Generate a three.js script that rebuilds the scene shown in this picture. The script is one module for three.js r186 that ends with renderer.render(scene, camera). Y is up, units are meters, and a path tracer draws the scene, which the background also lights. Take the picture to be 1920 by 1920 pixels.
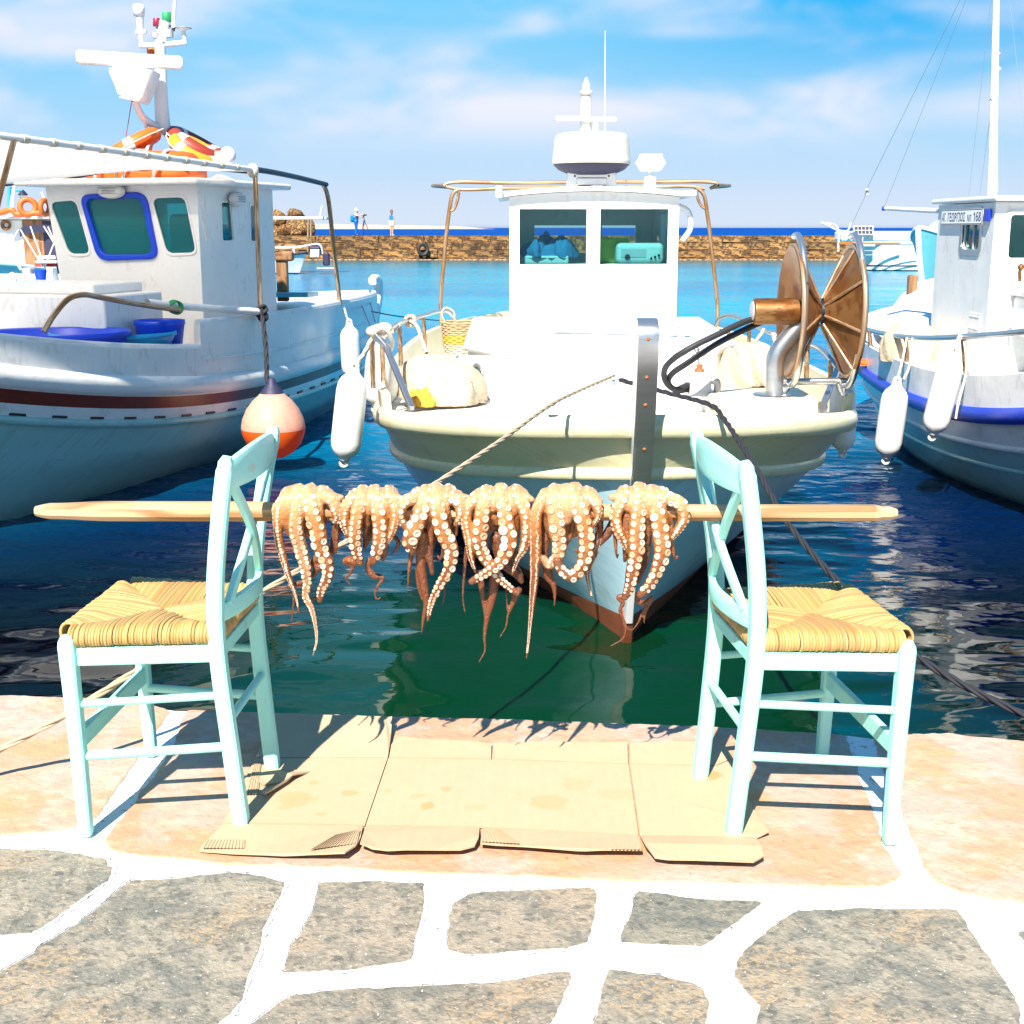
import * as THREE from 'three';
import { RoundedBoxGeometry } from 'three/addons/geometries/RoundedBoxGeometry.js';
import { mergeGeometries, mergeVertices, toCreasedNormals } from 'three/addons/utils/BufferGeometryUtils.js';

// ---------------------------------------------------------------- camera, sky, sun, exposure
const H = 1.4, WATER = -0.7, F = 2417, PITCH = THREE.MathUtils.degToRad(12.436);
const scene = new THREE.Scene();
const camera = new THREE.PerspectiveCamera(2 * Math.atan(960 / F) * 180 / Math.PI, 1, 0.05, 30000);
camera.position.set(0, H, 0); camera.rotation.x = -PITCH;
const EXPOSURE = 2.4, SUN_AZ = 0.28, SUN_EL = 0.82, SUN_POWER = 4.9, SKY_POWER = 1;
const sunDir = new THREE.Vector3(-Math.sin(SUN_AZ) * Math.cos(SUN_EL), Math.sin(SUN_EL), Math.cos(SUN_AZ) * Math.cos(SUN_EL));
const sun = new THREE.DirectionalLight(new THREE.Color(1, 0.94, 0.84), SUN_POWER);
sun.name = 'sun'; sun.position.copy(sunDir).multiplyScalar(40).add(new THREE.Vector3(0, 0, -8)); sun.target.position.set(0, 0, -8);
sun.castShadow = true; sun.shadow.mapSize.set(4096, 4096);
Object.assign(sun.shadow.camera, { left: -16, right: 16, top: 16, bottom: -16, near: 1, far: 90 });
scene.add(sun, sun.target);
const renderer = new THREE.WebGLRenderer({ antialias: true });
renderer.toneMapping = THREE.LinearToneMapping; renderer.toneMappingExposure = EXPOSURE;
renderer.shadowMap.enabled = true; renderer.setSize(1024, 1024);

// ---------------------------------------------------------------- helpers
const V = (x, y, z) => new THREE.Vector3(x, y, z);
function rng(seed) { let a = seed >>> 0; return () => { a = (a + 0x6D2B79F5) | 0; let t = Math.imul(a ^ (a >>> 15), 1 | a); t = (t + Math.imul(t ^ (t >>> 7), 61 | t)) ^ t; return ((t ^ (t >>> 14)) >>> 0) / 4294967296; }; }
const lerp = (a, b, t) => a + (b - a) * t, clamp = (x, a = 0, b = 1) => Math.min(b, Math.max(a, x)), sstep = (a, b, x) => { const t = clamp((x - a) / (b - a)); return t * t * (3 - 2 * t); };
// a point of the place measured from the photograph: pixel plus its horizontal distance, or pixel plus its height
function at(px, py, d) { const u = (px - 960) / F, v = (960 - py) / F, c = Math.cos(PITCH), s = Math.sin(PITCH), zc = d / (c + v * s); return V(u * zc, H + zc * (v * c - s), -d); }
function gnd(px, py, y = 0) { const u = (px - 960) / F, v = (960 - py) / F, c = Math.cos(PITCH), s = Math.sin(PITCH), zc = (y - H) / (v * c - s); return V(u * zc, y, -zc * (c + v * s)); }
const hash = (i, j, k) => { let h = Math.imul(i, 374761393) + Math.imul(j, 668265263) + Math.imul(k, 1274126177); h = Math.imul(h ^ (h >>> 13), 1274126177); return ((h ^ (h >>> 16)) >>> 0) / 4294967296; };
function vnoise(x, y, per, seed) {
  const i = Math.floor(x), j = Math.floor(y), fx = x - i, fy = y - j, u = fx * fx * fx * (fx * (fx * 6 - 15) + 10), v = fy * fy * fy * (fy * (fy * 6 - 15) + 10);
  const w = (a) => per ? ((a % per) + per) % per : a, h = (a, b) => hash(w(a), w(b), seed);
  return lerp(lerp(h(i, j), h(i + 1, j), u), lerp(h(i, j + 1), h(i + 1, j + 1), u), v);
}
function fbm(x, y, oct, per, seed, gain = 0.5) { let s = 0, a = 1, n = 0; for (let o = 0; o < oct; o++) { s += a * vnoise(x, y, per, seed + o * 17); n += a; a *= gain; x *= 2; y *= 2; if (per) per *= 2; } return s / n; }
const enc = (c) => Math.round(255 * clamp(c <= 0.0031308 ? c * 12.92 : 1.055 * Math.pow(c, 1 / 2.4) - 0.055));
function tex(n, fn, srgb = true, m = n) {
  const data = new Uint8Array(n * m * 4);
  for (let j = 0; j < m; j++) for (let i = 0; i < n; i++) {
    const c = fn(i / n, j / m), k = (j * n + i) * 4;
    if (srgb) { data[k] = enc(c[0]); data[k + 1] = enc(c[1]); data[k + 2] = enc(c[2]); } else data[k] = data[k + 1] = data[k + 2] = Math.round(255 * clamp(c));
    data[k + 3] = 255;
  }
  const t = new THREE.DataTexture(data, n, m); t.wrapS = t.wrapT = THREE.RepeatWrapping; t.magFilter = THREE.LinearFilter; t.minFilter = THREE.LinearMipmapLinearFilter; t.generateMipmaps = true;
  if (srgb) t.colorSpace = THREE.SRGBColorSpace; t.needsUpdate = true; return t;
}
const mix3 = (a, b, t) => [lerp(a[0], b[0], t), lerp(a[1], b[1], t), lerp(a[2], b[2], t)];
const col = (r, g, b) => new THREE.Color().setRGB(r, g, b);
function mat(color, roughness, extra = {}) { const M = new THREE.MeshPhysicalMaterial({ color: Array.isArray(color) ? col(...color) : color, roughness, side: THREE.DoubleSide, ...extra }); return M; }
// uv in metres on each flat face, by its main direction
function uvbox(g, s = 1, ox = 0, oy = 0) {
  const p = g.attributes.position, n = g.attributes.normal, uv = new Float32Array(p.count * 2);
  for (let i = 0; i < p.count; i++) {
    const ax = Math.abs(n.getX(i)), ay = Math.abs(n.getY(i)), az = Math.abs(n.getZ(i)); let a, b;
    if (ay >= ax && ay >= az) { a = p.getX(i); b = p.getZ(i); } else if (ax >= az) { a = p.getZ(i); b = p.getY(i); } else { a = p.getX(i); b = p.getY(i); }
    uv[2 * i] = a / s + ox; uv[2 * i + 1] = b / s + oy;
  }
  g.setAttribute('uv', new THREE.BufferAttribute(uv, 2)); return g;
}
const used = new Map();
function numbered(name) { const n = used.get(name) ?? 0; used.set(name, n + 1); return n ? name + '_' + String(n).padStart(3, '0') : name; }
function tag(o, label, category, group, kind) { if (label) o.userData.label = label; if (category) o.userData.category = category; if (group) o.userData.group = group; if (kind) o.userData.kind = kind; return o; }
function thing(name, label, category, pos = [0, 0, 0], turn = 0, group) { const o = new THREE.Group(); o.name = numbered(name); o.position.set(...pos); o.rotation.y = turn; scene.add(o); o.updateMatrixWorld(true); return tag(o, label, category, group); }
// part(): the geometry is in the parent's own axes; wpart(): the geometry is in world coordinates
function part(name, geo, m, parent, label) {
  if (Array.isArray(geo)) geo = join(geo);
  const o = new THREE.Mesh(geo, m); o.name = parent ? name : numbered(name); o.castShadow = o.receiveShadow = true; (parent ?? scene).add(o); o.updateMatrixWorld(true); if (label) o.userData.label = label; return o;
}
function wpart(name, geo, m, parent, label) { if (Array.isArray(geo)) geo = join(geo); if (parent) geo.applyMatrix4(parent.matrixWorld.clone().invert()); return part(name, geo, m, parent, label); }
function solo(name, geo, m, label, category, group, pos) { if (Array.isArray(geo)) geo = join(geo); const o = part(name, geo, m); if (pos) o.position.set(...pos); return tag(o, label, category, group); }
function clean(g) { const q = g.index ? g.toNonIndexed() : g; for (const k of Object.keys(q.attributes)) if (!['position', 'normal', 'uv'].includes(k)) q.deleteAttribute(k); if (!q.attributes.uv) uvbox(q); return q; }
function join(list) { return list.length === 1 ? list[0] : mergeGeometries(list.map(clean)); }
const move = (g, x, y, z) => g.translate(x, y, z);
function box(w, h, d, x = 0, y = 0, z = 0, r = 0.008, ry = 0) { const g = new RoundedBoxGeometry(w, h, d, 2, Math.min(r, w / 2.1, h / 2.1, d / 2.1)); if (ry) g.rotateY(ry); return uvbox(g).translate(x, y, z); }
function cyl(a, b, r0, r1 = r0, seg = 14) { const d = b.clone().sub(a), L = d.length(), g = new THREE.CylinderGeometry(r1, r0, L, seg, 1); g.translate(0, L / 2, 0); g.applyQuaternion(new THREE.Quaternion().setFromUnitVectors(V(0, 1, 0), d.normalize())); return g.translate(a.x, a.y, a.z); }
function tube(pts, r, n = 0, seg = 8, closed = false, tension = 0.5) { const c = new THREE.CatmullRomCurve3(pts, closed, 'centripetal', tension); return new THREE.TubeGeometry(c, n || Math.max(8, pts.length * 6), r, seg, closed); }
function bar(a, b, w, h, up = V(0, 1, 0), r = 0.004) { const d = b.clone().sub(a), L = d.length(); d.normalize(); const x = up.clone().cross(d).normalize(), y = d.clone().cross(x), g = new RoundedBoxGeometry(w, h, L, 2, Math.min(r, w / 2.1, h / 2.1)); uvbox(g); g.translate(0, 0, L / 2); g.applyMatrix4(new THREE.Matrix4().makeBasis(x, y, d)); return g.translate(a.x, a.y, a.z); }
function lathe(prof, seg = 28, axis = null, pos = null) { const g = new THREE.LatheGeometry(prof.map(([r, y]) => new THREE.Vector2(r, y)), seg); if (axis) g.applyQuaternion(new THREE.Quaternion().setFromUnitVectors(V(0, 1, 0), axis.clone().normalize())); if (pos) g.translate(pos.x, pos.y, pos.z); return g; }
function ball(r, x, y, z, sx = 1, sy = 1, sz = 1, seg = 20) { const g = new THREE.SphereGeometry(r, seg, Math.ceil(seg * 0.7)); g.scale(sx, sy, sz); return g.translate(x, y, z); }
// a section swept along points; size(t) = [half width, half height], rounded square with exponent e
function sweep(pts, size, side, n = 24, e = 4, seg = 20, caps = true) {
  const c = new THREE.CatmullRomCurve3(pts, false, 'centripetal'), pos = [], uv = [], idx = [];
  for (let i = 0; i <= n; i++) {
    const t = i / n, p = c.getPoint(t), T = c.getTangent(t), B = side.clone().sub(T.clone().multiplyScalar(T.dot(side))).normalize(), N = T.clone().cross(B), [a, b] = size(t);
    for (let j = 0; j <= seg; j++) { const th = j / seg * Math.PI * 2, k = Math.pow(Math.pow(Math.abs(Math.cos(th)), e) + Math.pow(Math.abs(Math.sin(th)), e), -1 / e), q = p.clone().addScaledVector(B, a * k * Math.cos(th)).addScaledVector(N, b * k * Math.sin(th)); pos.push(q.x, q.y, q.z); uv.push(j / seg * 2 * (a + b) * 2, t * c.getLength()); }
  }
  for (let i = 0; i < n; i++) for (let j = 0; j < seg; j++) { const a = i * (seg + 1) + j, b = a + seg + 1; idx.push(a, b, a + 1, b, b + 1, a + 1); }
  if (caps) for (const i of [0, n]) { const k = pos.length / 3, p = c.getPoint(i / n); pos.push(p.x, p.y, p.z); uv.push(0, 0); for (let j = 0; j < seg; j++) { const a = i * (seg + 1) + j; i ? idx.push(k, a, a + 1) : idx.push(k, a + 1, a); } }
  const g = new THREE.BufferGeometry(); g.setAttribute('position', new THREE.Float32BufferAttribute(pos, 3)); g.setAttribute('uv', new THREE.Float32BufferAttribute(uv, 2)); g.setIndex(idx); return toCreasedNormals(g, 0.7);
}
// rows of points to a smooth sheet
function sheet(rows, flip = false, crease = 0) {
  const n = rows.length, m = rows[0].length, pos = [], uv = [], idx = []; let du = 0;
  rows.forEach((r, i) => { if (i) du += r[m >> 1].distanceTo(rows[i - 1][m >> 1]); let dv = 0; r.forEach((p, j) => { if (j) dv += p.distanceTo(r[j - 1]); pos.push(p.x, p.y, p.z); uv.push(dv, du); }); });
  for (let i = 0; i < n - 1; i++) for (let j = 0; j < m - 1; j++) { const a = i * m + j, b = a + m; flip ? idx.push(a, a + 1, b, b, a + 1, b + 1) : idx.push(a, b, a + 1, b, b + 1, a + 1); }
  const g = new THREE.BufferGeometry(); g.setAttribute('position', new THREE.Float32BufferAttribute(pos, 3)); g.setAttribute('uv', new THREE.Float32BufferAttribute(uv, 2)); g.setIndex(idx); g.computeVertexNormals(); return crease ? toCreasedNormals(g, crease) : g;
}
// flat outline (x, y) with holes, pushed back by depth, lying in the xy plane, front at z = 0
function plate(outline, depth, holes = [], bevel = 0) {
  const s = new THREE.Shape(outline.map(([x, y]) => new THREE.Vector2(x, y)));
  for (const h of holes) s.holes.push(new THREE.Path(h.map(([x, y]) => new THREE.Vector2(x, y))));
  const g = new THREE.ExtrudeGeometry(s, { depth: depth - 2 * bevel, bevelEnabled: bevel > 0, bevelSize: bevel, bevelThickness: bevel, bevelOffset: -bevel, bevelSegments: 2, curveSegments: 6 });
  g.translate(0, 0, -depth + bevel); return uvbox(g);
}
function rounded(x0, y0, x1, y1, r, slant = 0, n = 5) { const o = []; for (const [cx, cy, a] of [[x1 - r, y1 - r, 0], [x0 + r, y1 - r, 1], [x0 + r, y0 + r, 2], [x1 - r, y0 + r, 3]]) for (let i = 0; i <= n; i++) { const t = (a + i / n) * Math.PI / 2, y = cy + r * Math.sin(t); o.push([cx + r * Math.cos(t) + slant * (y - y0), y]); } return o; }
const shrink = (poly, k) => { const cx = poly.reduce((s, p) => s + p[0], 0) / poly.length, cy = poly.reduce((s, p) => s + p[1], 0) / poly.length; return poly.map(([x, y]) => { const dx = x - cx, dy = y - cy, L = Math.hypot(dx, dy); return [cx + dx * (1 - k / L), cy + dy * (1 - k / L)]; }); };
// a laid rope of three strands
function rope(pts, r, twist = 14, per = 1) {
  const c = new THREE.CatmullRomCurve3(pts, false, 'centripetal'), L = c.getLength(), n = Math.min(900, Math.ceil(L * twist * 7 * per)), fr = c.computeFrenetFrames(n), out = [];
  for (let s = 0; s < 3; s++) { const q = []; for (let i = 0; i <= n; i++) { const p = c.getPointAt(i / n), a = s * 2.0944 + i / n * L * twist * 2 * Math.PI / 3; q.push(p.addScaledVector(fr.normals[i], Math.cos(a) * r * 0.5).addScaledVector(fr.binormals[i], Math.sin(a) * r * 0.5)); } out.push(new THREE.TubeGeometry(new THREE.CatmullRomCurve3(q), n, r * 0.56, 5)); }
  return out;
}
// smooth skin round chains of tapered capsules: chains = [[[x, y, z, r], ...], ...]
function skin(chains, cell, k, colour) {
  const lo = [1e9, 1e9, 1e9], hi = [-1e9, -1e9, -1e9], pad = 4 * k + 2 * cell;
  for (const c of chains) for (const q of c) for (let a = 0; a < 3; a++) { lo[a] = Math.min(lo[a], q[a] - q[3] - pad); hi[a] = Math.max(hi[a], q[a] + q[3] + pad); }
  const N = [0, 1, 2].map((a) => Math.ceil((hi[a] - lo[a]) / cell) + 2), S = new Float64Array(N[0] * N[1] * N[2]), best = new Float32Array(S.length).fill(1e9), who = new Uint8Array(S.length), where = new Float32Array(S.length), dist = new Float32Array(S.length), id = (x, y, z) => x + N[0] * (y + N[1] * z);
  chains.forEach((c, ci) => {
    const touched = [];
    for (let s = 0; s + 1 < c.length || s === 0; s++) {
      const A = c[s], B = c[Math.min(s + 1, c.length - 1)], R = Math.max(A[3], B[3]) + pad, i0 = [], i1 = [];
      for (let a = 0; a < 3; a++) { i0[a] = Math.max(0, Math.floor((Math.min(A[a], B[a]) - R - lo[a]) / cell)); i1[a] = Math.min(N[a] - 1, Math.ceil((Math.max(A[a], B[a]) + R - lo[a]) / cell)); }
      const bx = B[0] - A[0], by = B[1] - A[1], bz = B[2] - A[2], bb = bx * bx + by * by + bz * bz || 1e-12;
      for (let z = i0[2]; z <= i1[2]; z++) for (let y = i0[1]; y <= i1[1]; y++) for (let x = i0[0]; x <= i1[0]; x++) {
        const px = lo[0] + x * cell - A[0], py = lo[1] + y * cell - A[1], pz = lo[2] + z * cell - A[2], t = clamp((px * bx + py * by + pz * bz) / bb), d = Math.hypot(px - t * bx, py - t * by, pz - t * bz) - lerp(A[3], B[3], t), i = id(x, y, z);
        if (dist[i] === 0) { dist[i] = d + 100; touched.push(i); } else if (d + 100 < dist[i]) dist[i] = d + 100;
        if (d < best[i]) { best[i] = d; who[i] = ci; where[i] = (s + t) / Math.max(1, c.length - 1); }
      }
    }
    for (const i of touched) { S[i] += Math.exp(-(dist[i] - 100) / k); dist[i] = 0; }
  });
  const f = new Float32Array(S.length); for (let i = 0; i < S.length; i++) f[i] = S[i] > 0 ? -k * Math.log(S[i]) : 1;
  const vid = new Int32Array(S.length).fill(-1), pos = [], nor = [], rgb = [], idx = [], C = [[0, 0, 0], [1, 0, 0], [0, 1, 0], [1, 1, 0], [0, 0, 1], [1, 0, 1], [0, 1, 1], [1, 1, 1]], E = [[0, 1], [2, 3], [4, 5], [6, 7], [0, 2], [1, 3], [4, 6], [5, 7], [0, 4], [1, 5], [2, 6], [3, 7]];
  for (let z = 0; z < N[2] - 1; z++) for (let y = 0; y < N[1] - 1; y++) for (let x = 0; x < N[0] - 1; x++) {
    const v = C.map(([a, b, c]) => f[id(x + a, y + b, z + c)]); let neg = 0; for (const q of v) if (q < 0) neg++; if (neg === 0 || neg === 8) continue;
    let n = 0, sx = 0, sy = 0, sz = 0;
    for (const [a, b] of E) if ((v[a] < 0) !== (v[b] < 0)) { const t = v[a] / (v[a] - v[b]); sx += lerp(C[a][0], C[b][0], t); sy += lerp(C[a][1], C[b][1], t); sz += lerp(C[a][2], C[b][2], t); n++; }
    sx /= n; sy /= n; sz /= n; vid[id(x, y, z)] = pos.length / 3; pos.push(lo[0] + (x + sx) * cell, lo[1] + (y + sy) * cell, lo[2] + (z + sz) * cell);
    const gx = v[1] + v[3] + v[5] + v[7] - v[0] - v[2] - v[4] - v[6], gy = v[2] + v[3] + v[6] + v[7] - v[0] - v[1] - v[4] - v[5], gz = v[4] + v[5] + v[6] + v[7] - v[0] - v[1] - v[2] - v[3], g = Math.hypot(gx, gy, gz) || 1; nor.push(gx / g, gy / g, gz / g);
    if (colour) { const i = id(x, y, z); rgb.push(...colour(who[i], where[i], pos.slice(-3), nor.slice(-3))); }
  }
  for (let z = 1; z < N[2] - 1; z++) for (let y = 1; y < N[1] - 1; y++) for (let x = 1; x < N[0] - 1; x++) {
    const a = f[id(x, y, z)] < 0;
    for (const [ax, q] of [[0, [[0, -1, -1], [0, 0, -1], [0, 0, 0], [0, -1, 0]]], [1, [[-1, 0, -1], [-1, 0, 0], [0, 0, 0], [0, 0, -1]]], [2, [[-1, -1, 0], [0, -1, 0], [0, 0, 0], [-1, 0, 0]]]]) {
      if (a === (f[id(x + (ax === 0), y + (ax === 1), z + (ax === 2))] < 0)) continue;
      const w = q.map(([i, j, l]) => vid[id(x + i, y + j, z + l)]); if (w.includes(-1)) continue;
      a ? idx.push(w[0], w[1], w[2], w[0], w[2], w[3]) : idx.push(w[0], w[2], w[1], w[0], w[3], w[2]);
    }
  }
  const g = new THREE.BufferGeometry(); g.setAttribute('position', new THREE.Float32BufferAttribute(pos, 3)); g.setAttribute('normal', new THREE.Float32BufferAttribute(nor, 3)); if (colour) g.setAttribute('color', new THREE.Float32BufferAttribute(rgb, 3)); g.setIndex(idx); return g;
}

// ---------------------------------------------------------------- sky: clear summer blue, thin rose-white cloud
{
  const W = 2048, Hh = 1024, data = new Float32Array(W * Hh * 4);
  for (let j = 0; j < Hh; j++) for (let i = 0; i < W; i++) {
    const el = ((j + 0.5) / Hh - 0.5) * Math.PI, az = ((i + 0.5) / W - 0.5) * 2 * Math.PI, e = Math.max(0, el) * 180 / Math.PI, k = (j * W + i) * 4;
    const x = Math.cos(az) * Math.cos(el), z = Math.sin(az) * Math.cos(el), right = x * 0.5 + 0.5;
    let c = mix3([0.42, 0.48, 0.58], [0.24, 0.43, 0.60], sstep(0, 5, e));
    c = mix3(c, mix3([0.11, 0.38, 0.60], [0.0, 0.285, 0.58], sstep(0.5, 0.64, right)), sstep(3.5, 9.5, e)); c = mix3(c, [0.045, 0.20, 0.44], sstep(10, 32, e)); c = mix3(c, [0.02, 0.085, 0.24], sstep(32, 90, e));
    const X = az * 7, Y = el * 24;
    const n = fbm(X + 31 + fbm(X, Y, 3, 0, 5) * 1.2, Y + 7, 5, 0, 71, 0.52), big = fbm(X * 0.55 + 3.3, Y * 0.55 + 1.9, 3, 0, 13);
    const band = sstep(2.4, 5.0, e) * (1 - sstep(8.4, 12, e));
    const cl = (1 - 0.25 * sstep(0.6, 0.68, right) * sstep(0.7, 0.6, right * 0.2 + 0.5)) * clamp(sstep(0.43, 0.72, n * 0.6 + big * 0.45) * band + sstep(0.58, 0.85, n) * 0.35 * sstep(9, 14, e) * (1 - sstep(30, 60, e)));
    c = mix3(c, [0.56, 0.55, 0.62], cl * 0.88);
    if (el < 0) c = [0.2, 0.3, 0.4];
    const q = 0.69; data[k] = c[0] * q; data[k + 1] = c[1] * q; data[k + 2] = c[2] * q; data[k + 3] = 1;
  }
  const t = new THREE.DataTexture(data, W, Hh, THREE.RGBAFormat, THREE.FloatType); t.mapping = THREE.EquirectangularReflectionMapping; t.magFilter = t.minFilter = THREE.LinearFilter; t.needsUpdate = true;
  scene.background = t; scene.environment = t; scene.backgroundIntensity = scene.environmentIntensity = SKY_POWER;
}

// ---------------------------------------------------------------- materials
const M = {};
{
  const S = 512;
  const schist = tex(1024, (u, v) => { const w = fbm(u * 6, v * 6, 4, 6, 3) - 0.5, n = 0.55 * fbm(u * 11 + w * 2, v * 11 + w * 2, 6, 11, 9) + 0.45 * fbm(u * 48, v * 48, 4, 48, 10, 0.65), p = fbm(u * 4 + w, v * 4, 4, 4, 21), f = fbm(u * 96, v * 96, 4, 96, 4, 0.65), sp = vnoise(u * 150, v * 150, 150, 8);
    let c = mix3([0.145, 0.145, 0.13], [0.265, 0.235, 0.192], sstep(0.32, 0.66, n)); c = mix3(c, [0.31, 0.225, 0.14], 0.7 * sstep(0.46, 0.72, p) * sstep(0.35, 0.6, f)); c = mix3(c, [0.07, 0.075, 0.07], 0.55 * sstep(0.62, 0.75, fbm(u * 44 + w * 3, v * 44, 3, 44, 66))); c = mix3(c, [0.7, 0.68, 0.64], sstep(0.955, 0.985, sp) * 0.8); const g = 0.8 + 0.45 * f; return c.map((q) => q * g * 1.06); });
  const schistB = tex(1024, (u, v) => { const w = fbm(u * 6, v * 6, 4, 6, 3) - 0.5; return 0.5 * fbm(u * 12 + w * 2, v * 12 + w * 2, 6, 12, 9, 0.65) + 0.5 * Math.abs(fbm(u * 38, v * 38, 4, 38, 40, 0.6) - 0.5) * 2; }, false);
  M.schist = [0, 1, 2].map((i) => mat([[0.96, 0.93, 0.87], [1.0, 0.93, 0.85], [0.8, 0.8, 0.75]][i], 0.82, { map: schist, bumpMap: schistB, bumpScale: 0.0065 }));
  const marble = tex(1024, (u, v) => { const w = fbm(u * 5, v * 5, 4, 5, 33), n = fbm(u * 7 + w * 2, v * 7 + w, 5, 7, 77), f = fbm(u * 32, v * 32, 4, 32, 12), b = vnoise(u * 90, v * 70, 90, 3);
    let c = mix3([0.50, 0.30, 0.18], [0.47, 0.35, 0.28], sstep(0.35, 0.65, n)); c = mix3(c, [0.56, 0.46, 0.39], 0.6 * sstep(0.42, 0.75, f * 0.5 + w * 0.5)); c = mix3(c, [0.55, 0.30, 0.13], 0.4 * sstep(0.55, 0.75, fbm(u * 3, v * 3, 3, 3, 90))); c = mix3(c, [0.2, 0.15, 0.12], 0.4 * sstep(0.93, 0.98, b)); return c; });
  const marbleB = tex(S, (u, v) => fbm(u * 18, v * 18, 6, 18, 55, 0.6), false);
  M.marble = mat([0.87, 0.82, 0.79], 0.62, { map: marble, bumpMap: marbleB, bumpScale: 0.008 });
  M.marble2 = mat([0.94, 0.89, 0.87], 0.62, { map: marble, bumpMap: marbleB, bumpScale: 0.008 });
  const lime = tex(S, (u, v) => { const n = fbm(u * 8, v * 8, 5, 8, 19), d = fbm(u * 3, v * 3, 3, 3, 61); let c = mix3([0.74, 0.72, 0.69], [0.84, 0.83, 0.81], n); c = mix3(c, [0.52, 0.43, 0.34], 0.5 * sstep(0.56, 0.74, d) * sstep(0.35, 0.6, n)); return mix3(c, [0.3, 0.24, 0.2], 0.6 * sstep(0.7, 0.76, fbm(u * 40, v * 40, 3, 40, 62))); });
  const limeB = tex(S, (u, v) => fbm(u * 20, v * 20, 6, 20, 29, 0.55), false);
  M.lime = mat([1, 1, 1], 0.85, { map: lime, bumpMap: limeB, bumpScale: 0.014 });
  const card = tex(S, (u, v) => { const n = fbm(u * 30, v * 30, 3, 30, 2), f = fbm(u * 4, v * 4, 3, 4, 47); return mix3([0.43, 0.30, 0.165], [0.51, 0.365, 0.215], 0.5 * n + 0.5 * f); });
  const cardB = tex(256, (u, v) => 0.5 + 0.5 * Math.sin(u * Math.PI * 2 * 32), false);
  M.card = mat([1, 1, 1], 0.8, { map: card, bumpMap: cardB, bumpScale: 0.0004 });
  M.cardEdge = mat([0.36, 0.24, 0.12], 0.9);
  M.stain = mat([0.47, 0.30, 0.10], 0.6);
  const wood = tex(S, (u, v) => { const w = fbm(u * 3, v * 2, 3, 0, 8), g = fbm(u * 34 + w * 5, v * 2.2, 4, 0, 15); let c = mix3([0.33, 0.17, 0.065], [0.58, 0.38, 0.20], sstep(0.3, 0.65, g)); c = mix3(c, [0.64, 0.47, 0.31], 0.5 * sstep(0.5, 0.7, w)); const k = fbm(u * 6, v * 1.5, 2, 0, 81); return mix3(c, [0.2, 0.09, 0.03], 0.7 * sstep(0.74, 0.82, k)); });
  const woodB = tex(S, (u, v) => fbm(u * 60, v * 4, 4, 0, 16), false);
  M.wood = mat([0.82, 0.78, 0.74], 0.6, { map: wood, bumpMap: woodB, bumpScale: 0.002 });
  M.woodOld = mat([0.5, 0.38, 0.3], 0.75, { map: wood, bumpMap: woodB, bumpScale: 0.004 });
  const mint = tex(S, (u, v) => { const n = fbm(u * 5, v * 5, 4, 5, 11), s = fbm(u * 40, v * 6, 3, 0, 23), p = fbm(u * 26, v * 26, 4, 26, 37); let c = mix3([0.29, 0.69, 0.60], [0.39, 0.77, 0.68], 0.5 * n + 0.5 * s); return mix3(c, [0.5, 0.45, 0.36], 0.5 * sstep(0.79, 0.82, p)); });
  const brush = tex(S, (u, v) => fbm(u * 50, v * 5, 4, 0, 63), false);
  M.mint = mat([1, 1, 1], 0.42, { map: mint, bumpMap: brush, bumpScale: 0.0012, specularIntensity: 0.6 });
  const straw = tex(256, (u, v) => { const s = fbm(u * 3, v * 40, 3, 0, 5), t = fbm(u * 8, v * 8, 3, 8, 60); return mix3(mix3([0.40, 0.23, 0.07], [0.56, 0.40, 0.19], s), [0.48, 0.33, 0.10], 0.5 * t); });
  M.straw = [[0.95, 0.95, 0.95], [1.12, 1.08, 1.0], [0.84, 0.78, 0.66]].map((c) => mat(c, 0.62, { map: straw }));
  const worn = tex(S, (u, v) => { const n = fbm(u * 4, v * 4, 5, 4, 100), st = fbm(u * 30, v * 2, 3, 0, 101), sp = vnoise(u * 120, v * 120, 120, 7); let c = mix3([0.90, 0.90, 0.90], [1, 1, 1], n); c = mix3(c, [0.72, 0.64, 0.52], 0.28 * sstep(0.55, 0.8, st) * sstep(0.4, 0.7, n)); c = mix3(c, [0.55, 0.42, 0.30], 0.22 * sstep(0.66, 0.74, fbm(u * 12, v * 9, 5, 0, 103, 0.6))); return mix3(c, [0.4, 0.26, 0.16], 0.8 * sstep(0.98, 0.995, sp)); });
  const wornB = tex(S, (u, v) => fbm(u * 6, v * 6, 4, 6, 102), false);
  const paint = (c, r = 0.3) => mat(c, r, { map: worn, bumpMap: wornB, bumpScale: 0.003, specularIntensity: 0.7 });
  M.white = paint([0.80, 0.79, 0.77]); M.whiteCool = paint([0.88, 0.855, 0.82]); M.cream = paint([0.74, 0.68, 0.43]); M.hullBlue = paint([0.50, 0.72, 0.80], 0.2); M.hullWaterTint = paint([0.36, 0.62, 0.58], 0.2);  // last entry: teal water reflection put into the lower hull colour
  M.brownStripe = paint([0.20, 0.035, 0.015]); M.antifoul = paint([0.24, 0.07, 0.03], 0.6); M.blueRail = paint([0.012, 0.04, 0.42]); M.blue = paint([0.01, 0.06, 0.62], 0.35); M.teal = paint([0.05, 0.36, 0.45]); M.darkTrim = paint([0.03, 0.035, 0.06], 0.5);
  M.turqHull = paint([0.13, 0.40, 0.44]); M.redTrim = paint([0.36, 0.02, 0.03]); M.orange = mat([0.78, 0.13, 0.012], 0.5, { map: worn }); M.orangeDark = mat([0.30, 0.035, 0.02], 0.5, { map: worn });
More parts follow.
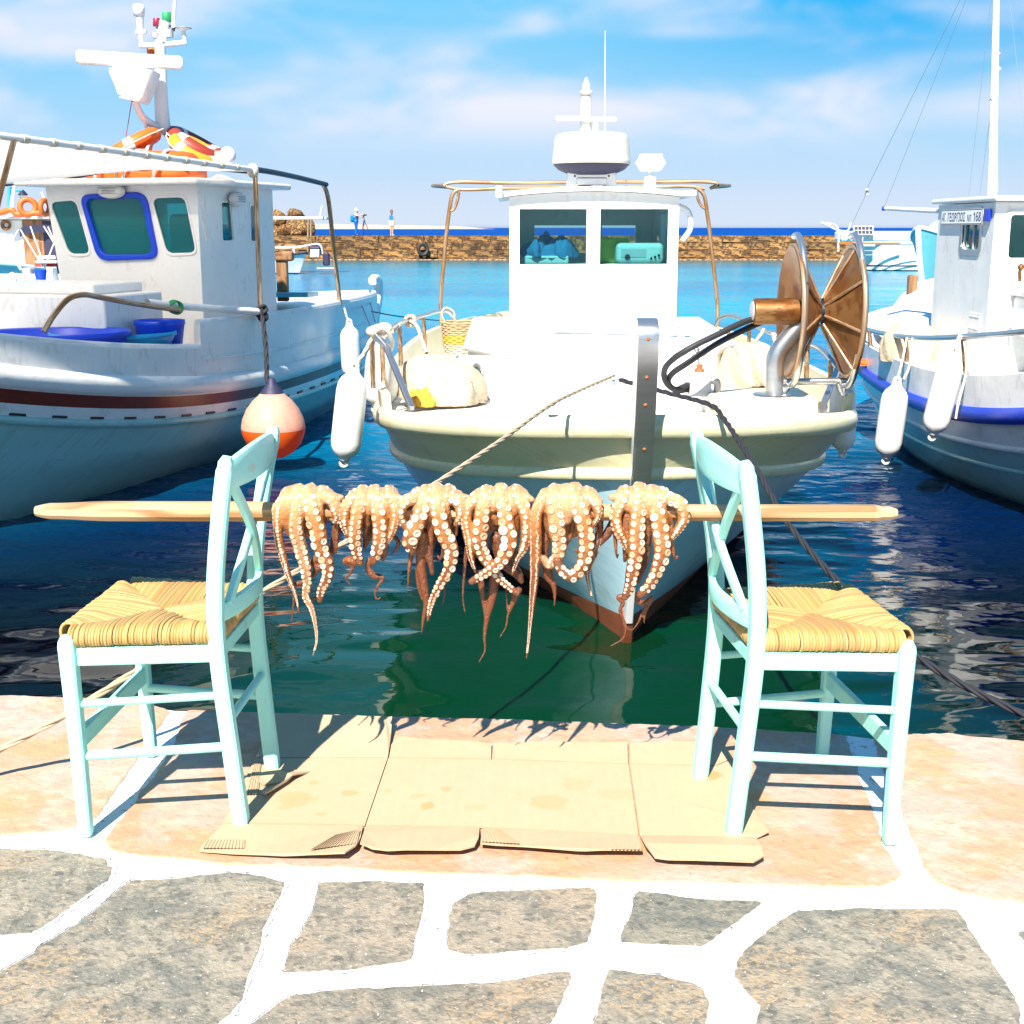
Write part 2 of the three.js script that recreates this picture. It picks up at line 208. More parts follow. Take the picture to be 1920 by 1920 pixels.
  M.buoyPale = mat([0.85, 0.47, 0.35], 0.5, { map: worn, specularIntensity: 0.5, transmission: 0.35, thickness: 0 }); M.buoyOrange = mat([1.0, 0.16, 0.015], 0.5, { map: worn, specularIntensity: 0.5, transmission: 0.35, thickness: 0 }); M.navy = mat([0.02, 0.02, 0.06], 0.6);
  M.fender = mat([0.80, 0.78, 0.73], 0.38, { map: worn, bumpMap: wornB, bumpScale: 0.003 }); M.fenderGrey = mat([0.62, 0.66, 0.70], 0.45, { map: worn });
  const steel = tex(256, (u, v) => { const s = fbm(u * 4, v * 60, 3, 0, 200), n = fbm(u * 5, v * 5, 3, 5, 201); return mix3([0.42, 0.42, 0.43], [0.62, 0.62, 0.62], 0.5 * s + 0.5 * n); });
  M.steel = mat([1, 1, 1], 0.3, { map: steel, metalness: 0.9 });
  const rustT = tex(S, (u, v) => { const n = fbm(u * 6, v * 6, 5, 6, 210), s = fbm(u * 20, v * 20, 4, 20, 211); let c = mix3([0.48, 0.36, 0.25], [0.36, 0.19, 0.07], sstep(0.35, 0.65, n)); return mix3(c, [0.20, 0.08, 0.03], sstep(0.5, 0.75, s) * 0.7); });
  M.pipe = mat([1.05, 1, 0.95], 0.42, { map: rustT, metalness: 0.55 });
  M.bronze = mat([0.62, 0.43, 0.24], 0.42, { map: rustT, metalness: 0.6, bumpMap: wornB, bumpScale: 0.002 });
  M.rust = mat([0.8, 0.4, 0.2], 0.8, { map: rustT });
  M.black = mat([0.012, 0.012, 0.016], 0.45); M.blackRope = mat([0.016, 0.016, 0.022], 0.8); M.rubber = mat([0.02, 0.02, 0.022], 0.6);
  M.ropeWhite = mat([0.60, 0.52, 0.40], 0.85); M.ropeTan = mat([0.40, 0.32, 0.22], 0.9); M.stay = mat([0.16, 0.24, 0.30], 0.5); M.green = mat([0.02, 0.28, 0.10], 0.6); M.greyBox = mat([0.42, 0.42, 0.44], 0.5, { map: worn });
  const canvasT = tex(S, (u, v) => { const n = fbm(u * 5, v * 5, 5, 5, 230), w = 0.5 + 0.25 * (Math.sin(u * 400) + Math.sin(v * 400)); return mix3([0.52, 0.40, 0.26], [0.62, 0.50, 0.35], 0.7 * n + 0.3 * w); });
  const canvasB = tex(S, (u, v) => fbm(u * 7, v * 7, 5, 7, 231, 0.55), false);
  M.canvas = mat([1, 1, 1], 0.9, { map: canvasT, bumpMap: canvasB, bumpScale: 0.012 });
  M.awning = mat([0.93, 0.85, 0.75], 0.9, { map: worn, transmission: 0.85, thickness: 0, bumpMap: canvasB, bumpScale: 0.01 });
  M.net = mat([0.62, 0.30, 0.03], 0.9); M.wicker = [[0.45, 0.30, 0.16], [0.62, 0.36, 0.05], [0.52, 0.42, 0.30]].map((c) => mat(c, 0.8));
  M.glassTeal = mat([0.03, 0.50, 0.52], 0.04, { transmission: 0.82, thickness: 0, ior: 1.5 }); M.glassClear = mat([0.62, 0.86, 0.86], 0.03, { transmission: 1, thickness: 0, ior: 1.5 }); M.glassLamp = mat([0.9, 0.95, 0.95], 0.08, { transmission: 1, thickness: 0 });
  M.inside = mat([0.4, 0.8, 0.8], 0.7); M.insideWhite = mat([0.5, 0.55, 0.55], 0.7); M.yellow = mat([0.55, 0.55, 0.02], 0.5); M.clothBlue = mat([0.02, 0.14, 0.30], 0.85); M.redCloth = mat([0.5, 0.03, 0.02], 0.8);
  const stoneT = tex(1024, (u, v) => { const n = fbm(u * 5, v * 5, 6, 5, 240, 0.58), d = fbm(u * 14, v * 9, 4, 0, 241), st = fbm(u * 16, v * 3, 4, 0, 242); let c = mix3([0.17, 0.085, 0.03], [0.42, 0.25, 0.095], sstep(0.3, 0.7, n)); c = mix3(c, [0.06, 0.04, 0.025], 0.9 * sstep(0.5, 0.64, d)); c = mix3(c, [0.05, 0.035, 0.02], 0.7 * sstep(0.53, 0.68, st)); return c; });
  const stoneB = tex(S, (u, v) => fbm(u * 8, v * 8, 6, 8, 243, 0.6), false);
  M.block = [[0.82, 0.74, 0.66], [0.95, 0.86, 0.75], [0.6, 0.56, 0.53], [0.78, 0.65, 0.53]].map((c) => mat(c, 0.92, { map: stoneT, bumpMap: stoneB, bumpScale: 0.05 }));
  M.rock = mat([1.6, 1.5, 1.4], 0.92, { map: stoneT, bumpMap: stoneB, bumpScale: 0.2 });
  M.hill = mat([0.52, 0.37, 0.30], 1, { map: worn });
  M.skin = mat([0.50, 0.29, 0.20], 0.6);
  M.flesh = mat([1, 1, 1], 0.36, { vertexColors: true, bumpMap: tex(512, (u, v) => 0.5 * fbm(u * 14, v * 14, 5, 14, 260, 0.6) + 0.5 * Math.abs(fbm(u * 40, v * 22, 3, 0, 261) - 0.5) * 2, false), bumpScale: 0.004, specularIntensity: 0.7, clearcoat: 0.25, clearcoatRoughness: 0.3 });
  M.sucker = [[0.56, 0.41, 0.29], [0.58, 0.47, 0.37], [0.48, 0.29, 0.17]].map((c) => mat(c, 0.38, { specularIntensity: 0.6 }));
  M.paint = paint;
}
// ---------------------------------------------------------------- water of the harbour, the open sea, the hill
{
  const gx = [], gz = []; for (let x = 0; ; ) { gx.push(x); x += Math.max(0.035, Math.abs(x) > 3 ? (x - 3) * 0.05 + 0.035 : 0); if (x > 130) break; }
  const xs = [...gx.slice(1).reverse().map((x) => -x), ...gx].map((x) => x + 0.5);
  for (let d = 3.1; d < 106; ) { gz.push(d); d += d < 6 ? 0.024 : 0.024 * Math.pow(d / 6, 1.75); }
  const wave = (x, z, d) => {
    const fade = 1 / (1 + Math.pow(d / 40, 2)), k = d < 9 ? 1 : 1;
    const wx = x + 0.35 * (fbm(x * 0.7 + 9, z * 0.7, 2, 0, 301) - 0.5), wz = z + 0.5 * (fbm(x * 0.6, z * 0.6 + 4, 2, 0, 302) - 0.5);
    let h = 0.05 * (fbm(wx * 0.8, wz * 1.7, 2, 0, 303, 0.3) - 0.5) + 0.026 * (1 - sstep(7, 11, d)) * (vnoise(wx * 2.1 + 0.4 * wz, wz * 4.6, 0, 305) - 0.5);
    h += 0.022 * sstep(5.8, 9.5, d) * (fbm(wx * 3.0 + 2, wz * 6.2, 3, 0, 304, 0.5) - 0.5) * (1 + 0.03 * d);
    return h * fade * k * sstep(3.0, 3.6, d);
  };
  const m = xs.length, zones = [[0, 6.6, 0.004], [6.6, 8.6, 0.010], [8.6, 11.5, 0.020], [11.5, 200, 0.034]];
  const chop = tex(1024, (u, v) => 0.6 * fbm(u * 14, v * 30, 4, 0, 320, 0.55) + 0.4 * fbm(u * 40 + 3, v * 70, 3, 0, 321), false); chop.repeat.set(1 / 7, 1 / 7);
  zones.forEach(([za, zb, bump]) => {
  const pos = [], rgb = [], uv = [], idx = [], iA = gz.findIndex((d) => d >= za), iB = gz.findIndex((d) => d >= zb), ds = gz.slice(iA, iB < 0 ? gz.length : iB + 1);
  for (const d of ds) for (const x of xs) {
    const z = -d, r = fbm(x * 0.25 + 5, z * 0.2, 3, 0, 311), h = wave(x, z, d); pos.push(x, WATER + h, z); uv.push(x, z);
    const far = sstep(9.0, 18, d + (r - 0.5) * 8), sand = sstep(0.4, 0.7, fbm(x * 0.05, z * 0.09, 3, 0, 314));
    let c = mix3([0.000, 0.0008, 0.0035], [0.000, 0.024, 0.009], sstep(0.2, 0.75, fbm(x * 0.5 + 2, z * 0.5, 3, 0, 317) * 0.5 + (1 - Math.min(1, Math.abs(x - 0.15) / 2.3)) * 0.75));  // near-black sides: the dark hull reflection is put into the water colour
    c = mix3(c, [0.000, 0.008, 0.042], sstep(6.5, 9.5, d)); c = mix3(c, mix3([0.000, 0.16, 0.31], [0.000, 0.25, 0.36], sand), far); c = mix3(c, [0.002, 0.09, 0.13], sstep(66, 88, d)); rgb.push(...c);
  }
  for (let i = 0; i < ds.length - 1; i++) for (let j = 0; j < m - 1; j++) { const a = i * m + j, b = a + m; idx.push(a, a + 1, b, b, a + 1, b + 1); }
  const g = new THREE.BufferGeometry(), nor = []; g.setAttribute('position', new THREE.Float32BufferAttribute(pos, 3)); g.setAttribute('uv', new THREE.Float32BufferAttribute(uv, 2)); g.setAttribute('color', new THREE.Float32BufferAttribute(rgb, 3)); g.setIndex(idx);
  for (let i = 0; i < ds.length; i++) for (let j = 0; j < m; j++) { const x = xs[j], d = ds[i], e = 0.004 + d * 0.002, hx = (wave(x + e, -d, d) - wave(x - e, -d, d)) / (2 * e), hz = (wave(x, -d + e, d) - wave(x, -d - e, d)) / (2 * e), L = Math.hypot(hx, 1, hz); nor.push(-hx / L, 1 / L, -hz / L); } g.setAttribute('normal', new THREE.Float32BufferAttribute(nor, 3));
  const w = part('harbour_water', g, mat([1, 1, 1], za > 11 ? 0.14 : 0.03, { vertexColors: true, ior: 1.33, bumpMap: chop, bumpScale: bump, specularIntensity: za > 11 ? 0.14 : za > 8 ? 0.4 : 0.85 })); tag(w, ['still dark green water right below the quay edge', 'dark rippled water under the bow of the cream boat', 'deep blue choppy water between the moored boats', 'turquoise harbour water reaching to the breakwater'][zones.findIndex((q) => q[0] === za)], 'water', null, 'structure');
  });
  const swell = tex(512, (u, v) => fbm(u * 10, v * 10, 5, 10, 330, 0.6), false); swell.repeat.set(1 / 30, 1 / 30);
  const rows = []; for (const d of [92, 130, 200, 400, 1000, 3000, 9000, 24000]) rows.push([-1, -0.5, 0, 0.5, 1].map((k) => V(k * (160 + d * 1.2), WATER - 0.02, -d)));
  const sg = sheet(rows, true); const q = sg.attributes.position; for (let i = 0; i < q.count; i++) sg.attributes.uv.setXY(i, q.getX(i), q.getZ(i));
  tag(part('open_sea', sg, mat([0.0, 0.045, 0.25], 0.5, { bumpMap: swell, bumpScale: 0.9, ior: 1.15, specularIntensity: 0.5 })), 'deep blue open sea behind the stone breakwater', 'sea', null, 'structure');
  // long low headland across the bay
  const hr = []; for (let j = 0; j <= 5; j++) hr.push([...Array(61).keys()].map((i) => { const t = i / 60, x = lerp(-900, -30, t), prof = (17.5 * Math.pow(clamp(1 - t * 0.98), 0.75) + 1.6) * (0.82 + 0.36 * fbm(t * 9, 2, 4, 0, 340)) * sstep(1.0, 0.93, t); return V(x, WATER + prof * Math.sin(j / 5 * Math.PI) * (0.9 + 0.2 * fbm(t * 22, j, 3, 0, 341)), -2100 - j * 70); }));
  tag(part('headland', sheet(hr), M.hill), 'low pale headland of bare rock on the horizon', 'headland', null, 'structure');
}

// ---------------------------------------------------------------- the quay: whitewashed joints, grey flagstones, rose marble kerb
const quay = thing('quay', 'stone quay with whitewashed joints at the edge of the harbour', 'quay'); quay.userData.kind = 'structure';
{
  const edge = [[-700, 1290], [-300, 1298], [0, 1305], [120, 1310], [250, 1318], [330, 1331], [510, 1337], [740, 1344], [980, 1350], [1180, 1358], [1310, 1362], [1430, 1369], [1590, 1377], [1660, 1386], [1700, 1376], [1780, 1375], [1920, 1390], [2300, 1404], [2800, 1420]].map(([x, y]) => gnd(x, y));
  const bed = [...edge.map((p) => V(p.x, 0.0005, p.z + 0.012)), V(6, 0.0005, -1.0), V(6, 0.0005, 3), V(-6, 0.0005, 3), V(-6, 0.0005, -1)];
  const flat = (pts) => { const s = new THREE.Shape(pts.map((p) => new THREE.Vector2(p.x, -p.z))); const g = new THREE.ShapeGeometry(s); g.rotateX(-Math.PI / 2); g.translate(0, pts[0].y, 0); return g; };
  part('mortar_bed', uvbox(flat(bed), 0.6), M.lime, quay);
  const drop = []; for (let k = 0; k <= 6; k++) drop.push(edge.map((p, i) => V(p.x, -0.035 - k * 0.2, p.z + 0.02 + 0.035 * (vnoise(i * 1.3, k * 1.7, 0, 5) - 0.5))));
  part('quay_wall', sheet(drop, true), M.block[2], quay);
  const R = rng(5);
  // outline in pixels, softened and roughened, with the thickness of a slab
  function slab(name, poly, m, thick, top, wob, s, y = 0) {
    const P = poly.map(([x, yy]) => gnd(x, yy, y)), out = [], n = P.length;
    const c = new THREE.CatmullRomCurve3(P, true, 'catmullrom', 0.18), N = Math.max(60, Math.round(c.getLength() / 0.012)), o = R() * 100;
    for (let i = 0; i < N; i++) { const p = c.getPoint(i / N), q = c.getTangent(i / N), a = (fbm(i * 0.16 + o, o, 4, 0, 400, 0.8) - 0.5) * wob * 2.9; out.push([p.x - q.z * a, -(p.z + q.x * a)]); }
    const sh = new THREE.Shape(out.map(([a, b]) => new THREE.Vector2(a, b))), g = new THREE.ExtrudeGeometry(sh, { depth: thick, bevelEnabled: true, bevelSize: 0.005, bevelThickness: 0.004, bevelOffset: -0.004, bevelSegments: 2 });
    g.rotateX(-Math.PI / 2); g.translate(0, top - thick - 0.004, 0); uvbox(g, s, R(), R()); const st = part(name, g, m, quay);
    if (name === 'flagstone') { // whitewash brushed over the rim of the stone
      const n2 = out.length, inner = out.map(([a, b], i) => { const [a0, b0] = out[(i + n2 - 1) % n2], [a1, b1] = out[(i + 1) % n2], L = Math.hypot(a1 - a0, b1 - b0), k = 0.002 + 0.034 * Math.pow(Math.max(0, fbm(i * 0.23 + o, o + 9, 5, 0, 410, 0.85) - 0.36), 1.3) + 0.006 * hash(i, 3, 7); return [a - (b1 - b0) / L * k, b + (a1 - a0) / L * k]; }), outer = out.map(([a, b], i) => { const [a0, b0] = out[(i + n2 - 1) % n2], [a1, b1] = out[(i + 1) % n2], L = Math.hypot(a1 - a0, b1 - b0), k = -0.001; return [a + (b1 - b0) / L * k, b - (a1 - a0) / L * k]; });
      const area = out.reduce((q, [a, b], i) => { const [c, d] = out[(i + 1) % n2]; return q + a * d - b * c; }, 0), [A, B] = area > 0 ? [outer, inner] : [inner, outer], sh2 = new THREE.Shape(A.map(([a, b]) => new THREE.Vector2(a, b))); sh2.holes.push(new THREE.Path(B.map(([a, b]) => new THREE.Vector2(a, b)))); const rg = new THREE.ShapeGeometry(sh2); rg.rotateX(-Math.PI / 2); rg.translate(0, top + 0.0012, 0); part('whitewash_edge', uvbox(rg, 0.6), M.lime, quay);
    }
    return st;
  }
  slab('kerb_stone', [[-500, 1300], [-300, 1300], [-100, 1303], [0, 1305], [120, 1309], [240, 1316], [318, 1334], [290, 1375], [225, 1470], [185, 1530], [130, 1555], [40, 1566], [-120, 1575], [-500, 1560]], M.marble2, 0.16, 0.004, 0.006, 0.9);
  slab('kerb_stone', [[352, 1334], [510, 1338], [740, 1345], [980, 1351], [1180, 1359], [1310, 1363], [1430, 1370], [1560, 1378], [1588, 1384], [1600, 1420], [1628, 1500], [1655, 1580], [1688, 1640], [1640, 1664], [1400, 1660], [1150, 1652], [900, 1642], [640, 1630], [420, 1622], [230, 1600], [196, 1580], [240, 1520], [290, 1455], [330, 1385]], M.marble, 0.16, 0.004, 0.007, 0.9);
  slab('kerb_stone', [[1640, 1388], [1700, 1378], [1780, 1377], [1920, 1391], [2200, 1404], [2500, 1412], [2600, 1640], [2300, 1740], [2050, 1716], [1920, 1694], [1820, 1680], [1752, 1655], [1722, 1600], [1690, 1520], [1655, 1440]], M.marble2, 0.16, 0.004, 0.006, 0.9);
  const flags = [
    [[-260, 1600], [-40, 1592], [120, 1597], [190, 1610], [214, 1630], [200, 1655], [130, 1705], [60, 1752], [-40, 1756], [-300, 1760]],
    [[246, 1652], [330, 1646], [430, 1636], [500, 1644], [531, 1655], [520, 1690], [490, 1760], [455, 1880], [405, 1925], [380, 2010], [-250, 2010], [-200, 1900], [0, 1826], [70, 1780], [140, 1735], [200, 1690]],
    [[602, 1656], [700, 1652], [795, 1656], [793, 1700], [786, 1740], [770, 1800], [690, 1816], [610, 1824], [533, 1824], [545, 1780], [574, 1735], [592, 1690]],
    [[852, 1692], [885, 1675], [990, 1668], [1112, 1667], [1117, 1700], [1100, 1768], [1060, 1781], [980, 1786], [900, 1795], [845, 1786], [838, 1760], [842, 1720]],
    [[1198, 1672], [1300, 1684], [1424, 1692], [1405, 1715], [1355, 1750], [1318, 1776], [1240, 1772], [1164, 1770], [1172, 1735], [1185, 1700]],
    [[1492, 1708], [1560, 1706], [1640, 1704], [1790, 1707], [1835, 1770], [1905, 1880], [1912, 2000], [1425, 2000], [1420, 1890], [1380, 1835], [1385, 1795], [1440, 1745]],
    [[560, 1864], [700, 1854], [900, 1844], [1066, 1822], [1062, 1860], [1032, 1925], [1010, 2000], [430, 2000], [470, 1920], [515, 1885]],
    [[1141, 1820], [1230, 1828], [1312, 1850], [1332, 1885], [1320, 1930], [1322, 2000], [1090, 2000], [1118, 1905]],
    [[1912, 1748], [1990, 1735], [2200, 1750], [2260, 1850], [2100, 1930], [1990, 1850], [1940, 1790]],
    [[1970, 1900], [2080, 1960], [2200, 2080], [1960, 2080]], [[-420, 1790], [-300, 1800], [-260, 1880], [-300, 1990], [-600, 1980]],
  ];
  flags.forEach((p, i) => slab('flagstone', p, M.schist[[0, 0, 1, 1, 2, 0, 1, 0, 2, 1, 0][i]], 0.05, 0.0025, 0.006, 0.75));
  slab('flagstone', [[250, 2070], [600, 2060], [900, 2070], [880, 2300], [200, 2300]], M.schist[1], 0.05, 0.0025, 0.006, 0.75); slab('flagstone', [[980, 2070], [1400, 2070], [1500, 2300], [960, 2300]], M.schist[2], 0.05, 0.0025, 0.006, 0.75);
}

// ---------------------------------------------------------------- the breakwater, its rocks, a tyre hung on it
{
  const bw = thing('breakwater', 'long rough breakwater of brown stone blocks across the harbour mouth', 'breakwater'); bw.userData.kind = 'structure';
  const R = rng(17), y0 = WATER, top = 1.58 + WATER + 0.0, D = 88;
  part('core', box(120, 1.7, 4.6, 0, WATER - 0.2 + 0.66, -D - 2.9, 0.05), M.block[2], bw);
  const shapes = [0, 1, 2].map((s) => { const g = new RoundedBoxGeometry(1, 1, 1, 2, 0.06), p = g.attributes.position; for (let i = 0; i < p.count; i++) p.setXYZ(i, p.getX(i), p.getY(i), p.getZ(i) + 0.16 * (vnoise(p.getX(i) * 4 + s * 9, p.getY(i) * 4, 0, s) - 0.5)); return uvbox(g, 2.2, s * 0.31, s * 0.17); });
  const courses = [[-0.3, 0.44], [0.14, 0.5], [0.64, 0.5], [1.14, 0.44]];
  courses.forEach(([y, h], c) => { for (let x = -24 + R(); x < 28; ) { const w = lerp(0.7, 2.3, R()) * (c === 3 ? 1.25 : 1), b = part('stone_block', shapes[Math.floor(R() * 3)], M.block[Math.floor(R() * 4)], bw); b.scale.set(w + 0.01 - 0.03 * R(), h + (c < 3 ? 0.03 : -0.01) * R(), 0.9); b.rotation.z = (R() - 0.5) * 0.035; b.position.set(x + w / 2, WATER + y + h / 2 + (c < 3 ? (R() - 0.5) * 0.05 : 0), -D - 0.3 - R() * 0.16 - (3 - c) * -0.06); x += w; } });
  part('footing', sheet([0, 1].map((k) => [...Array(70).keys()].map((i) => V(lerp(-60, 60, i / 69), WATER + 0.06 - k * 0.3, -D + 0.55 + k * 0.5 + 0.3 * vnoise(i * 0.9, k, 0, 3))))), M.block[1], bw);
  for (const s of [-1, 1]) part('end_wall', [box(36, 1.75, 0.8, s * 44 + (s > 0 ? 2 : 0), WATER + 0.7, -D - 0.2, 0.06)], M.block[1], bw);
  // boulders and rubble piled on its landward end
  const heap = thing('rock_heap', 'heap of pale eroded rock on the breakwater behind the small motorboat', 'rocks', [-16.1, top - 0.0, -91]);
  const boulder = (seed) => { const g = new THREE.IcosahedronGeometry(1, 3), p = g.attributes.position; for (let i = 0; i < p.count; i++) { const v = V(p.getX(i), p.getY(i), p.getZ(i)), k = 0.72 + 0.55 * fbm(v.x * 1.6 + seed * 3 + v.z, v.y * 1.6 + v.z * 1.3 + seed, 4, 0, 50 + seed, 0.6); p.setXYZ(i, v.x * k, v.y * k, v.z * k); } g.computeVertexNormals(); return uvbox(toCreasedNormals(g, 0.5), 1.2); };
  const B = [0, 1, 2, 3].map(boulder);
  for (let i = 0; i < 60; i++) { const t = R(), x = lerp(-3.2, 2.0, t), hh = 1.55 * Math.pow(Math.max(0, 1 - Math.pow(Math.abs(x + 0.3) / 3.4, 4)), 0.6), y = hh * R(), b = part('boulder', B[i % 4], i % 3 ? M.rock : M.block[3], heap); const s = lerp(0.28, 0.62, R()) * (1.15 - 0.3 * y / 2.3); b.scale.set(s * 1.3, s * 0.8, s); b.position.set(x, Math.max(0.2, y - 0.1), R() * 1.4 - 0.2); b.rotation.set(R() * 3, R() * 6, R() * 3); }
  const tyre = lathe([[0.19, -0.1], [0.3, -0.12], [0.36, -0.07], [0.37, 0.07], [0.31, 0.12], [0.19, 0.1], [0.17, 0], [0.19, -0.1]], 24, V(0.25, 0.1, 1)); tyre.scale(1.1, 1.25, 1);
  const ty = thing('tyre_fender', 'black tyre hung as a fender on the breakwater wall', 'tyre', at(793, 468, 87.4).toArray()); part('tyre', tyre, M.rubber, ty); part('rope', tube([V(0, 0.3, 0), V(0.05, 0.7, 0), V(0, 1.0, -0.5)], 0.03), M.blackRope, ty);
}
// ---------------------------------------------------------------- two mint chairs with rush seats
function colouredJoin(list) { for (const [g, c] of list) { const n = g.attributes.position.count, a = new Float32Array(n * 3); for (let i = 0; i < n; i++) a.set(c, i * 3); g.setAttribute('color', new THREE.BufferAttribute(a, 3)); } return mergeGeometries(list.map(([g]) => g.index ? g.toNonIndexed() : g)); }
function makeChair() {
  const c = thing('taverna_chair', 'mint green wooden chair with woven rush seat at the left end of the pole', 'chair', [-0.826, 0.004, -3.022], -0.0528), R = rng(77);
  const X = V(1, 0, 0), post = (s) => [V(0.188, 0.002, 0.16 * s), V(0.172, 0.2, 0.165 * s), V(0.156, 0.45, 0.176 * s), V(0.162, 0.6, 0.188 * s), V(0.188, 0.78, 0.208 * s), V(0.212, 0.905, 0.225 * s)];
  const taper = (t) => { const k = t > 0.985 ? 0.55 : t > 0.965 ? 0.86 : t < 0.008 ? 0.85 : 1; return [0.0188 * k * (1 - 0.06 * t), 0.0172 * k]; };
  for (const s of [1, -1]) part('leg', sweep(post(s), taper, X, 60, 7), M.mint, c, 'back leg running up into the backrest post');
  const fl = (t) => { const k = t > 0.985 ? 0.6 : t > 0.96 ? 0.9 : t < 0.012 ? 0.85 : 1; return [lerp(0.0148, 0.0192, t) * k, lerp(0.0148, 0.019, t) * k]; };
  for (const s of [1, -1]) part('leg', sweep([V(-0.162, 0.002, 0.235 * s), V(-0.168, 0.25, 0.231 * s), V(-0.176, 0.49, 0.228 * s)], fl, X, 40, 6), M.mint, c);
  for (const s of [1, -1]) part('seat_rail', bar(V(-0.17, 0.438, 0.223 * s), V(0.158, 0.438, 0.176 * s), 0.021, 0.042), M.mint, c);
  part('seat_rail', bar(V(-0.17, 0.438, -0.22), V(-0.17, 0.438, 0.22), 0.021, 0.036), M.mint, c); part('seat_rail', bar(V(0.156, 0.438, -0.175), V(0.156, 0.438, 0.175), 0.021, 0.034), M.mint, c);
  for (const s of [1, -1]) for (const [y, r] of [[0.325, 0.0094], [0.197, 0.0112]]) part('stretcher', cyl(V(-0.166, y, 0.229 * s), V(0.168, y + 0.006, 0.168 * s), r, r, 16), M.mint, c);
  part('stretcher', bar(V(-0.166, 0.235, -0.228), V(-0.166, 0.235, 0.228), 0.018, 0.045), M.mint, c, 'flat front stretcher'); part('stretcher', cyl(V(0.169, 0.265, -0.167), V(0.169, 0.265, 0.167), 0.0105, 0.0105, 16), M.mint, c);
  const arc = (y, x0, bow, z, n = 9) => [...Array(n).keys()].map((i) => { const t = i / (n - 1) * 2 - 1; return V(x0 + bow * (1 - t * t), y(t), z * t); });
  part('top_rail', sweep(arc((t) => 0.857 + 0.011 * (1 - t * t), 0.203, 0.026, 0.214), (t) => { const k = 1 - Math.pow(Math.abs(2 * t - 1), 2.2); return [0.0095, 0.029 + 0.013 * k]; }, X, 30, 7), M.mint, c);
  part('lower_rail', sweep(arc((t) => 0.536 - 0.004 * t * t, 0.163, 0.036, 0.182), () => [0.0095, 0.021], X, 30, 7), M.mint, c);
  for (const s of [1, -1]) part('cross_bar', sweep([V(0.208, 0.838, 0.178 * s), V(0.202 + 0.004 * s, 0.69, 0.008 * s), V(0.178, 0.546, -0.148 * s)], () => [0.009, 0.0125], X, 20, 6), M.mint, c);
  // rush: cords over the four sides that meet along the diagonals
  const A = [V(-0.188, 0, 0.205), V(0.143, 0, 0.162), V(0.143, 0, -0.162), V(-0.188, 0, -0.205)], C = V(-0.03, 0, 0), cords = [], out = [V(0, 0, 1), V(1, 0, 0), V(0, 0, -1), V(-1, 0, 0)];
  const reach = [0.03, 0.026, 0.03, 0.02];
  for (let e = 0; e < 4; e++) {
    const P = A[e], Q = A[(e + 1) % 4], n = Math.round(P.distanceTo(Q) / 0.0068);
    for (let i = 0; i < n; i++) {
      const t = clamp((i + 0.5 + (R() - 0.5) * 0.35) / n), p = P.clone().lerp(Q, t), inn = t < 0.5 ? P.clone().lerp(C, 2 * t) : Q.clone().lerp(C, 2 - 2 * t), o = p.clone().addScaledVector(out[e], reach[e] * 0.8), jr = (R() - 0.5) * 0.0035, skew = inn.clone().sub(p).normalize(), L = inn.distanceTo(p);
      const y = (v, h) => V(v.x, h + jr, v.z), fanned = p.clone().lerp(inn, 0.5), r = lerp(0.0036, 0.0049, R());
      const pts = [y(p.clone().addScaledVector(out[e], reach[e] * 0.5), 0.4625), y(o, 0.4655), y(p.clone().addScaledVector(out[e], reach[e]), 0.483), y(p.clone().addScaledVector(out[e], reach[e] * 0.55), 0.501), y(p.clone().lerp(inn, 0.25), 0.5035), y(fanned, 0.4995), y(inn.clone().addScaledVector(skew, 0.006), 0.486)];
      if (e !== 1 && (e === 0 ? t < 0.05 : e === 2 ? t > 0.95 : t < 0.05 || t > 0.95)) continue; const k = lerp(0.78, 1.08, R()), w = R();
      const br = R() < 0.06 ? 0.7 : 1; cords.push([new THREE.TubeGeometry(new THREE.CatmullRomCurve3(pts), 14, r, 6), [k * lerp(1, 0.9, 1 - br), k * br * lerp(0.9, 1.0, w), k * br * lerp(0.7, 1.0, w)]]);
      if (R() < 0.3) for (const q of pts) q.y -= 0.002;
    }
  }
  const rush = M.straw[0].clone(); rush.vertexColors = true;
  const seat = part('seat', colouredJoin(cords), rush, c, 'woven rush seat');
  part('seat_core', box(0.325, 0.026, 0.36, -0.022, 0.477, 0, 0.008), M.straw[2], seat);
  return c;
}
const chair = makeChair();
{
  const c = chair.clone(); c.name = numbered('taverna_chair'); c.position.set(0.69, 0.004, -2.974); c.rotation.y = Math.PI + 0.1003; scene.add(c);
  tag(c, 'mint green wooden chair with woven rush seat at the right end of the pole', 'chair'); for (const o of [chair, c]) o.userData.group = 'mint chairs that hold up the pole';
}

// ---------------------------------------------------------------- the pole
const dPole = (px) => lerp(3.035, 2.95, (px - 67) / 1615);
{
  const a = at(67, 958, dPole(67)), b = at(1682, 962, dPole(1682)), pts = [...Array(9).keys()].map((i) => a.clone().lerp(b, i / 8));
  const r = (t) => (t < 0.006 ? 0.012 : t < 0.015 ? 0.0165 : t > 0.995 ? 0.010 : t > 0.978 ? 0.016 : lerp(0.0195, 0.0245, sstep(0.02, 0.09, t))) * (t > 0.25 && t < 0.978 ? lerp(1, 0.82, sstep(0.25, 0.33, t)) : 1);
  const g = sweep(pts, (t) => [r(t), r(t)], V(0, 0.38, 0.92), 120, 2, 8); solo('wooden_pole', g, M.wood, 'long bare wooden pole laid through both chair backs', 'pole');
}

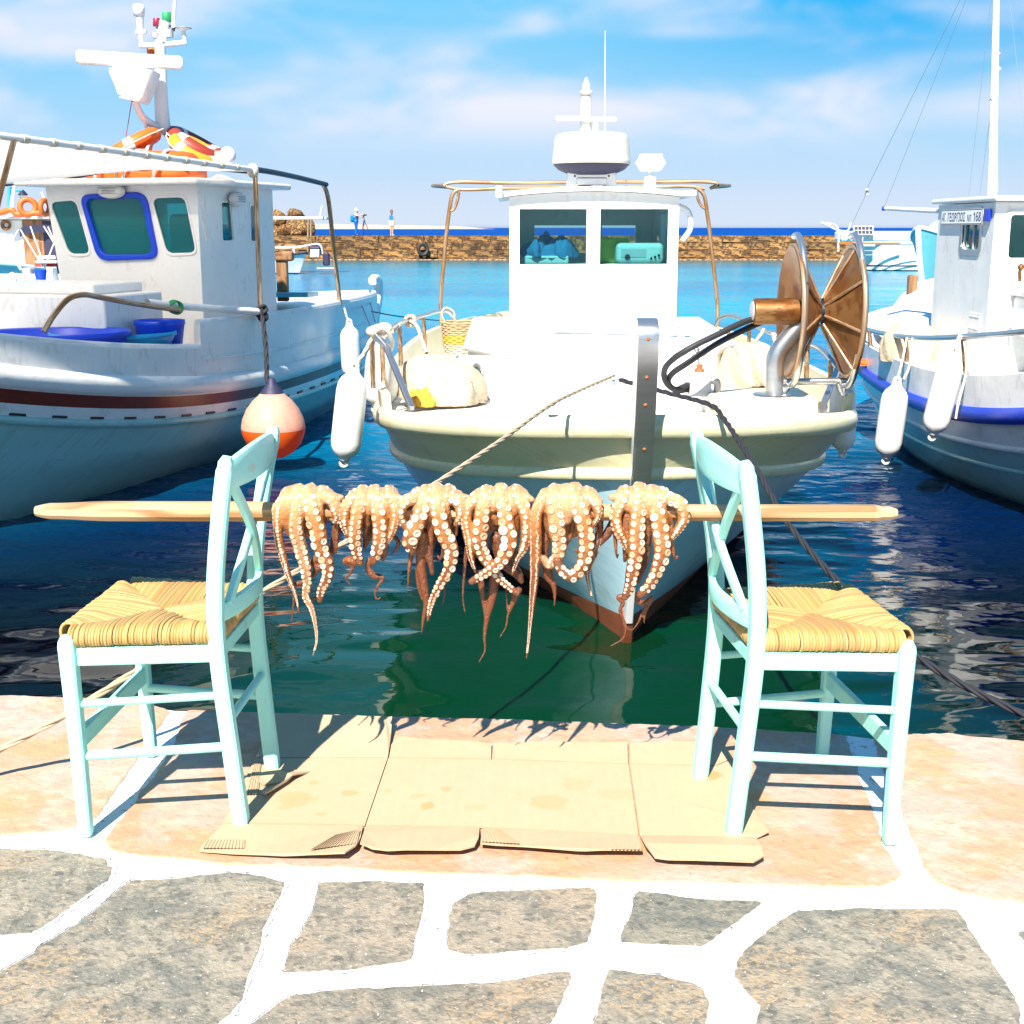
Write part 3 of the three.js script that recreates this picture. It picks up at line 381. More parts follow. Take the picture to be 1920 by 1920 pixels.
// ---------------------------------------------------------------- six octopuses draped over the pole (arms: x, y, radius in crop units)
{
  const cup = new THREE.LatheGeometry([[0.001, 0.16], [0.3, 0.16], [0.42, 0.3], [0.68, 0.5], [0.93, 0.36], [1.0, 0.05], [0.86, -0.5]].map(([r, y]) => new THREE.Vector2(r, y)), 12);
  const Y = V(0, 1, 0);
  function octopus(label, conv, unit, arms, seed) {
    const R = rng(seed), chains = [], meta = [], dots = [], toW = (x, y, dd) => { const [px, py] = conv(x, y); return at(px, py, dPole(px) + dd); };
    let sx = 0, sn = 0; for (const a of arms) if (!a.back) { sx += a.p[0]; sn++; } const cx = sx / sn, reachX = Math.max(...arms.filter((a) => a.over).map((a) => Math.abs(a.p[0] - cx))), top = conv(0, 0)[1], uy = (py) => (py - top) / (conv(0, 1)[1] - top);
    for (const a of arms) {
      const P = [], n = a.p.length / 3, dep = a.back ? 0.012 + 0.006 * R() : -0.031 - (a.z ?? 0);
      for (let i = 0; i < n; i++) P.push([a.p[3 * i], a.p[3 * i + 1], a.p[3 * i + 2] * unit * (a.over ? 1.14 : 1.08)]);
      const pts = [], rs = [];
      if (a.over) { const [x0, , r] = P[0], rel = clamp(Math.abs(x0 - cx) / reachX), x = lerp(x0, cx, 0.24 * rel); P[0][0] = lerp(x0, cx, 0.16 * rel); pts.push(toW(lerp(x, cx, 0.3), uy(962), 0.046), toW(lerp(x, cx, 0.2), uy(936), 0.036), toW(x, uy(918 + 7 * rel * rel + 3 * R()), 0.006)); rs.push(r * 1.1, r * 1.1, r * 1.05); }
      P.forEach(([x, y, r], i) => { if (a.over && i === 0) { pts.push(toW(x, Math.max(y, uy(931)), -0.021)); rs.push(r); return; } const py = conv(x, y)[1]; pts.push(toW(x, y, dep + (py > 975 && !a.back ? 0.012 * sstep(975, 1040, py) * (a.flat ? 0 : 1) : 0))); rs.push(r); });
      const curve = new THREE.CatmullRomCurve3(pts, false, 'centripetal'), N = Math.max(24, Math.ceil(curve.getLength() / 0.0045)), ch = [];
      // radius by arc position of the knots
      const kn = [0]; for (let i = 1; i < pts.length; i++) kn.push(kn[i - 1] + pts[i].distanceTo(pts[i - 1])); const LT = kn[kn.length - 1], rad = (s) => { const q = s * LT; let i = 0; while (i < kn.length - 2 && kn[i + 1] < q) i++; return lerp(rs[i], rs[i + 1], clamp((q - kn[i]) / (kn[i + 1] - kn[i] || 1))); };
      for (let i = 0; i <= N; i++) { const p = curve.getPointAt(i / N); ch.push([p.x, p.y, p.z, Math.max(0.0021, rad(i / N) * (1 + 0.07 * (fbm(i * 0.3 + seed, a.p[0], 2, 0, 3) - 0.5)))]); }
      chains.push(ch); meta.push(a);
      if (a.s) { // two rows of suckers on the side turned to the viewer
        let s = a.over ? 0.06 / LT : 0.02, side = 1; const roll = a.roll ?? 0;
        while (s < 0.97) {
          const r = rad(s), q = Math.max(0.0016, r * lerp(0.25, 0.42, sstep(0.18, 0.5, s)) * lerp(0.66, 1.2, R()) * (a.s)), p = curve.getPointAt(s), T = curve.getTangentAt(s);
          let Nn = V(roll, 0.1, 1).addScaledVector(Y, 0.8 * clamp((p.z - toW(cx, uy(960), -0.03).z) / -0.03)); Nn.addScaledVector(T, -Nn.dot(T)).normalize(); const Bn = T.clone().cross(Nn).normalize(), th = side * 0.62 + (R() - 0.5) * 0.3, dir = Nn.clone().multiplyScalar(Math.cos(th)).addScaledVector(Bn, Math.sin(th));
          dots.push([p.clone().addScaledVector(dir, r * 0.985), dir, q]); side = -side; s += q * 1.12 / LT;
        }
      }
    }
    // the sac behind the pole
    const c0 = toW(cx, uy(945), 0.045), c1 = toW(cx, uy(985), 0.06); chains.push([[c0.x - 0.03, c0.y, c0.z, 0.026], [c1.x, c1.y, c1.z - 0.012, 0.034], [c0.x + 0.03, c0.y, c0.z, 0.026]]); meta.push({ back: 1, p: [0] });
    // skin between the arms over the pole
    const xs = arms.filter((a) => a.over).map((a) => [lerp(a.p[0], cx, 0.2 * clamp(Math.abs(a.p[0] - cx) / reachX)), a.p[2] * unit, a.p[3]]).sort((p, q) => p[0] - q[0]), perPx = 0.00122;
    for (let i = 0; i + 1 < xs.length; i++) { const [xa, ra, xa2] = xs[i], [xb, rb, xb2] = xs[i + 1], m = (xa + xb) / 2, m2 = (xa2 + xb2) / 2, half = Math.abs(conv(xb, 0)[0] - conv(xa, 0)[0]) * perPx / 2, r = clamp(half * 0.72, 0.006, 0.013), low = 958 + 26 * R(); const q = [[m, 950, 0.03, r], [m, 932, 0.022, r], [m, 925, 0.002, r], [m, 932, -0.019, r], [lerp(m, m2, 0.4), 946, -0.027, r * 0.95], [lerp(m, m2, 0.7), lerp(946, low, 0.6), -0.026, r * 0.75], [m2, low, -0.022, 0.003]]; chains.push(q.map(([x, y, dd, rr]) => { const p = toW(x, uy(y), dd); return [p.x, p.y, p.z, rr]; })); meta.push({ web: 1, p: [0] });
      const end = 985 + 60 * R(), sw = (R() - 0.5) * (xb2 - xa2) * 0.9; chains.push([[m, 945, -0.008, r], [m2, 968, -0.012, r * 1.15], [m2 + sw * 0.4, lerp(968, end, 0.5), -0.009, r * 0.95], [m2 + sw, end, -0.004, r * 0.55], [m2 + sw * 1.5, end + 9, 0.004, r * 0.35], [m2 + sw * 1.9, end + 3, 0.01, 0.003]].map(([x, y, dd, rr]) => { const p = toW(x, uy(y), dd); return [p.x, p.y, p.z, rr]; })); meta.push({ dark: 0.35 + 0.4 * R(), p: [0] }); }
    const yRef = toW(cx, uy(960), 0).y;
    const colour = (w, t, p, n) => { const a = meta[w], v = fbm(p[0] * 60 + seed, p[1] * 60 + p[2] * 40, 4, 0, 4), drop = clamp((yRef - p[1]) / 0.22); let c = mix3([0.46, 0.20, 0.065], [0.41, 0.125, 0.02], v); c = mix3(c, [0.17, 0.045, 0.01], clamp(drop * 1.45 + (v - 0.5) * 0.8)); c = mix3(c, [0.16, 0.055, 0.02], sstep(0.72, 1, t) * 0.75); if (a.dark) c = mix3(c, [0.12, 0.04, 0.022], a.dark); if (a.pale) c = mix3(c, [0.68, 0.44, 0.22], a.pale); return mix3(c, [0.60, 0.35, 0.19], 0.55 * clamp((p[1] - yRef) / 0.03)); };  // pigment with brown tips; lit tops and shaded lower arms are coloured in too
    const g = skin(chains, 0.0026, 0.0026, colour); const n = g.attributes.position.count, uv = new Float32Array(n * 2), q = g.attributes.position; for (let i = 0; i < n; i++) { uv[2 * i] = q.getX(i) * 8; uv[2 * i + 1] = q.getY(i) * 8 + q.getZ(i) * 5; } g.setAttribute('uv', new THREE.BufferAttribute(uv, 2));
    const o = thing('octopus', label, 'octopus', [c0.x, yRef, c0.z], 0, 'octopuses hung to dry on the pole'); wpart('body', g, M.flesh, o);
    const small = [[], [], []];
    for (const [p, dir, r] of dots) {
      const qn = new THREE.Quaternion().setFromUnitVectors(Y, dir), k = Math.floor(R() * 2.6);
      if (r > 0.0032) { const s = part('sucker', cup, M.sucker[k], o); s.position.copy(p).sub(o.position); s.quaternion.copy(qn); s.scale.set(r * lerp(0.9, 1.12, R()), r * 0.55, r); } else small[k].push(cup.clone().scale(r, r * 0.6, r).applyQuaternion(qn).translate(p.x, p.y, p.z));
    }
    small.forEach((l, k) => { if (l.length) { const m = wpart('small_sucker_row', l, M.sucker[k], o); m.userData.kind = 'stuff'; } });
  }
  const c1 = (x, y) => [480 + x / 4.571, 860 + y / 4.571], c2 = (x, y) => [860 + x / 4.174, 860 + y / 4.174], U1 = 0.000265, U2 = 0.00029;
  octopus('octopus with pale straight arms, first from the left chair', c1, U1, [
    { over: 1, s: 1, roll: -0.7, p: [225, 300, 46, 195, 430, 42, 187, 560, 36, 203, 720, 33, 250, 900, 28, 300, 1060, 20, 345, 1180, 12, 366, 1310, 6] },
    { over: 1, s: 1, pale: 0.25, p: [360, 260, 56, 350, 450, 56, 346, 620, 60, 385, 780, 56, 420, 920, 48, 440, 1060, 36, 428, 1180, 30, 478, 1290, 24, 508, 1420, 17, 520, 1560, 10, 487, 1690, 5] },
    { over: 1, s: 1.1, z: 0.004, p: [470, 260, 56, 478, 450, 60, 530, 620, 68, 560, 780, 62, 610, 900, 52, 615, 1010, 44, 560, 1130, 36, 547, 1215, 22] },
    { over: 1, s: 0.9, roll: 0.35, p: [600, 250, 50, 655, 350, 52, 690, 450, 46, 690, 535, 26, 640, 520, 12] },
    { over: 1, p: [690, 270, 34, 735, 330, 20], dark: 0.2 }, { over: 1, p: [285, 270, 48, 270, 420, 50, 265, 540, 38, 280, 640, 18] },
    { back: 1, dark: 0.85, p: [700, 450, 40, 690, 600, 40, 660, 760, 32, 600, 880, 26, 520, 960, 22, 440, 1040, 22, 290, 1090, 26] }, { back: 1, dark: 0.7, p: [330, 1090, 14, 325, 1200, 12, 305, 1400, 5] }, { back: 1, dark: 0.3, p: [560, 820, 30, 500, 880, 34, 520, 940, 30] }, { back: 1, dark: 0.4, p: [545, 1180, 14, 490, 1200, 12, 468, 1250, 10] },
  ], 11);
  octopus('smaller octopus with two short front arms and a curled tip, second along the pole', c1, U1, [
    { over: 1, s: 1, roll: -0.5, p: [800, 280, 44, 765, 420, 44, 755, 560, 32, 785, 660, 18] },
    { over: 1, s: 1.05, p: [905, 290, 48, 870, 480, 50, 850, 640, 52, 858, 780, 48, 890, 890, 28] },
    { over: 1, s: 1.1, z: 0.003, p: [1020, 290, 48, 1050, 480, 58, 1062, 640, 58, 1040, 780, 52, 1005, 880, 30] },
    { over: 1, s: 0.9, roll: 0.45, p: [1160, 290, 48, 1195, 420, 46, 1185, 560, 36, 1150, 670, 22, 1120, 740, 12] },
    { over: 1, dark: 0.1, p: [1215, 270, 40, 1245, 340, 22] },
    { back: 1, dark: 0.1, p: [850, 890, 22, 800, 870, 38, 765, 880, 26, 800, 910, 16] }, { back: 1, dark: 0.7, p: [840, 905, 16, 805, 985, 15, 768, 1025, 9, 815, 1085, 4] },
    { back: 1, dark: 0.55, p: [980, 870, 30, 958, 930, 28, 1005, 1000, 30, 1085, 1020, 20, 1045, 1090, 12, 1020, 1150, 10, 1035, 1205, 8, 1068, 1190, 7] },
    { back: 1, dark: 0.75, p: [1150, 640, 22, 1220, 715, 20, 1190, 790, 12, 1160, 815, 7] }, { back: 1, dark: 0.75, p: [960, 520, 50, 950, 680, 36, 930, 760, 16] },
  ], 22);
  octopus('octopus with rolled thick arms and a tangle of orange tips, third along the pole', c1, U1, [
    { over: 1, s: 1.1, roll: -0.4, p: [1340, 270, 50, 1262, 380, 52, 1232, 480, 42, 1275, 580, 26] },
    { over: 1, s: 1.15, p: [1450, 290, 52, 1412, 480, 60, 1352, 620, 68, 1322, 715, 66, 1338, 790, 34] },
    { over: 1, s: 1.2, z: 0.004, p: [1560, 290, 52, 1570, 480, 62, 1592, 600, 64, 1645, 710, 66, 1675, 810, 56, 1650, 950, 46, 1565, 1100, 36, 1505, 1230, 26, 1472, 1385, 11] },
    { over: 1, s: 1, roll: 0.4, p: [1670, 265, 50, 1735, 370, 52, 1762, 470, 42, 1715, 560, 24] }, { over: 1, p: [1790, 300, 32, 1815, 330, 20] },
    { back: 1, dark: 0.15, p: [1335, 780, 26, 1325, 860, 20, 1310, 970, 13, 1302, 1130, 5] }, { back: 1, dark: 0.3, p: [1430, 640, 48, 1412, 880, 40, 1440, 1080, 34, 1460, 1230, 26, 1432, 1380, 14, 1420, 1495, 6] },
    { back: 1, dark: 0.8, p: [1520, 640, 40, 1490, 800, 32, 1510, 980, 20] }, { back: 1, dark: 0.5, p: [1380, 950, 16, 1390, 1080, 16, 1425, 1205, 10] }, { back: 1, dark: 0.4, p: [1600, 990, 10, 1616, 1150, 8, 1596, 1250, 5] }, { back: 1, dark: 0.75, p: [1700, 560, 34, 1710, 650, 20] },
  ], 33);
  octopus('octopus with two big suckered arms crossing in front, fourth along the pole', c2, U2, [
    { over: 1, s: 0.95, roll: -0.6, p: [110, 270, 44, 70, 380, 42, 60, 500, 36, 82, 620, 32, 95, 760, 22, 132, 890, 9] },
    { over: 1, s: 1.15, p: [200, 250, 50, 190, 420, 54, 168, 560, 60, 172, 690, 56, 205, 775, 46, 275, 870, 36, 330, 950, 30, 400, 1010, 26, 458, 1050, 24] },
    { over: 1, s: 1.2, z: 0.006, flat: 1, p: [330, 250, 50, 360, 420, 54, 380, 540, 60, 395, 650, 58, 352, 770, 48, 275, 850, 40, 195, 905, 34, 100, 962, 24] },
    { over: 1, s: 0.95, roll: 0.45, p: [470, 250, 50, 515, 400, 48, 530, 540, 42, 510, 690, 34, 452, 790, 22, 420, 905, 9] },
    { over: 1, p: [555, 280, 36, 575, 320, 20] },
    { back: 1, dark: 0.45, p: [165, 900, 28, 190, 1080, 22, 206, 1220, 8] }, { back: 1, dark: 0.35, p: [285, 900, 40, 262, 1080, 34, 222, 1240, 22, 202, 1400, 12, 205, 1500, 8, 160, 1590, 4] },
    { back: 1, dark: 0.2, p: [470, 1030, 26, 450, 1050, 32, 420, 1140, 18, 386, 1220, 10, 368, 1320, 7, 326, 1392, 4] }, { back: 1, dark: 0.8, p: [62, 700, 18, 38, 960, 12, 34, 1110, 8, 50, 1200, 4] }, { back: 1, dark: 0.5, p: [365, 980, 8, 382, 1180, 5] }, { back: 1, dark: 0.85, p: [300, 620, 60, 360, 800, 60, 460, 900, 40, 490, 960, 20] },
  ], 44);
  octopus('octopus with arms looped upward and one long thin hanging arm, fifth along the pole', c2, U2, [
    { over: 1, s: 0.5, roll: -0.3, p: [625, 270, 42, 600, 450, 46, 602, 620, 46, 600, 780, 40, 590, 960, 32, 575, 1130, 22, 560, 1300, 14, 545, 1450, 9, 530, 1565, 5] },
    { over: 1, s: 1.1, pale: 0.3, p: [740, 260, 58, 755, 420, 60, 770, 560, 60, 790, 680, 54, 765, 785, 44, 705, 830, 34, 668, 780, 24] },
    { over: 1, s: 1.15, z: 0.004, flat: 1, p: [910, 260, 54, 955, 430, 58, 990, 560, 58, 1000, 700, 56, 960, 850, 50, 885, 918, 44, 800, 865, 38, 770, 800, 26] },
    { over: 1, s: 0.9, roll: 0.5, p: [1030, 265, 42, 1085, 370, 36, 1085, 460, 22, 1040, 540, 12] }, { over: 1, pale: 0.3, p: [840, 250, 54, 850, 380, 50, 850, 480, 34] },
    { back: 1, dark: 0.1, p: [690, 830, 40, 705, 920, 38, 738, 980, 24, 752, 1060, 13, 748, 1148, 5] }, { back: 1, dark: 0.7, s: 0.6, roll: 0.6, p: [1105, 430, 32, 1092, 600, 30, 1060, 750, 26, 1008, 900, 17, 1042, 1095, 6] }, { back: 1, dark: 0.5, p: [680, 500, 34, 672, 640, 40, 668, 760, 34] }, { over: 1, p: [1100, 290, 28, 1110, 330, 16] },
  ], 55);
  octopus('octopus apart from the rest with two long thick arms, nearest the right chair', c2, U2, [
    { over: 1, s: 1, roll: -0.5, p: [1280, 270, 46, 1235, 420, 44, 1240, 540, 38, 1288, 640, 30, 1322, 730, 14] },
    { over: 1, s: 1.1, flat: 1, p: [1415, 255, 54, 1402, 450, 56, 1392, 600, 58, 1385, 760, 56, 1358, 900, 48, 1332, 1020, 38, 1300, 1085, 24] },
    { over: 1, s: 1.15, z: 0.004, flat: 1, p: [1530, 255, 54, 1558, 450, 58, 1582, 600, 62, 1588, 740, 58, 1548, 880, 48, 1482, 1000, 40, 1425, 1062, 30] },
    { over: 1, s: 1, roll: 0.4, p: [1640, 250, 50, 1735, 355, 50, 1760, 470, 42, 1705, 570, 30, 1655, 640, 14] }, { over: 1, pale: 0.4, p: [1240, 285, 36, 1200, 300, 26] },
    { back: 1, dark: 0.3, p: [1300, 1080, 24, 1250, 1085, 20, 1285, 1130, 18, 1262, 1185, 13, 1302, 1300, 9, 1290, 1400, 6, 1190, 1468, 4] },
    { back: 1, dark: 0.5, p: [1410, 1060, 26, 1400, 1110, 22, 1450, 1130, 24, 1512, 1085, 16, 1490, 1140, 14, 1450, 1180, 10, 1400, 1290, 8, 1350, 1342, 6, 1290, 1290, 5] }, { back: 1, dark: 0.4, p: [1470, 1170, 12, 1455, 1230, 9, 1452, 1285, 5] },
    { back: 1, dark: 0.85, p: [1230, 460, 36, 1160, 590, 36, 1075, 690, 18] }, { back: 1, dark: 0.85, p: [1470, 600, 40, 1450, 800, 40, 1400, 960, 20] },
  ], 66);
}

// ---------------------------------------------------------------- flattened cardboard on the kerb
{
  const sheetC = thing('cardboard_sheet', 'flattened tan cardboard box laid under the pole as a drip mat', 'cardboard', [0, 0.006, -2.9]), R = rng(9);
  const P = (x, y, h) => gnd(360 + x / 1.7455, 1300 + y / 1.7455, h);
  const spots = [[340, 345, 62, 26, 0.55], [400, 292, 18, 8, 0.6], [515, 325, 30, 11, 0.7], [300, 372, 26, 10, 0.5], [770, 368, 24, 12, 0.9], [832, 312, 20, 9, 0.7], [735, 335, 24, 9, 0.4], [640, 318, 12, 6, 0.4], [930, 370, 40, 12, 0.25], [1165, 355, 66, 24, 0.5], [1262, 298, 50, 24, 0.3], [1390, 330, 60, 20, 0.25], [420, 395, 20, 8, 0.5], [1687, 265, 44, 22, 1]].map(([x, y, rx, ry, k]) => { const c = P(x, y, 0.012), ex = P(x + rx, y, 0.012), ey = P(x, y + ry, 0.012); return [c.x, c.z, ex.x - c.x, Math.abs(ey.z - c.z), k]; });
  const printed = tex(1024, (u, v) => { const x = (u > 0.5 ? u - 1 : u) * 2, z = (v - 2) * 2, n = fbm(u * 60, v * 60, 3, 60, 2), f = fbm(u * 8, v * 8, 3, 8, 47); let c = mix3([0.43, 0.305, 0.185], [0.47, 0.34, 0.215], 0.5 * n + 0.5 * f), e = 0; for (const [cx, cz, rx, rz, k] of spots) { const q = Math.hypot((x - cx) / rx, (z - cz) / rz); if (q < 2) e = Math.max(e, k * sstep(1.15, 0.8, q * (0.62 + 0.8 * fbm(x * 60 + 50, z * 60 + 300, 3, 0, 8)))); } return mix3(c, [0.40, 0.225, 0.065], 0.7 * e); }); printed.repeat.set(0.5, 0.5);
  M.card.map = printed;
  // outline with a height at every corner, 4 mm thick
  function board(name, list, seed = 1, m = M.card) {
    const pts = []; list.forEach(([x, y, h], i) => { const [x2, y2, h2] = list[(i + 1) % list.length], a = P(x, y, h), b = P(x2, y2, h2), n = Math.max(1, Math.round(a.distanceTo(b) / 0.02)); for (let k = 0; k < n; k++) { const p = a.clone().lerp(b, k / n); p.y += 0.0035 * (fbm(p.x * 14 + seed, p.z * 14, 2, 0, 7) - 0.5) * (Math.max(h, h2) > 0.012 ? 2 : 0.4); pts.push(p); } });
    const tri = THREE.ShapeUtils.triangulateShape(pts.map((p) => new THREE.Vector2(p.x, -p.z)), []), pos = [], uv = []; const put = (p, dy) => { pos.push(p.x, p.y + dy, p.z); uv.push(p.x, p.z); };
    for (const [a, b, c] of tri) { put(pts[a], 0); put(pts[b], 0); put(pts[c], 0); put(pts[a], -0.004); put(pts[c], -0.004); put(pts[b], -0.004); }
    pts.forEach((p, i) => { const q = pts[(i + 1) % pts.length]; put(p, 0); put(p, -0.004); put(q, 0); put(q, 0); put(p, -0.004); put(q, -0.004); });
    const g = new THREE.BufferGeometry(); g.setAttribute('position', new THREE.Float32BufferAttribute(pos, 3)); g.setAttribute('uv', new THREE.Float32BufferAttribute(uv, 2)); g.computeVertexNormals(); return wpart(name, g, m, sheetC);
  }
  const b = 0.012, L = 0.026;
  board('panel', [[207, 212, b], [640, 211, b], [566, 430, b], [104, 422, b]], 1); board('panel', [[643, 212, b], [985, 217, b], [1429, 233, b], [1461, 462, b], [946, 436, b], [569, 430, b]], 2);
  board('panel', [[1433, 233, b], [1715, 238, b], [1772, 215, b], [1800, 300, b], [1850, 400, 0.016], [1888, 452, 0.02], [1850, 470, b], [1466, 463, b]], 3);
  board('flap', [[209, 209, b], [232, 150, 0.02], [270, 66, 0.045], [655, 76, 0.045], [650, 150, 0.02], [641, 208, b]], 4);
  board('flap', [[645, 209, b], [652, 170, b], [664, 150, 0.016], [695, 142, 0.018], [980, 163, 0.016], [979, 213, b]], 5); board('flap', [[987, 213, b], [988, 162, 0.016], [1130, 158, 0.018], [1425, 160, 0.016], [1427, 229, b]], 6); board('flap', [[1435, 229, b], [1431, 160, 0.016], [1660, 154, 0.018], [1745, 173, 0.016], [1768, 212, b], [1714, 235, b]], 7);
  board('flap', [[103, 426, b], [560, 434, b], [552, 470, 0.025], [536, 494, 0.03], [500, 523, 0.028], [300, 528, 0.018], [120, 522, 0.014], [24, 514, 0.012], [30, 500, 0.012]], 8);
  board('flap', [[568, 434, b], [941, 440, b], [938, 470, 0.03], [925, 495, L], [880, 508, L], [640, 512, L], [590, 506, L], [550, 488, 0.03]], 9); board('flap', [[949, 440, b], [1460, 466, b], [1472, 512, L], [1290, 512, L], [1090, 496, L], [944, 488, L]], 10);
  board('flap', [[1467, 467, b], [1845, 470, b], [1862, 500, 0.03], [1871, 530, L], [1838, 550, L], [1560, 541, L], [1515, 533, L], [1484, 495, 0.03]], 11);
  // torn face paper that bares the corrugation
  for (const [x0, y0, x1, y1, x2, y2, x3, y3, h, n] of [[52, 478, 172, 478, 172, 506, 34, 506, 0.0175, 12], [470, 462, 550, 444, 540, 490, 385, 512, 0.0275, 14], [950, 442, 1010, 446, 1075, 492, 948, 485, 0.0275, 11], [205, 222, 226, 222, 216, 330, 178, 330, 0.0165, 4], [1380, 496, 1468, 500, 1470, 511, 1372, 510, 0.0295, 8]]) {
    const rows = []; for (let i = 0; i <= n * 6; i++) { const t = i / (n * 6), w = 0.0016 * Math.sin(i / 6 * Math.PI * 2); rows.push([P(lerp(x0, x1, t), lerp(y0, y1, t), h + w), P(lerp(x3, x2, t), lerp(y3, y2, t), h + w)]); } wpart('torn_corrugation', sheet(rows), M.cardEdge.clone().copy(M.card), sheetC);
  }
  board('torn_strip', [[196, 262, 0.014], [300, 250, 0.02], [388, 254, 0.014], [330, 268, 0.03], [312, 286, 0.026], [240, 328, 0.03], [228, 322, 0.016], [298, 290, 0.014], [235, 296, 0.02], [205, 280, 0.016]], 12);
}
// ---------------------------------------------------------------- boats: hull lines by level, u runs from stern (-1) to bow (1)
function lvl(l, u, side = 1, out = 0) {
  const k = u > 0 ? 1 : 0, a = Math.abs(u), b = l.B * Math.pow(Math.max(0, 1 - Math.pow(a, l.p[k])), 1 / l.q[k]), z = u < 0 ? -u * l.z[0] : u * l.z[1], y = l.y[1] + (l.y[k ? 2 : 0] - l.y[1]) * Math.pow(a, l.e ?? 2);
  return V(side * (b + out), y, z);
}
const mixL = (a, b, t) => ({ y: a.y.map((v, i) => lerp(v, b.y[i], t)), B: lerp(a.B, b.B, t), z: a.z.map((v, i) => lerp(v, b.z[i], t)), p: a.p.map((v, i) => lerp(v, b.p[i], t)), q: a.q.map((v, i) => lerp(v, b.q[i], t)), e: lerp(a.e ?? 2, b.e ?? 2, t) });
const uAt = (i, n, u0 = -1, u1 = 1) => Math.sin(lerp(Math.asin(u0), Math.asin(u1), i / n));
function skinBand(levels, n = 72, u0 = -1, u1 = 1, bulge = 0) { const out = []; for (const s of [1, -1]) { const rows = []; for (let k = 0; k < levels.length - 1; k++) for (let j = 0; j <= (k === levels.length - 2 ? 4 : 3); j++) { const L = mixL(levels[k], levels[k + 1], j / 4); rows.push([...Array(n + 1).keys()].map((i) => lvl(L, uAt(i, n, u0, u1), s))); } out.push(sheet(rows, s < 0)); } return out; }
function rail(l, r, u0 = -1, u1 = 1, sides = [1, -1], out = 0, dy = 0, n = 90, sq = 0.7) { return sides.map((s) => { const pts = []; for (let i = 0; i <= n; i++) { const p = lvl(l, uAt(i, n, u0, u1), s, out); p.y += dy; pts.push(p); } return sweep(pts, () => [r * sq, r], V(s, 0, 0.001), n * 2, 2.4, 10); }); }
function deck(l, dy, camber, u0 = -1, u1 = 1, inset = 0.02, n = 50) { const rows = []; for (let i = 0; i <= n; i++) { const p = lvl(l, uAt(i, n, u0, u1), 1, -inset); p.x = Math.max(0.001, p.x); rows.push([-1, -0.6, -0.2, 0.2, 0.6, 1].map((k) => V(p.x * k, p.y + dy + camber * (1 - k * k), p.z))); } return sheet(rows); }
function bulwark(lo, hi, t, u0, u1, sides = [1, -1], n = 60) { const out = []; for (const s of sides) { const rows = [[lo, 0], [mixL(lo, hi, 0.5), 0], [hi, 0], [hi, -t], [mixL(lo, hi, 0.5), -t], [lo, -t]].map(([L, o]) => [...Array(n + 1).keys()].map((i) => lvl(L, uAt(i, n, u0, u1), s, o))); out.push(toCreasedNormals(sheet(rows, s < 0), 0.6)); for (const u of [u0, u1]) { const a = lvl(lo, u, s), b = lvl(hi, u, s), c = lvl(hi, u, s, -t), d = lvl(lo, u, s, -t); out.push(sheet([[a, d], [b, c]])); } } return out; }
function fender(name, label, top, bot, r, m, group, ropeTo) {
  const d = bot.clone().sub(top), L = d.length(), f = thing(name, label, 'fender', top.toArray(), 0, group), k = r;
  const prof = [[0.001, 0], [k * 0.34, 0], [k * 0.37, k * 0.22], [k * 0.5, k * 0.42], [k * 0.76, k * 0.66], [k * 0.93, k * 1.0], [k, k * 1.5], [k * 1.01, L * 0.5], [k, L - k * 1.4], [k * 0.94, L - k * 0.95], [k * 0.76, L - k * 0.6], [k * 0.45, L - k * 0.36], [k * 0.34, L - k * 0.2], [k * 0.3, L - 0.002], [0.001, L]];
  const g = lathe(prof, 28); g.applyQuaternion(new THREE.Quaternion().setFromUnitVectors(V(0, 1, 0), d.clone().normalize())); part('body', g, m, f);
  const eye = (p, q) => { const e = new THREE.TorusGeometry(k * 0.2, k * 0.13, 8, 16); e.translate(p.x, p.y, p.z); return part('eye', e, m, f); }; eye(d.clone().normalize().multiplyScalar(-k * 0.12)); eye(d.clone().normalize().multiplyScalar(L + k * 0.1));
  if (ropeTo) { const q = ropeTo.clone().sub(top); part('rope', rope([V(0, 0.01, 0), q.clone().multiplyScalar(0.5).add(V(0, -0.01, 0.012)), q], 0.011, 12), M.ropeWhite, f); }
  return f;
}
function wallGrid(w0, w1, y0, y1, holes, t) { return plate([[w0, y0], [w1, y0], [w1, y1], [w0, y1]], t, holes); }
const rect = (x0, y0, x1, y1) => [[x0, y0], [x1, y0], [x1, y1], [x0, y1]];
function lump(w, h, d, seed, amp = 0.25) { const g = new THREE.SphereGeometry(1, 40, 26), p = g.attributes.position; for (let i = 0; i < p.count; i++) { const x = p.getX(i), y = p.getY(i), z = p.getZ(i), k = 1 + amp * (fbm(x * 1.7 + seed, y * 1.7 + z * 1.5 + seed, 4, 0, seed) - 0.5) * 2, sq = Math.pow(Math.pow(Math.abs(x), 3) + Math.pow(Math.abs(y), 3) + Math.pow(Math.abs(z), 3), -1 / 3) * 0.5 + 0.5; p.setXYZ(i, x * k * sq * w / 2, Math.max(-0.05, y * k * sq) * h, z * k * sq * d / 2); } g.computeVertexNormals(); return uvbox(g, 0.6); }

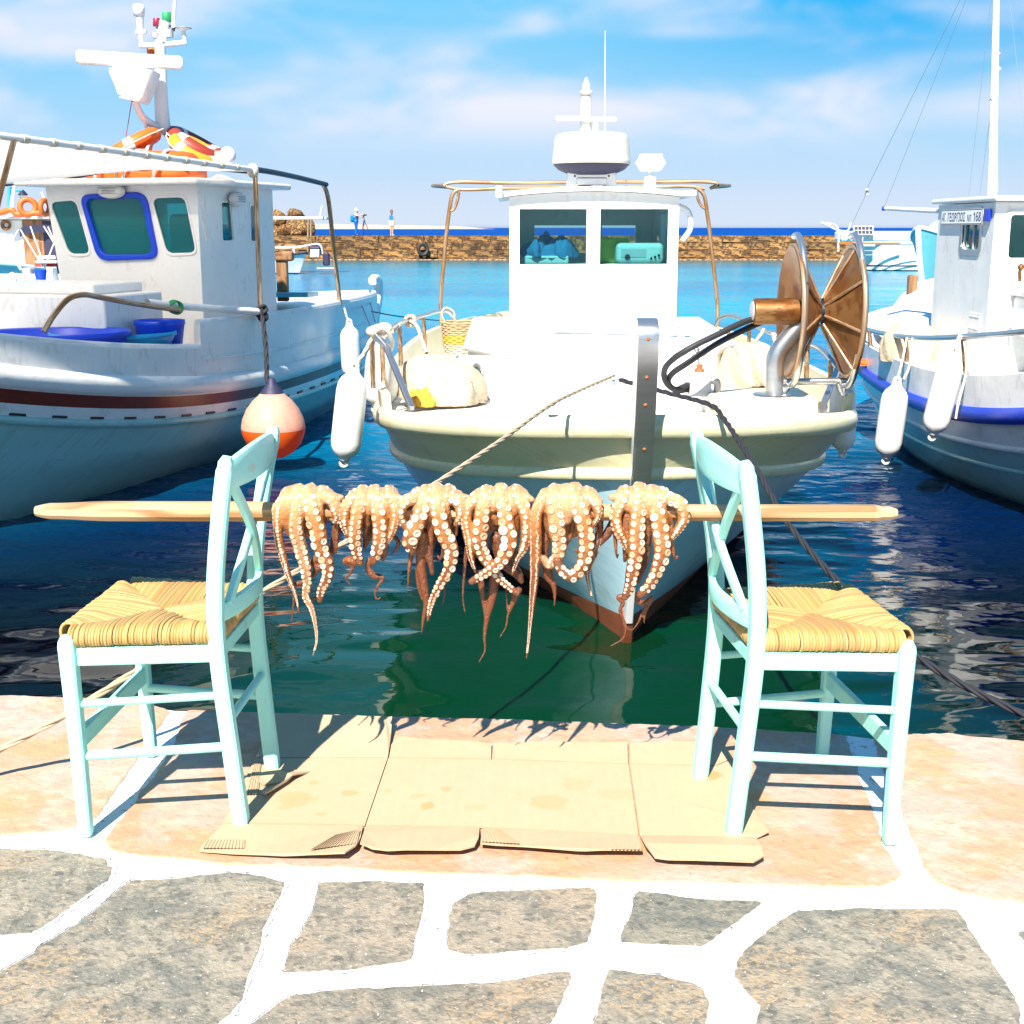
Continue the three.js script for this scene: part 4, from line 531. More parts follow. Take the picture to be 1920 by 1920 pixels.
// ---------------------------------------------------------------- the cream boat, bow to the quay
{
  const boat = thing('fishing_boat', 'cream and white fishing boat moored bow first behind the octopuses', 'boat', [0.6, WATER, -9.75]), R = rng(31);
  const K = { y: [-0.5, -0.5, -0.5], B: 0.25, z: [-3, 3.05], p: [2, 1.4], q: [1, 1] }, W = { y: [0.1, 0.07, 0.13], B: 1.2, z: [-3.35, 3.36], p: [2.2, 1.42], q: [1, 1] }, A = { y: [0.5, 0.38, 0.55], B: 1.36, z: [-3.5, 3.56], p: [2.5, 2], q: [1.2, 1.2] };
  const LR = { y: [0.78, 0.66, 0.96], B: 1.42, z: [-3.65, 3.72], p: [3, 3], q: [1.4, 1.6] }, GW = { y: [1.05, 0.93, 1.2], B: 1.46, z: [-3.8, 3.82], p: [3, 4], q: [1.6, 2] }, BT = { y: [1.3, 1.17, 1.21], B: 1.47, z: [-3.85, 3.86], p: [3, 4], q: [1.6, 2] };
  part('bottom', skinBand([K, W]), M.antifoul, boat, 'brown antifouling below the waterline'); part('hull', skinBand([W, A, LR]), M.hullBlue, boat, 'pale blue lower hull'); part('topside', skinBand([LR, GW]), M.cream, boat, 'cream upper planking');
  part('rub_rail', rail(LR, 0.034, -1, 1, [1, -1], 0.01), M.cream, boat); part('gunwale', rail(GW, 0.056, -1, 1, [1, -1], 0.0), M.cream, boat, 'thick rounded cream gunwale'); part('deck', deck(GW, -0.005, 0.05), M.white, boat); part('bulwark', bulwark(GW, BT, 0.05, -0.97, 0.64), M.cream, boat);
  part('stem_foot', sweep([V(0, -0.6, 2.85), V(0, 0, 3.27), V(0, 0.16, 3.36)], () => [0.03, 0.07], V(1, 0, 0), 12, 6), M.antifoul, boat); part('stem_post', sweep([V(0, 0.15, 3.36), V(0, 0.5, 3.53), V(0, 1.1, 3.83), V(0, 1.45, 3.94), V(0, 1.6, 3.96)], (s) => [lerp(0.024, 0.05, sstep(0.1, 0.7, s)), 0.07], V(1, 0, 0), 30, 6), M.white, boat, 'white upright stem post');
  const strap = []; for (const [y, z] of [[0.72, 3.745], [1.0, 3.875], [1.3, 3.985], [1.55, 4.04], [1.66, 4.035], [1.70, 3.98], [1.70, 3.9]]) strap.push(V(0.0, y, z + 0.015));
  const st = part('stem_plate', sweep(strap, () => [0.046, 0.006], V(1, 0, 0), 50, 8), M.steel, boat, 'worn steel plate bolted down the stem');
  for (const y of [0.86, 1.12, 1.32, 1.46, 1.62]) { const c = new THREE.CatmullRomCurve3(strap); let best = strap[0]; for (let i = 0; i <= 100; i++) { const p = c.getPoint(i / 100); if (Math.abs(p.y - y) < Math.abs(best.y - y) && p.z > 3.7) best = p; } part('bolt', ball(0.009, (y * 7 % 1 - 0.5) * 0.012, best.y, best.z + 0.006, 1, 1, 0.5, 10), M.rust, st); }
  // foredeck cabin trunk
  const plan = (g) => [[-0.9 - g, -0.7], [-0.9 - g, 0.98 + g * 0.5], [-0.74, 1.33 + g], [-0.4, 1.385 + g], [0, 1.4 + g], [0.4, 1.385 + g], [0.74, 1.33 + g], [0.9 + g, 0.98 + g * 0.5], [0.9 + g, -0.7]];
  const ext = (pl, h, y, bev) => { const s = new THREE.Shape(pl.map(([x, z]) => new THREE.Vector2(x, -z))), g = new THREE.ExtrudeGeometry(s, { depth: h - 2 * bev, bevelEnabled: bev > 0, bevelSize: bev, bevelThickness: bev, bevelSegments: 4, bevelOffset: -bev }); g.rotateX(-Math.PI / 2); g.translate(0, y + bev, 0); return uvbox(toCreasedNormals(g, 0.5)); };
  part('cabin_trunk', ext(plan(0), 0.42, 0.92, 0), M.white, boat, 'low white cabin trunk on the foredeck');
  const roofG = ext(plan(0.025), 0.09, 1.31, 0.035), rp = roofG.attributes.position; for (let i = 0; i < rp.count; i++) rp.setY(i, rp.getY(i) + 0.045 * (1 - Math.pow(rp.getX(i) / 0.92, 2)) - 0.045 + 0.022 * (1.4 - rp.getZ(i))); part('cabin_roof', roofG, M.white, boat);
  for (const s of [-1, 1]) { const a = V(s * 0.82, 1.13, 1.155), n = V(s * 0.91, 0, 0.416); const pl = part('porthole', lathe([[0.075, 0], [0.09, 0.004], [0.09, 0.014], [0.07, 0.014], [0.066, 0.004]], 28, n, a.clone().addScaledVector(n, 0.004)), M.steel, boat); part('pane', lathe([[0.001, 0.006], [0.07, 0.006]], 28, n, a.clone().addScaledVector(n, 0.004)), M.glassTeal, pl); }
  { const h = part('hatch_bar', [box(0.98, 0.045, 0.12, 0.1, 1.475, 0.98, 0.012), box(0.05, 0.1, 0.08, -0.34, 1.42, 0.98, 0.01), box(0.05, 0.1, 0.08, 0.54, 1.42, 0.98, 0.01)], M.white, boat, 'white bar raised over the cabin trunk'); part('under_bar_shadow', box(0.82, 0.02, 0.02, 0.1, 1.442, 1.035, 0.004), M.greyBox, h); }  // grey strip stands for the shade beneath the bar
  part('fairlead', [cyl(V(-0.05, 1.08, 3.0), V(-0.05, 1.3, 3.0), 0.02), cyl(V(-0.17, 1.31, 3.0), V(0.16, 1.31, 3.0), 0.013), cyl(V(-0.16, 1.1, 2.9), V(-0.14, 1.31, 3.0), 0.011)], M.white, boat, 'white mooring bitt behind the stem');
  // wheelhouse
  const wx0 = -0.62, wx1 = 0.7, zf = -0.55, zb = -2.05, y0 = 1.33, y1 = 2.33;
  const hf = [rect(-0.545, 1.815, -0.015, 2.245), rect(0.085, 1.815, 0.62, 2.245)], t = 0.045;
  const wh = part('wheelhouse', [plate([[wx0, y0], [wx1, y0], ...[...Array(13).keys()].map((i) => { const s = 1 - i / 6; return [0.04 + s * 0.66, 2.322 + 0.05 * (1 - s * s * 0.75)]; })], t, hf).translate(0, 0, zf), wallGrid(wx0, wx1, y0, y1, [rect(-0.4, 1.88, 0.06, 2.12), rect(0.2, 1.88, 0.5, 2.12)], t).translate(0, 0, zb + t),
    wallGrid(-zf + t, -zb - t, y0, y1, [rect(0.85, 1.84, 1.4, 2.22)], t).rotateY(Math.PI / 2).translate(wx0 + t, 0, 0), wallGrid(-zf + t, -zb - t, y0, y1, [rect(0.85, 1.84, 1.4, 2.22)], t).rotateY(Math.PI / 2).translate(wx1, 0, 0), box(wx1 - wx0 - 0.1, 0.04, 1.4, 0.04, 1.36, -1.3)], M.white, boat, 'white wheelhouse with two square front windows');
  for (const q of hf) { const wdw = part('window', plate([[q[0][0] - 0.022, q[0][1] - 0.022], [q[1][0] + 0.022, q[0][1] - 0.022], [q[1][0] + 0.022, q[2][1] + 0.022], [q[0][0] - 0.022, q[2][1] + 0.022]], 0.022, [rect(q[0][0] + 0.004, q[0][1] + 0.004, q[1][0] - 0.004, q[2][1] - 0.004)], 0.004).translate(0, 0, zf + 0.014), M.white, boat); part('pane', plate(q, 0.004).translate(0, 0, zf - 0.012), M.glassClear, wdw); }
  for (const x of [wx0 + 0.02, wx1 - 0.025]) { const wd = part('window', plate([[0.83, 1.82], [1.42, 1.82], [1.42, 2.24], [0.83, 2.24]], 0.012, [rect(0.86, 1.85, 1.39, 2.21)]).rotateY(Math.PI / 2).translate(x + 0.006, 0, 0), M.white, boat); part('pane', plate(rect(0.85, 1.84, 1.4, 2.22), 0.004).rotateY(Math.PI / 2).translate(x, 0, 0), M.glassClear, wd); }
  const roof = new THREE.BoxGeometry(1.5, 0.036, 1.7, 24, 1, 1), ro = roof.attributes.position; for (let i = 0; i < ro.count; i++) ro.setY(i, ro.getY(i) + 0.05 * (1 - Math.pow(ro.getX(i) / 0.76, 2))); roof.computeVertexNormals(); part('roof', uvbox(toCreasedNormals(roof, 0.6)).translate(0.04, 2.345, -1.33), M.white, boat, 'arched white wheelhouse roof');
  part('eave_cap', box(0.05, 0.09, 0.1, -0.7, 2.37, -0.47, 0.01), M.white, boat); part('eave_cap', box(0.12, 0.04, 0.08, 0.76, 2.36, -0.47, 0.01), M.white, boat);
  part('name_panel', [box(0.3, 0.12, 0.012, -0.4, 1.73, zf + 0.008, 0.004), box(0.1, 0.05, 0.014, -0.47, 1.75, zf + 0.012, 0.004), box(0.12, 0.05, 0.014, -0.32, 1.75, zf + 0.012, 0.004)], M.white, boat);
  part('horn', tube([V(0.7, 2.27, -0.6), V(0.78, 2.22, -0.6), V(0.8, 2.1, -0.6), V(0.74, 2.0, -0.6)], 0.022), M.white, boat);
  // what stands inside
  part('shelf', box(1.2, 0.04, 0.42, 0.04, 1.8, -0.9, 0.01), M.insideWhite, boat, 'shelf behind the wheelhouse windows');
  // roof gear
  { const rd = thing('radar_dome', 'round cream radar dome with dark underside on the wheelhouse roof', 'radar', [0.645, WATER + 2.56, -10.85]); rd.scale.y = 0.86; rd.updateMatrixWorld(true); part('dome', lathe([[0.001, 0.34], [0.2, 0.338], [0.275, 0.325], [0.3, 0.29], [0.318, 0.08], [0.322, 0.055], [0.31, 0.05]], 44), M.paint([0.74, 0.70, 0.58]), rd); part('underside', lathe([[0.312, 0.05], [0.27, 0.0], [0.2, -0.035], [0.13, -0.05], [0.001, -0.05]], 44), M.navy, rd); part('bracket', [box(0.09, 0.22, 0.2, -0.155, -0.13, 0, 0.02), box(0.09, 0.22, 0.2, 0.155, -0.13, 0, 0.02), box(0.3, 0.03, 0.2, 0, -0.06, 0.0, 0.006), box(0.24, 0.06, 0.06, 0, -0.11, 0.08, 0.006)], M.white, rd); }
  { const ms = thing('mast', 'short white mast with crossbar above the radar dome', 'mast', [0.61, WATER + 2.38, -11.1]); ms.scale.y = 0.84; ms.updateMatrixWorld(true); part('pole', lathe([[0.055, 0], [0.05, 0.5], [0.042, 0.9], [0.038, 0.93]], 18), M.white, ms); part('lamp', lathe([[0.001, 0.93], [0.05, 0.935], [0.05, 0.97], [0.03, 0.99], [0.035, 1.03], [0.02, 1.06], [0.008, 1.1], [0.001, 1.1]], 16), M.white, ms); part('crossbar', [box(0.27, 0.045, 0.05, -0.12, 0.71, 0.05, 0.012), box(0.27, 0.045, 0.05, 0.12, 0.7, 0.05, 0.012), cyl(V(0.08, 0.1, 0.04), V(0.08, 0.7, 0.04), 0.025)], M.white, ms); }
  solo('whip_antenna', [cyl(V(0, 0, 0), V(-0.012, 1.05, 0), 0.007, 0.004, 8), cyl(V(0, -0.2, 0), V(0, 0, 0), 0.014, 0.014, 8)], M.white, 'thin white whip antenna right of the short white mast', 'antenna', null, at(1134, 310, 11.0).toArray());
  { const sl = thing('searchlight', 'small white searchlight on the right of the wheelhouse roof', 'searchlight', [1.09, WATER + 2.37, -10.5]); part('stand', lathe([[0.06, 0], [0.05, 0.05], [0.045, 0.12], [0.018, 0.13], [0.018, 0.17]], 20), M.white, sl); part('housing', plate([[-0.12, -0.01], [-0.075, 0.06], [0.075, 0.06], [0.12, -0.01], [0.075, -0.07], [-0.075, -0.07]], 0.12, [rect(-0.07, -0.045, 0.07, 0.045)], 0.014).translate(0, 0.235, 0.06), M.white, sl); part('lens', box(0.14, 0.09, 0.012, 0, 0.235, 0.045, 0.004), M.glassLamp, sl); part('reflector', [box(0.14, 0.09, 0.01, 0, 0.235, 0.02, 0.004), ball(0.018, 0, 0.235, 0.035)], M.steel, sl); }
  // pipe frame for an awning, behind the wheelhouse
  { const D = 11.95, P = (x, y, d = D) => at(x, y, d), f = thing('pipe_canopy', 'bare rusty steel pipe canopy arching over the wheelhouse roof', 'canopy', [0.6, WATER + 1.2, -12]);
    wpart('top_rail', tube([P(832, 349), P(838, 344), P(960, 343), P(1220, 341), P(1336, 342), P(1347, 345), P(1332, 353, 12.0)], 0.016, 80), M.pipe, f); wpart('top_rail', tube([P(836, 350), P(862, 355), P(960, 353), P(1240, 350), P(1300, 350), P(1322, 354)], 0.015, 80), M.pipe, f); for (const [x0, x1] of [[833, 700], [1346, 1480]]) wpart('side_rail', tube([P(x0, 347), P(lerp(x0, x1, 0.15), 349, 13.6), P(lerp(x0, x1, -0.1), 352, 14.2)], 0.015), M.pipe, f);
    wpart('post', tube([P(862, 354), P(850, 362), P(843, 392), P(833, 480), P(826, 570), P(827, 600), P(831, 652)], 0.018, 60), M.pipe, f); wpart('post', tube([P(1304, 351), P(1318, 362), P(1326, 400), P(1338, 500), P(1345, 570), P(1345, 640)], 0.018, 60), M.pipe, f); wpart('brace', tube([P(861, 356), P(858, 375), P(851, 392), P(842, 397)], 0.013), M.pipe, f); wpart('brace', tube([P(1305, 354), P(1309, 374), P(1317, 388), P(1325, 392)], 0.013), M.pipe, f); }
  // guard rails
  { const f = thing('guard_rail', 'tubular guard rail with rusty posts along the left side deck', 'railing', [-0.7, WATER + 1.2, -8]); const q = [[697, 628, 7.35], [712, 626, 7.6], [748, 606, 8.6], [795, 591, 10], [828, 583, 11.2], [842, 586, 11.6], [858, 604, 11.8], [864, 618, 11.9]].map(([x, y, d]) => at(x, y, d)); wpart('rail', tube(q, 0.017, 70), M.steel, f);
    for (const [x, y, d, yb, m] of [[697, 634, 7.36, 728, 0], [716, 652, 7.75, 716, 1], [749, 614, 8.6, 686, 1], [794, 596, 10, 657, 1]]) wpart('post', cyl(at(x, y - 8, d), at(x + 3, yb, d), 0.0155), M.pipe, f); wpart('brace', [bar(at(704, 628, 7.3), at(724, 650, 7.25), 0.035, 0.035), bar(at(724, 650, 7.25), at(772, 766, 6.85), 0.03, 0.03)], M.steel, f, 'bright diagonal steel brace'); }
  { const f = thing('guard_rail', 'tubular guard rail behind the net hauler on the right side deck', 'railing', [1.9, WATER + 1.2, -8]); wpart('rail', tube([[1340, 616, 11.8], [1346, 600, 11.7], [1362, 592, 11.4], [1395, 600, 10.4], [1440, 622, 9], [1490, 638, 8.2], [1545, 660, 7.6], [1570, 690, 7.45]].map(([x, y, d]) => at(x, y, d)), 0.016, 60), M.steel, f); for (const [x, y, d, yb] of [[1405, 606, 10.2, 680], [1455, 630, 8.7, 716], [1514, 648, 7.9, 712], [1558, 676, 7.5, 730]]) wpart('post', cyl(at(x, y, d), at(x - 2, yb, d), 0.0155), M.pipe, f); wpart('brace', [bar(at(1572, 690, 7.4), at(1540, 768, 6.9), 0.03, 0.03), bar(at(1544, 758, 6.92), at(1535, 782, 6.85), 0.045, 0.045)], M.steel, f, 'slanting steel brace'); }
  // net hauler
  { const d = 7.0, nh = thing('net_hauler', 'steel and bronze net hauler with two dished discs and a motor', 'winch', at(1450, 742, d).toArray());
    wpart('plinth', [box(0.56, 0.13, 0.5, 0, 0, 0, 0.015).translate(...at(1428, 764, 6.98).toArray()).translate(0, 0, -0.12)], M.cream, boat, 'cream plinth under the net hauler');
    wpart('column', sweep([at(1452, 742, d), at(1452, 700, d), at(1453, 674, d), at(1462, 655, d), at(1496, 614, d), at(1508, 598, d)], () => [0.05, 0.05], V(0, 0, 1), 40, 2), M.steel, nh, 'bent steel column'); part('base_plate', lathe([[0.001, 0.012], [0.11, 0.012], [0.115, 0]], 24), M.steel, nh);
    const ax = V(1, 0.0, 0.02).normalize(), hub = at(1538, 584, d - 0.02), C = (s) => hub.clone().addScaledVector(ax, s); const motor = wpart('motor', lathe([[0.001, -0.14], [0.065, -0.14], [0.07, -0.13], [0.072, 0.1], [0.06, 0.11], [0.001, 0.11]], 28, ax, C(-0.22)), M.bronze, nh, 'bronze coloured motor'); part('end_cap', lathe([[0.001, -0.152], [0.05, -0.15], [0.055, -0.14]], 24, ax, C(-0.22).sub(nh.position)), M.greyBox, motor);
    wpart('hub', lathe([[0.001, -0.07], [0.075, -0.07], [0.08, -0.03], [0.055, 0], [0.08, 0.03], [0.075, 0.07], [0.001, 0.07]], 28, ax, C(0)), M.black, nh);
    wpart('hub_flange', lathe([[0.06, 0.055], [0.155, 0.085], [0.155, 0.08], [0.06, 0.045]], 36, ax, C(0.0)), M.black, nh);
    const U = V(0, 1, 0).cross(ax).normalize(), Wv = ax.clone().cross(U);
    for (const s of [-1, 1]) { const R0 = 0.345, dp = 0.135; const dish = wpart('disc', lathe([[0.07, 0.02], [0.16, 0.03 + dp * 0.35], [R0, 0.03 + dp], [R0 + 0.006, 0.038 + dp], [R0, 0.046 + dp], [0.16, 0.046 + dp * 0.35], [0.07, 0.036]], 48, ax.clone().multiplyScalar(s), C(s * -0.01)), M.bronze, nh, s < 0 ? 'left dished bronze disc' : 'right dished bronze disc');
      for (let k = 0; k < 8; k++) { const a = k / 8 * Math.PI * 2 + 0.25, r = (q) => U.clone().multiplyScalar(Math.cos(a) * q).addScaledVector(Wv, Math.sin(a) * q); const g = cyl(C(s * 0.012).add(r(0.075)), C(s * (0.01 + dp)).add(r(R0 - 0.01)), 0.008, 0.008, 8); wpart('rib', g, M.pipe, dish); }
      wpart('rim', lathe([...Array(13).keys()].map((i) => { const a = i / 12 * Math.PI * 2; return [R0 + 0.014 * Math.cos(a), 0.03 + dp + 0.014 * Math.sin(a)]; }), 56, ax.clone().multiplyScalar(s), C(s * -0.01)), M.pipe, dish);
      const gp = []; for (let i = 0; i <= 14; i++) { const a = lerp(1.75, -1.62, i / 14), q = 0.40; gp.push(C(s * 0.165 + (s < 0 ? -0.0 : -0.03)).addScaledVector(V(0, 1, 0), Math.sin(a) * q).add(V(0.02, 0, 0.28 * Math.cos(a)))); } gp.push(s < 0 ? at(1462, 742, d) : at(1582, 742, d)); gp.push(s < 0 ? at(1456, 722, d) : at(1572, 718, d)); wpart('guard_hoop', tube(gp, 0.018, 80, 12), M.steel, nh); }
    wpart('cross_tube', cyl(at(1460, 716, d), at(1592, 714, d), 0.018), M.steel, nh); }
  { const vb = thing('hydraulic_valve', 'grey hydraulic valve block with a ball lever on the foredeck', 'valve', at(1311, 742, 7.15).toArray()); part('block', box(0.12, 0.135, 0.1, 0, 0.067, 0, 0.008), M.greyBox, vb); part('lever', [cyl(V(0.0, 0.14, 0.01), V(-0.02, 0.24, 0.01), 0.006), ball(0.016, -0.024, 0.255, 0.01)], M.steel, vb); part('gland', lathe([[0.024, 0.13], [0.026, 0.15], [0.016, 0.155], [0.02, 0.175], [0.001, 0.176]], 14, null, V(-0.005, 0, 0.01)), M.rust, vb); for (const s of [-1, 1]) part('elbow', tube([V(s * 0.055, 0.085, 0.02), V(s * 0.085, 0.085, 0.02), V(s * 0.095, 0.07, 0.02), V(s * 0.095, 0.02, 0.02)], 0.02, 20, 12), M.greyBox, vb);
    const hose = (n, q, l) => solo('hydraulic_hose', tube(q.map(([x, y, d]) => at(x, y, d)), 0.0165, 90, 12), M.rubber, l, 'hose', 'hoses of the net hauler');
    hose('a', [[1430, 594, 7.03], [1397, 603, 6.95], [1342, 629, 6.85], [1288, 656, 6.8], [1258, 677, 6.85], [1245, 697, 6.95], [1249, 717, 7.0], [1266, 730, 7.05], [1290, 722, 7.12]], 'black hydraulic hose, upper of the two that loop from the motor'); hose('b', [[1430, 603, 7.05], [1405, 614, 7.0], [1345, 644, 6.92], [1290, 680, 6.9], [1259, 702, 6.98], [1253, 718, 7.05], [1268, 732, 7.1], [1292, 730, 7.14]], 'black hydraulic hose, lower of the two that loop from the motor'); }
  // nets under canvas, basket
  { const n = thing('covered_net', 'heap of fishing net under beige canvas at the left of the cabin trunk', 'net', at(822, 752, 8.0).toArray()); part('canvas', lump(0.56, 0.25, 0.9, 7, 0.13).rotateY(0.25).translate(0.0, 0.0, -0.3), M.canvas, n); part('canvas_fold', lump(0.34, 0.17, 0.3, 13, 0.3).translate(0.08, 0.0, 0.06), M.canvas, n); part('net', lump(0.16, 0.1, 0.16, 23, 0.5).translate(-0.1, -0.005, 0.14), M.net, n, 'golden net showing at the canvas edge'); }
  { const n = thing('covered_net', 'beige canvas bundle between the cabin trunk and the net hauler', 'net', at(1412, 742, 8.1).toArray()); part('canvas', lump(0.4, 0.32, 0.95, 19, 0.2).translate(0, 0, -0.2), M.canvas, n); part('canvas_fold', lump(0.26, 0.18, 0.3, 29, 0.3).translate(0.05, 0.1, 0.16), M.canvas, n); }
  { const b = thing('wicker_basket', 'woven wicker basket with a yellow band on the left side deck', 'basket', at(866, 664, 10.1).toArray()); for (let k = 0; k < 15; k++) { const y = 0.008 + k * 0.017, rr = 0.125 + 0.03 * k / 15, pts = []; for (let i = 0; i < 40; i++) { const a = i / 40 * Math.PI * 2; pts.push(V(Math.cos(a) * (rr + 0.004 * Math.sin(a * 12 + k * Math.PI)), y + 0.002 * Math.sin(a * 5 + k), Math.sin(a) * (rr + 0.004 * Math.sin(a * 12 + k * Math.PI)))); } part('withe', tube(pts, 0.0095, 80, 6, true), M.wicker[k > 4 && k < 9 ? 1 : k < 5 ? 2 : 0], b); } part('base', lathe([[0.001, 0.006], [0.12, 0.006]], 20), M.wicker[0], b); part('handle', tube([V(-0.13, 0.25, 0.05), V(-0.15, 0.32, 0.05), V(-0.12, 0.36, 0.05), V(-0.06, 0.33, 0.05), V(-0.05, 0.26, 0.05)], 0.009, 30), M.wicker[2], b); }
  // in the wheelhouse
  { solo('blue_cloth', [lump(0.42, 0.13, 0.3, 41, 0.4), lump(0.2, 0.17, 0.2, 43, 0.55).translate(-0.03, 0, 0.02), lump(0.18, 0.13, 0.2, 47, 0.6).translate(0.1, 0, 0.05), lump(0.2, 0.1, 0.18, 49, 0.6).translate(-0.12, 0, 0.08)], M.clothBlue, 'crumpled blue cloth behind the left wheelhouse window', 'cloth', null, [0.31, WATER + 1.87, -10.62]); solo('white_crate', box(0.36, 0.06, 0.3, 0, 0.03, 0, 0.01), M.insideWhite, 'white tray under the crumpled blue cloth', 'tray', null, [0.27, WATER + 1.822, -10.6]);
    solo('lime_case', box(0.24, 0.2, 0.14, 0, 0.1, 0, 0.03), M.yellow, 'lime green case behind the right wheelhouse window', 'case', null, [0.83, WATER + 1.822, -10.72]);
    const e = thing('chart_plotter', 'grey electronic unit behind the right wheelhouse window', 'instrument', [1.02, WATER + 1.822, -10.58]); part('case', box(0.38, 0.16, 0.2, 0, 0.08, 0, 0.04), M.insideWhite, e); part('panel', box(0.2, 0.07, 0.01, -0.05, 0.08, 0.1, 0.004), M.greyBox, e); part('socket', cyl(V(-0.1, 0.05, 0.1), V(-0.1, 0.05, 0.115), 0.022), M.black, e); part('knob', [0, 1, 2].map((k) => cyl(V(0.09 + k * 0.03, 0.04 + k * 0.012, 0.1), V(0.09 + k * 0.03, 0.04 + k * 0.012, 0.12), 0.009)), M.black, e); }
  // fenders on ropes
  const FG = 'white fenders of the cream boat';
  fender('fender', 'large white fender hanging in front of the left end of the cream gunwale', at(664, 690, 7.05), at(645, 866, 7.05), 0.085, M.fender, FG, at(697, 634, 7.34));
  fender('fender', 'white fender hung outside the left guard rail of the cream boat', at(752, 640, 8.2).add(V(-0.13, 0, 0)), at(742, 765, 8.2).add(V(-0.13, 0, 0)), 0.085, M.fender, FG, at(752, 606, 8.5)); fender('fender', 'white fender behind the right end of the cream gunwale', at(1580, 700, 7.5), at(1580, 850, 7.5), 0.075, M.fender, FG);
  part('tie', [...[0, 1, 2].map((k) => new THREE.TorusGeometry(0.035, 0.012, 8, 20).rotateY(0.5 + k * 0.3).translate(...boat.worldToLocal(at(768 + k * 3, 602, 9.0 + k * 0.05)).toArray())), tube([at(770, 602, 9), at(782, 612, 8.9), at(792, 640, 8.8), at(800, 662, 8.7)].map((p) => boat.worldToLocal(p)), 0.012), tube([at(705, 622, 7.3), at(722, 616, 7.25), at(735, 640, 7.3), at(728, 665, 7.4)].map((p) => boat.worldToLocal(p)), 0.014), ...[0, 1, 2, 3].map((k) => ball(0.05, ...boat.worldToLocal(at(702 + k * 6, 622 - k * 2, 7.35)).toArray(), 1, 0.7, 1, 10))], M.ropeWhite, boat, 'white rope lashed round the rail');
  part('tie', [tube([[1432, 618, 9.0], [1428, 625, 8.9], [1418, 640, 8.9], [1416, 672, 9.0], [1418, 690, 9.1]].map(([x, y, d]) => boat.worldToLocal(at(x, y, d))), 0.012), tube([[1450, 626, 8.7], [1456, 648, 8.6], [1470, 662, 8.5]].map(([x, y, d]) => boat.worldToLocal(at(x, y, d))), 0.014)], M.ropeWhite, boat, 'white rope over the rail');
  // mooring lines
  solo('mooring_rope', [...rope([at(1152, 704, 6.75), at(1096, 728, 6.2), at(1036, 757, 5.7), at(930, 832, 5.0), at(815, 908, 4.5), at(640, 1022, 3.98), at(512, 1098, 3.72), at(230, 1274, 3.25), at(122, 1341, 3.14), at(0, 1405, 3.1), at(-300, 1540, 2.95)], 0.0095, 12)], M.ropeTan, 'pale mooring rope from the cream boat to the left end of the quay', 'rope');
  solo('mooring_rope', [...rope([at(1162, 712, 6.65), at(1250, 736, 6.35), at(1338, 762, 6.0), at(1352, 778, 5.9), at(1420, 882, 5.2), at(1480, 985, 4.75), at(1578, 1098, 4.35), at(1720, 1232, 3.9), at(1920, 1340, 3.6), at(2300, 1480, 3.2)], 0.0125, 12)], M.blackRope, 'black braided mooring rope running from the cream boat to the right', 'rope');
  part('chock', [box(0.07, 0.045, 0.06, 0, 0, 0, 0.015).translate(...boat.worldToLocal(at(1343, 760, 6.05)).toArray()), box(0.05, 0.045, 0.05, 0, 0, 0, 0.012).translate(...boat.worldToLocal(at(1032, 752, 5.95)).toArray())], M.cream, boat, 'rope chocks on the gunwale');
}
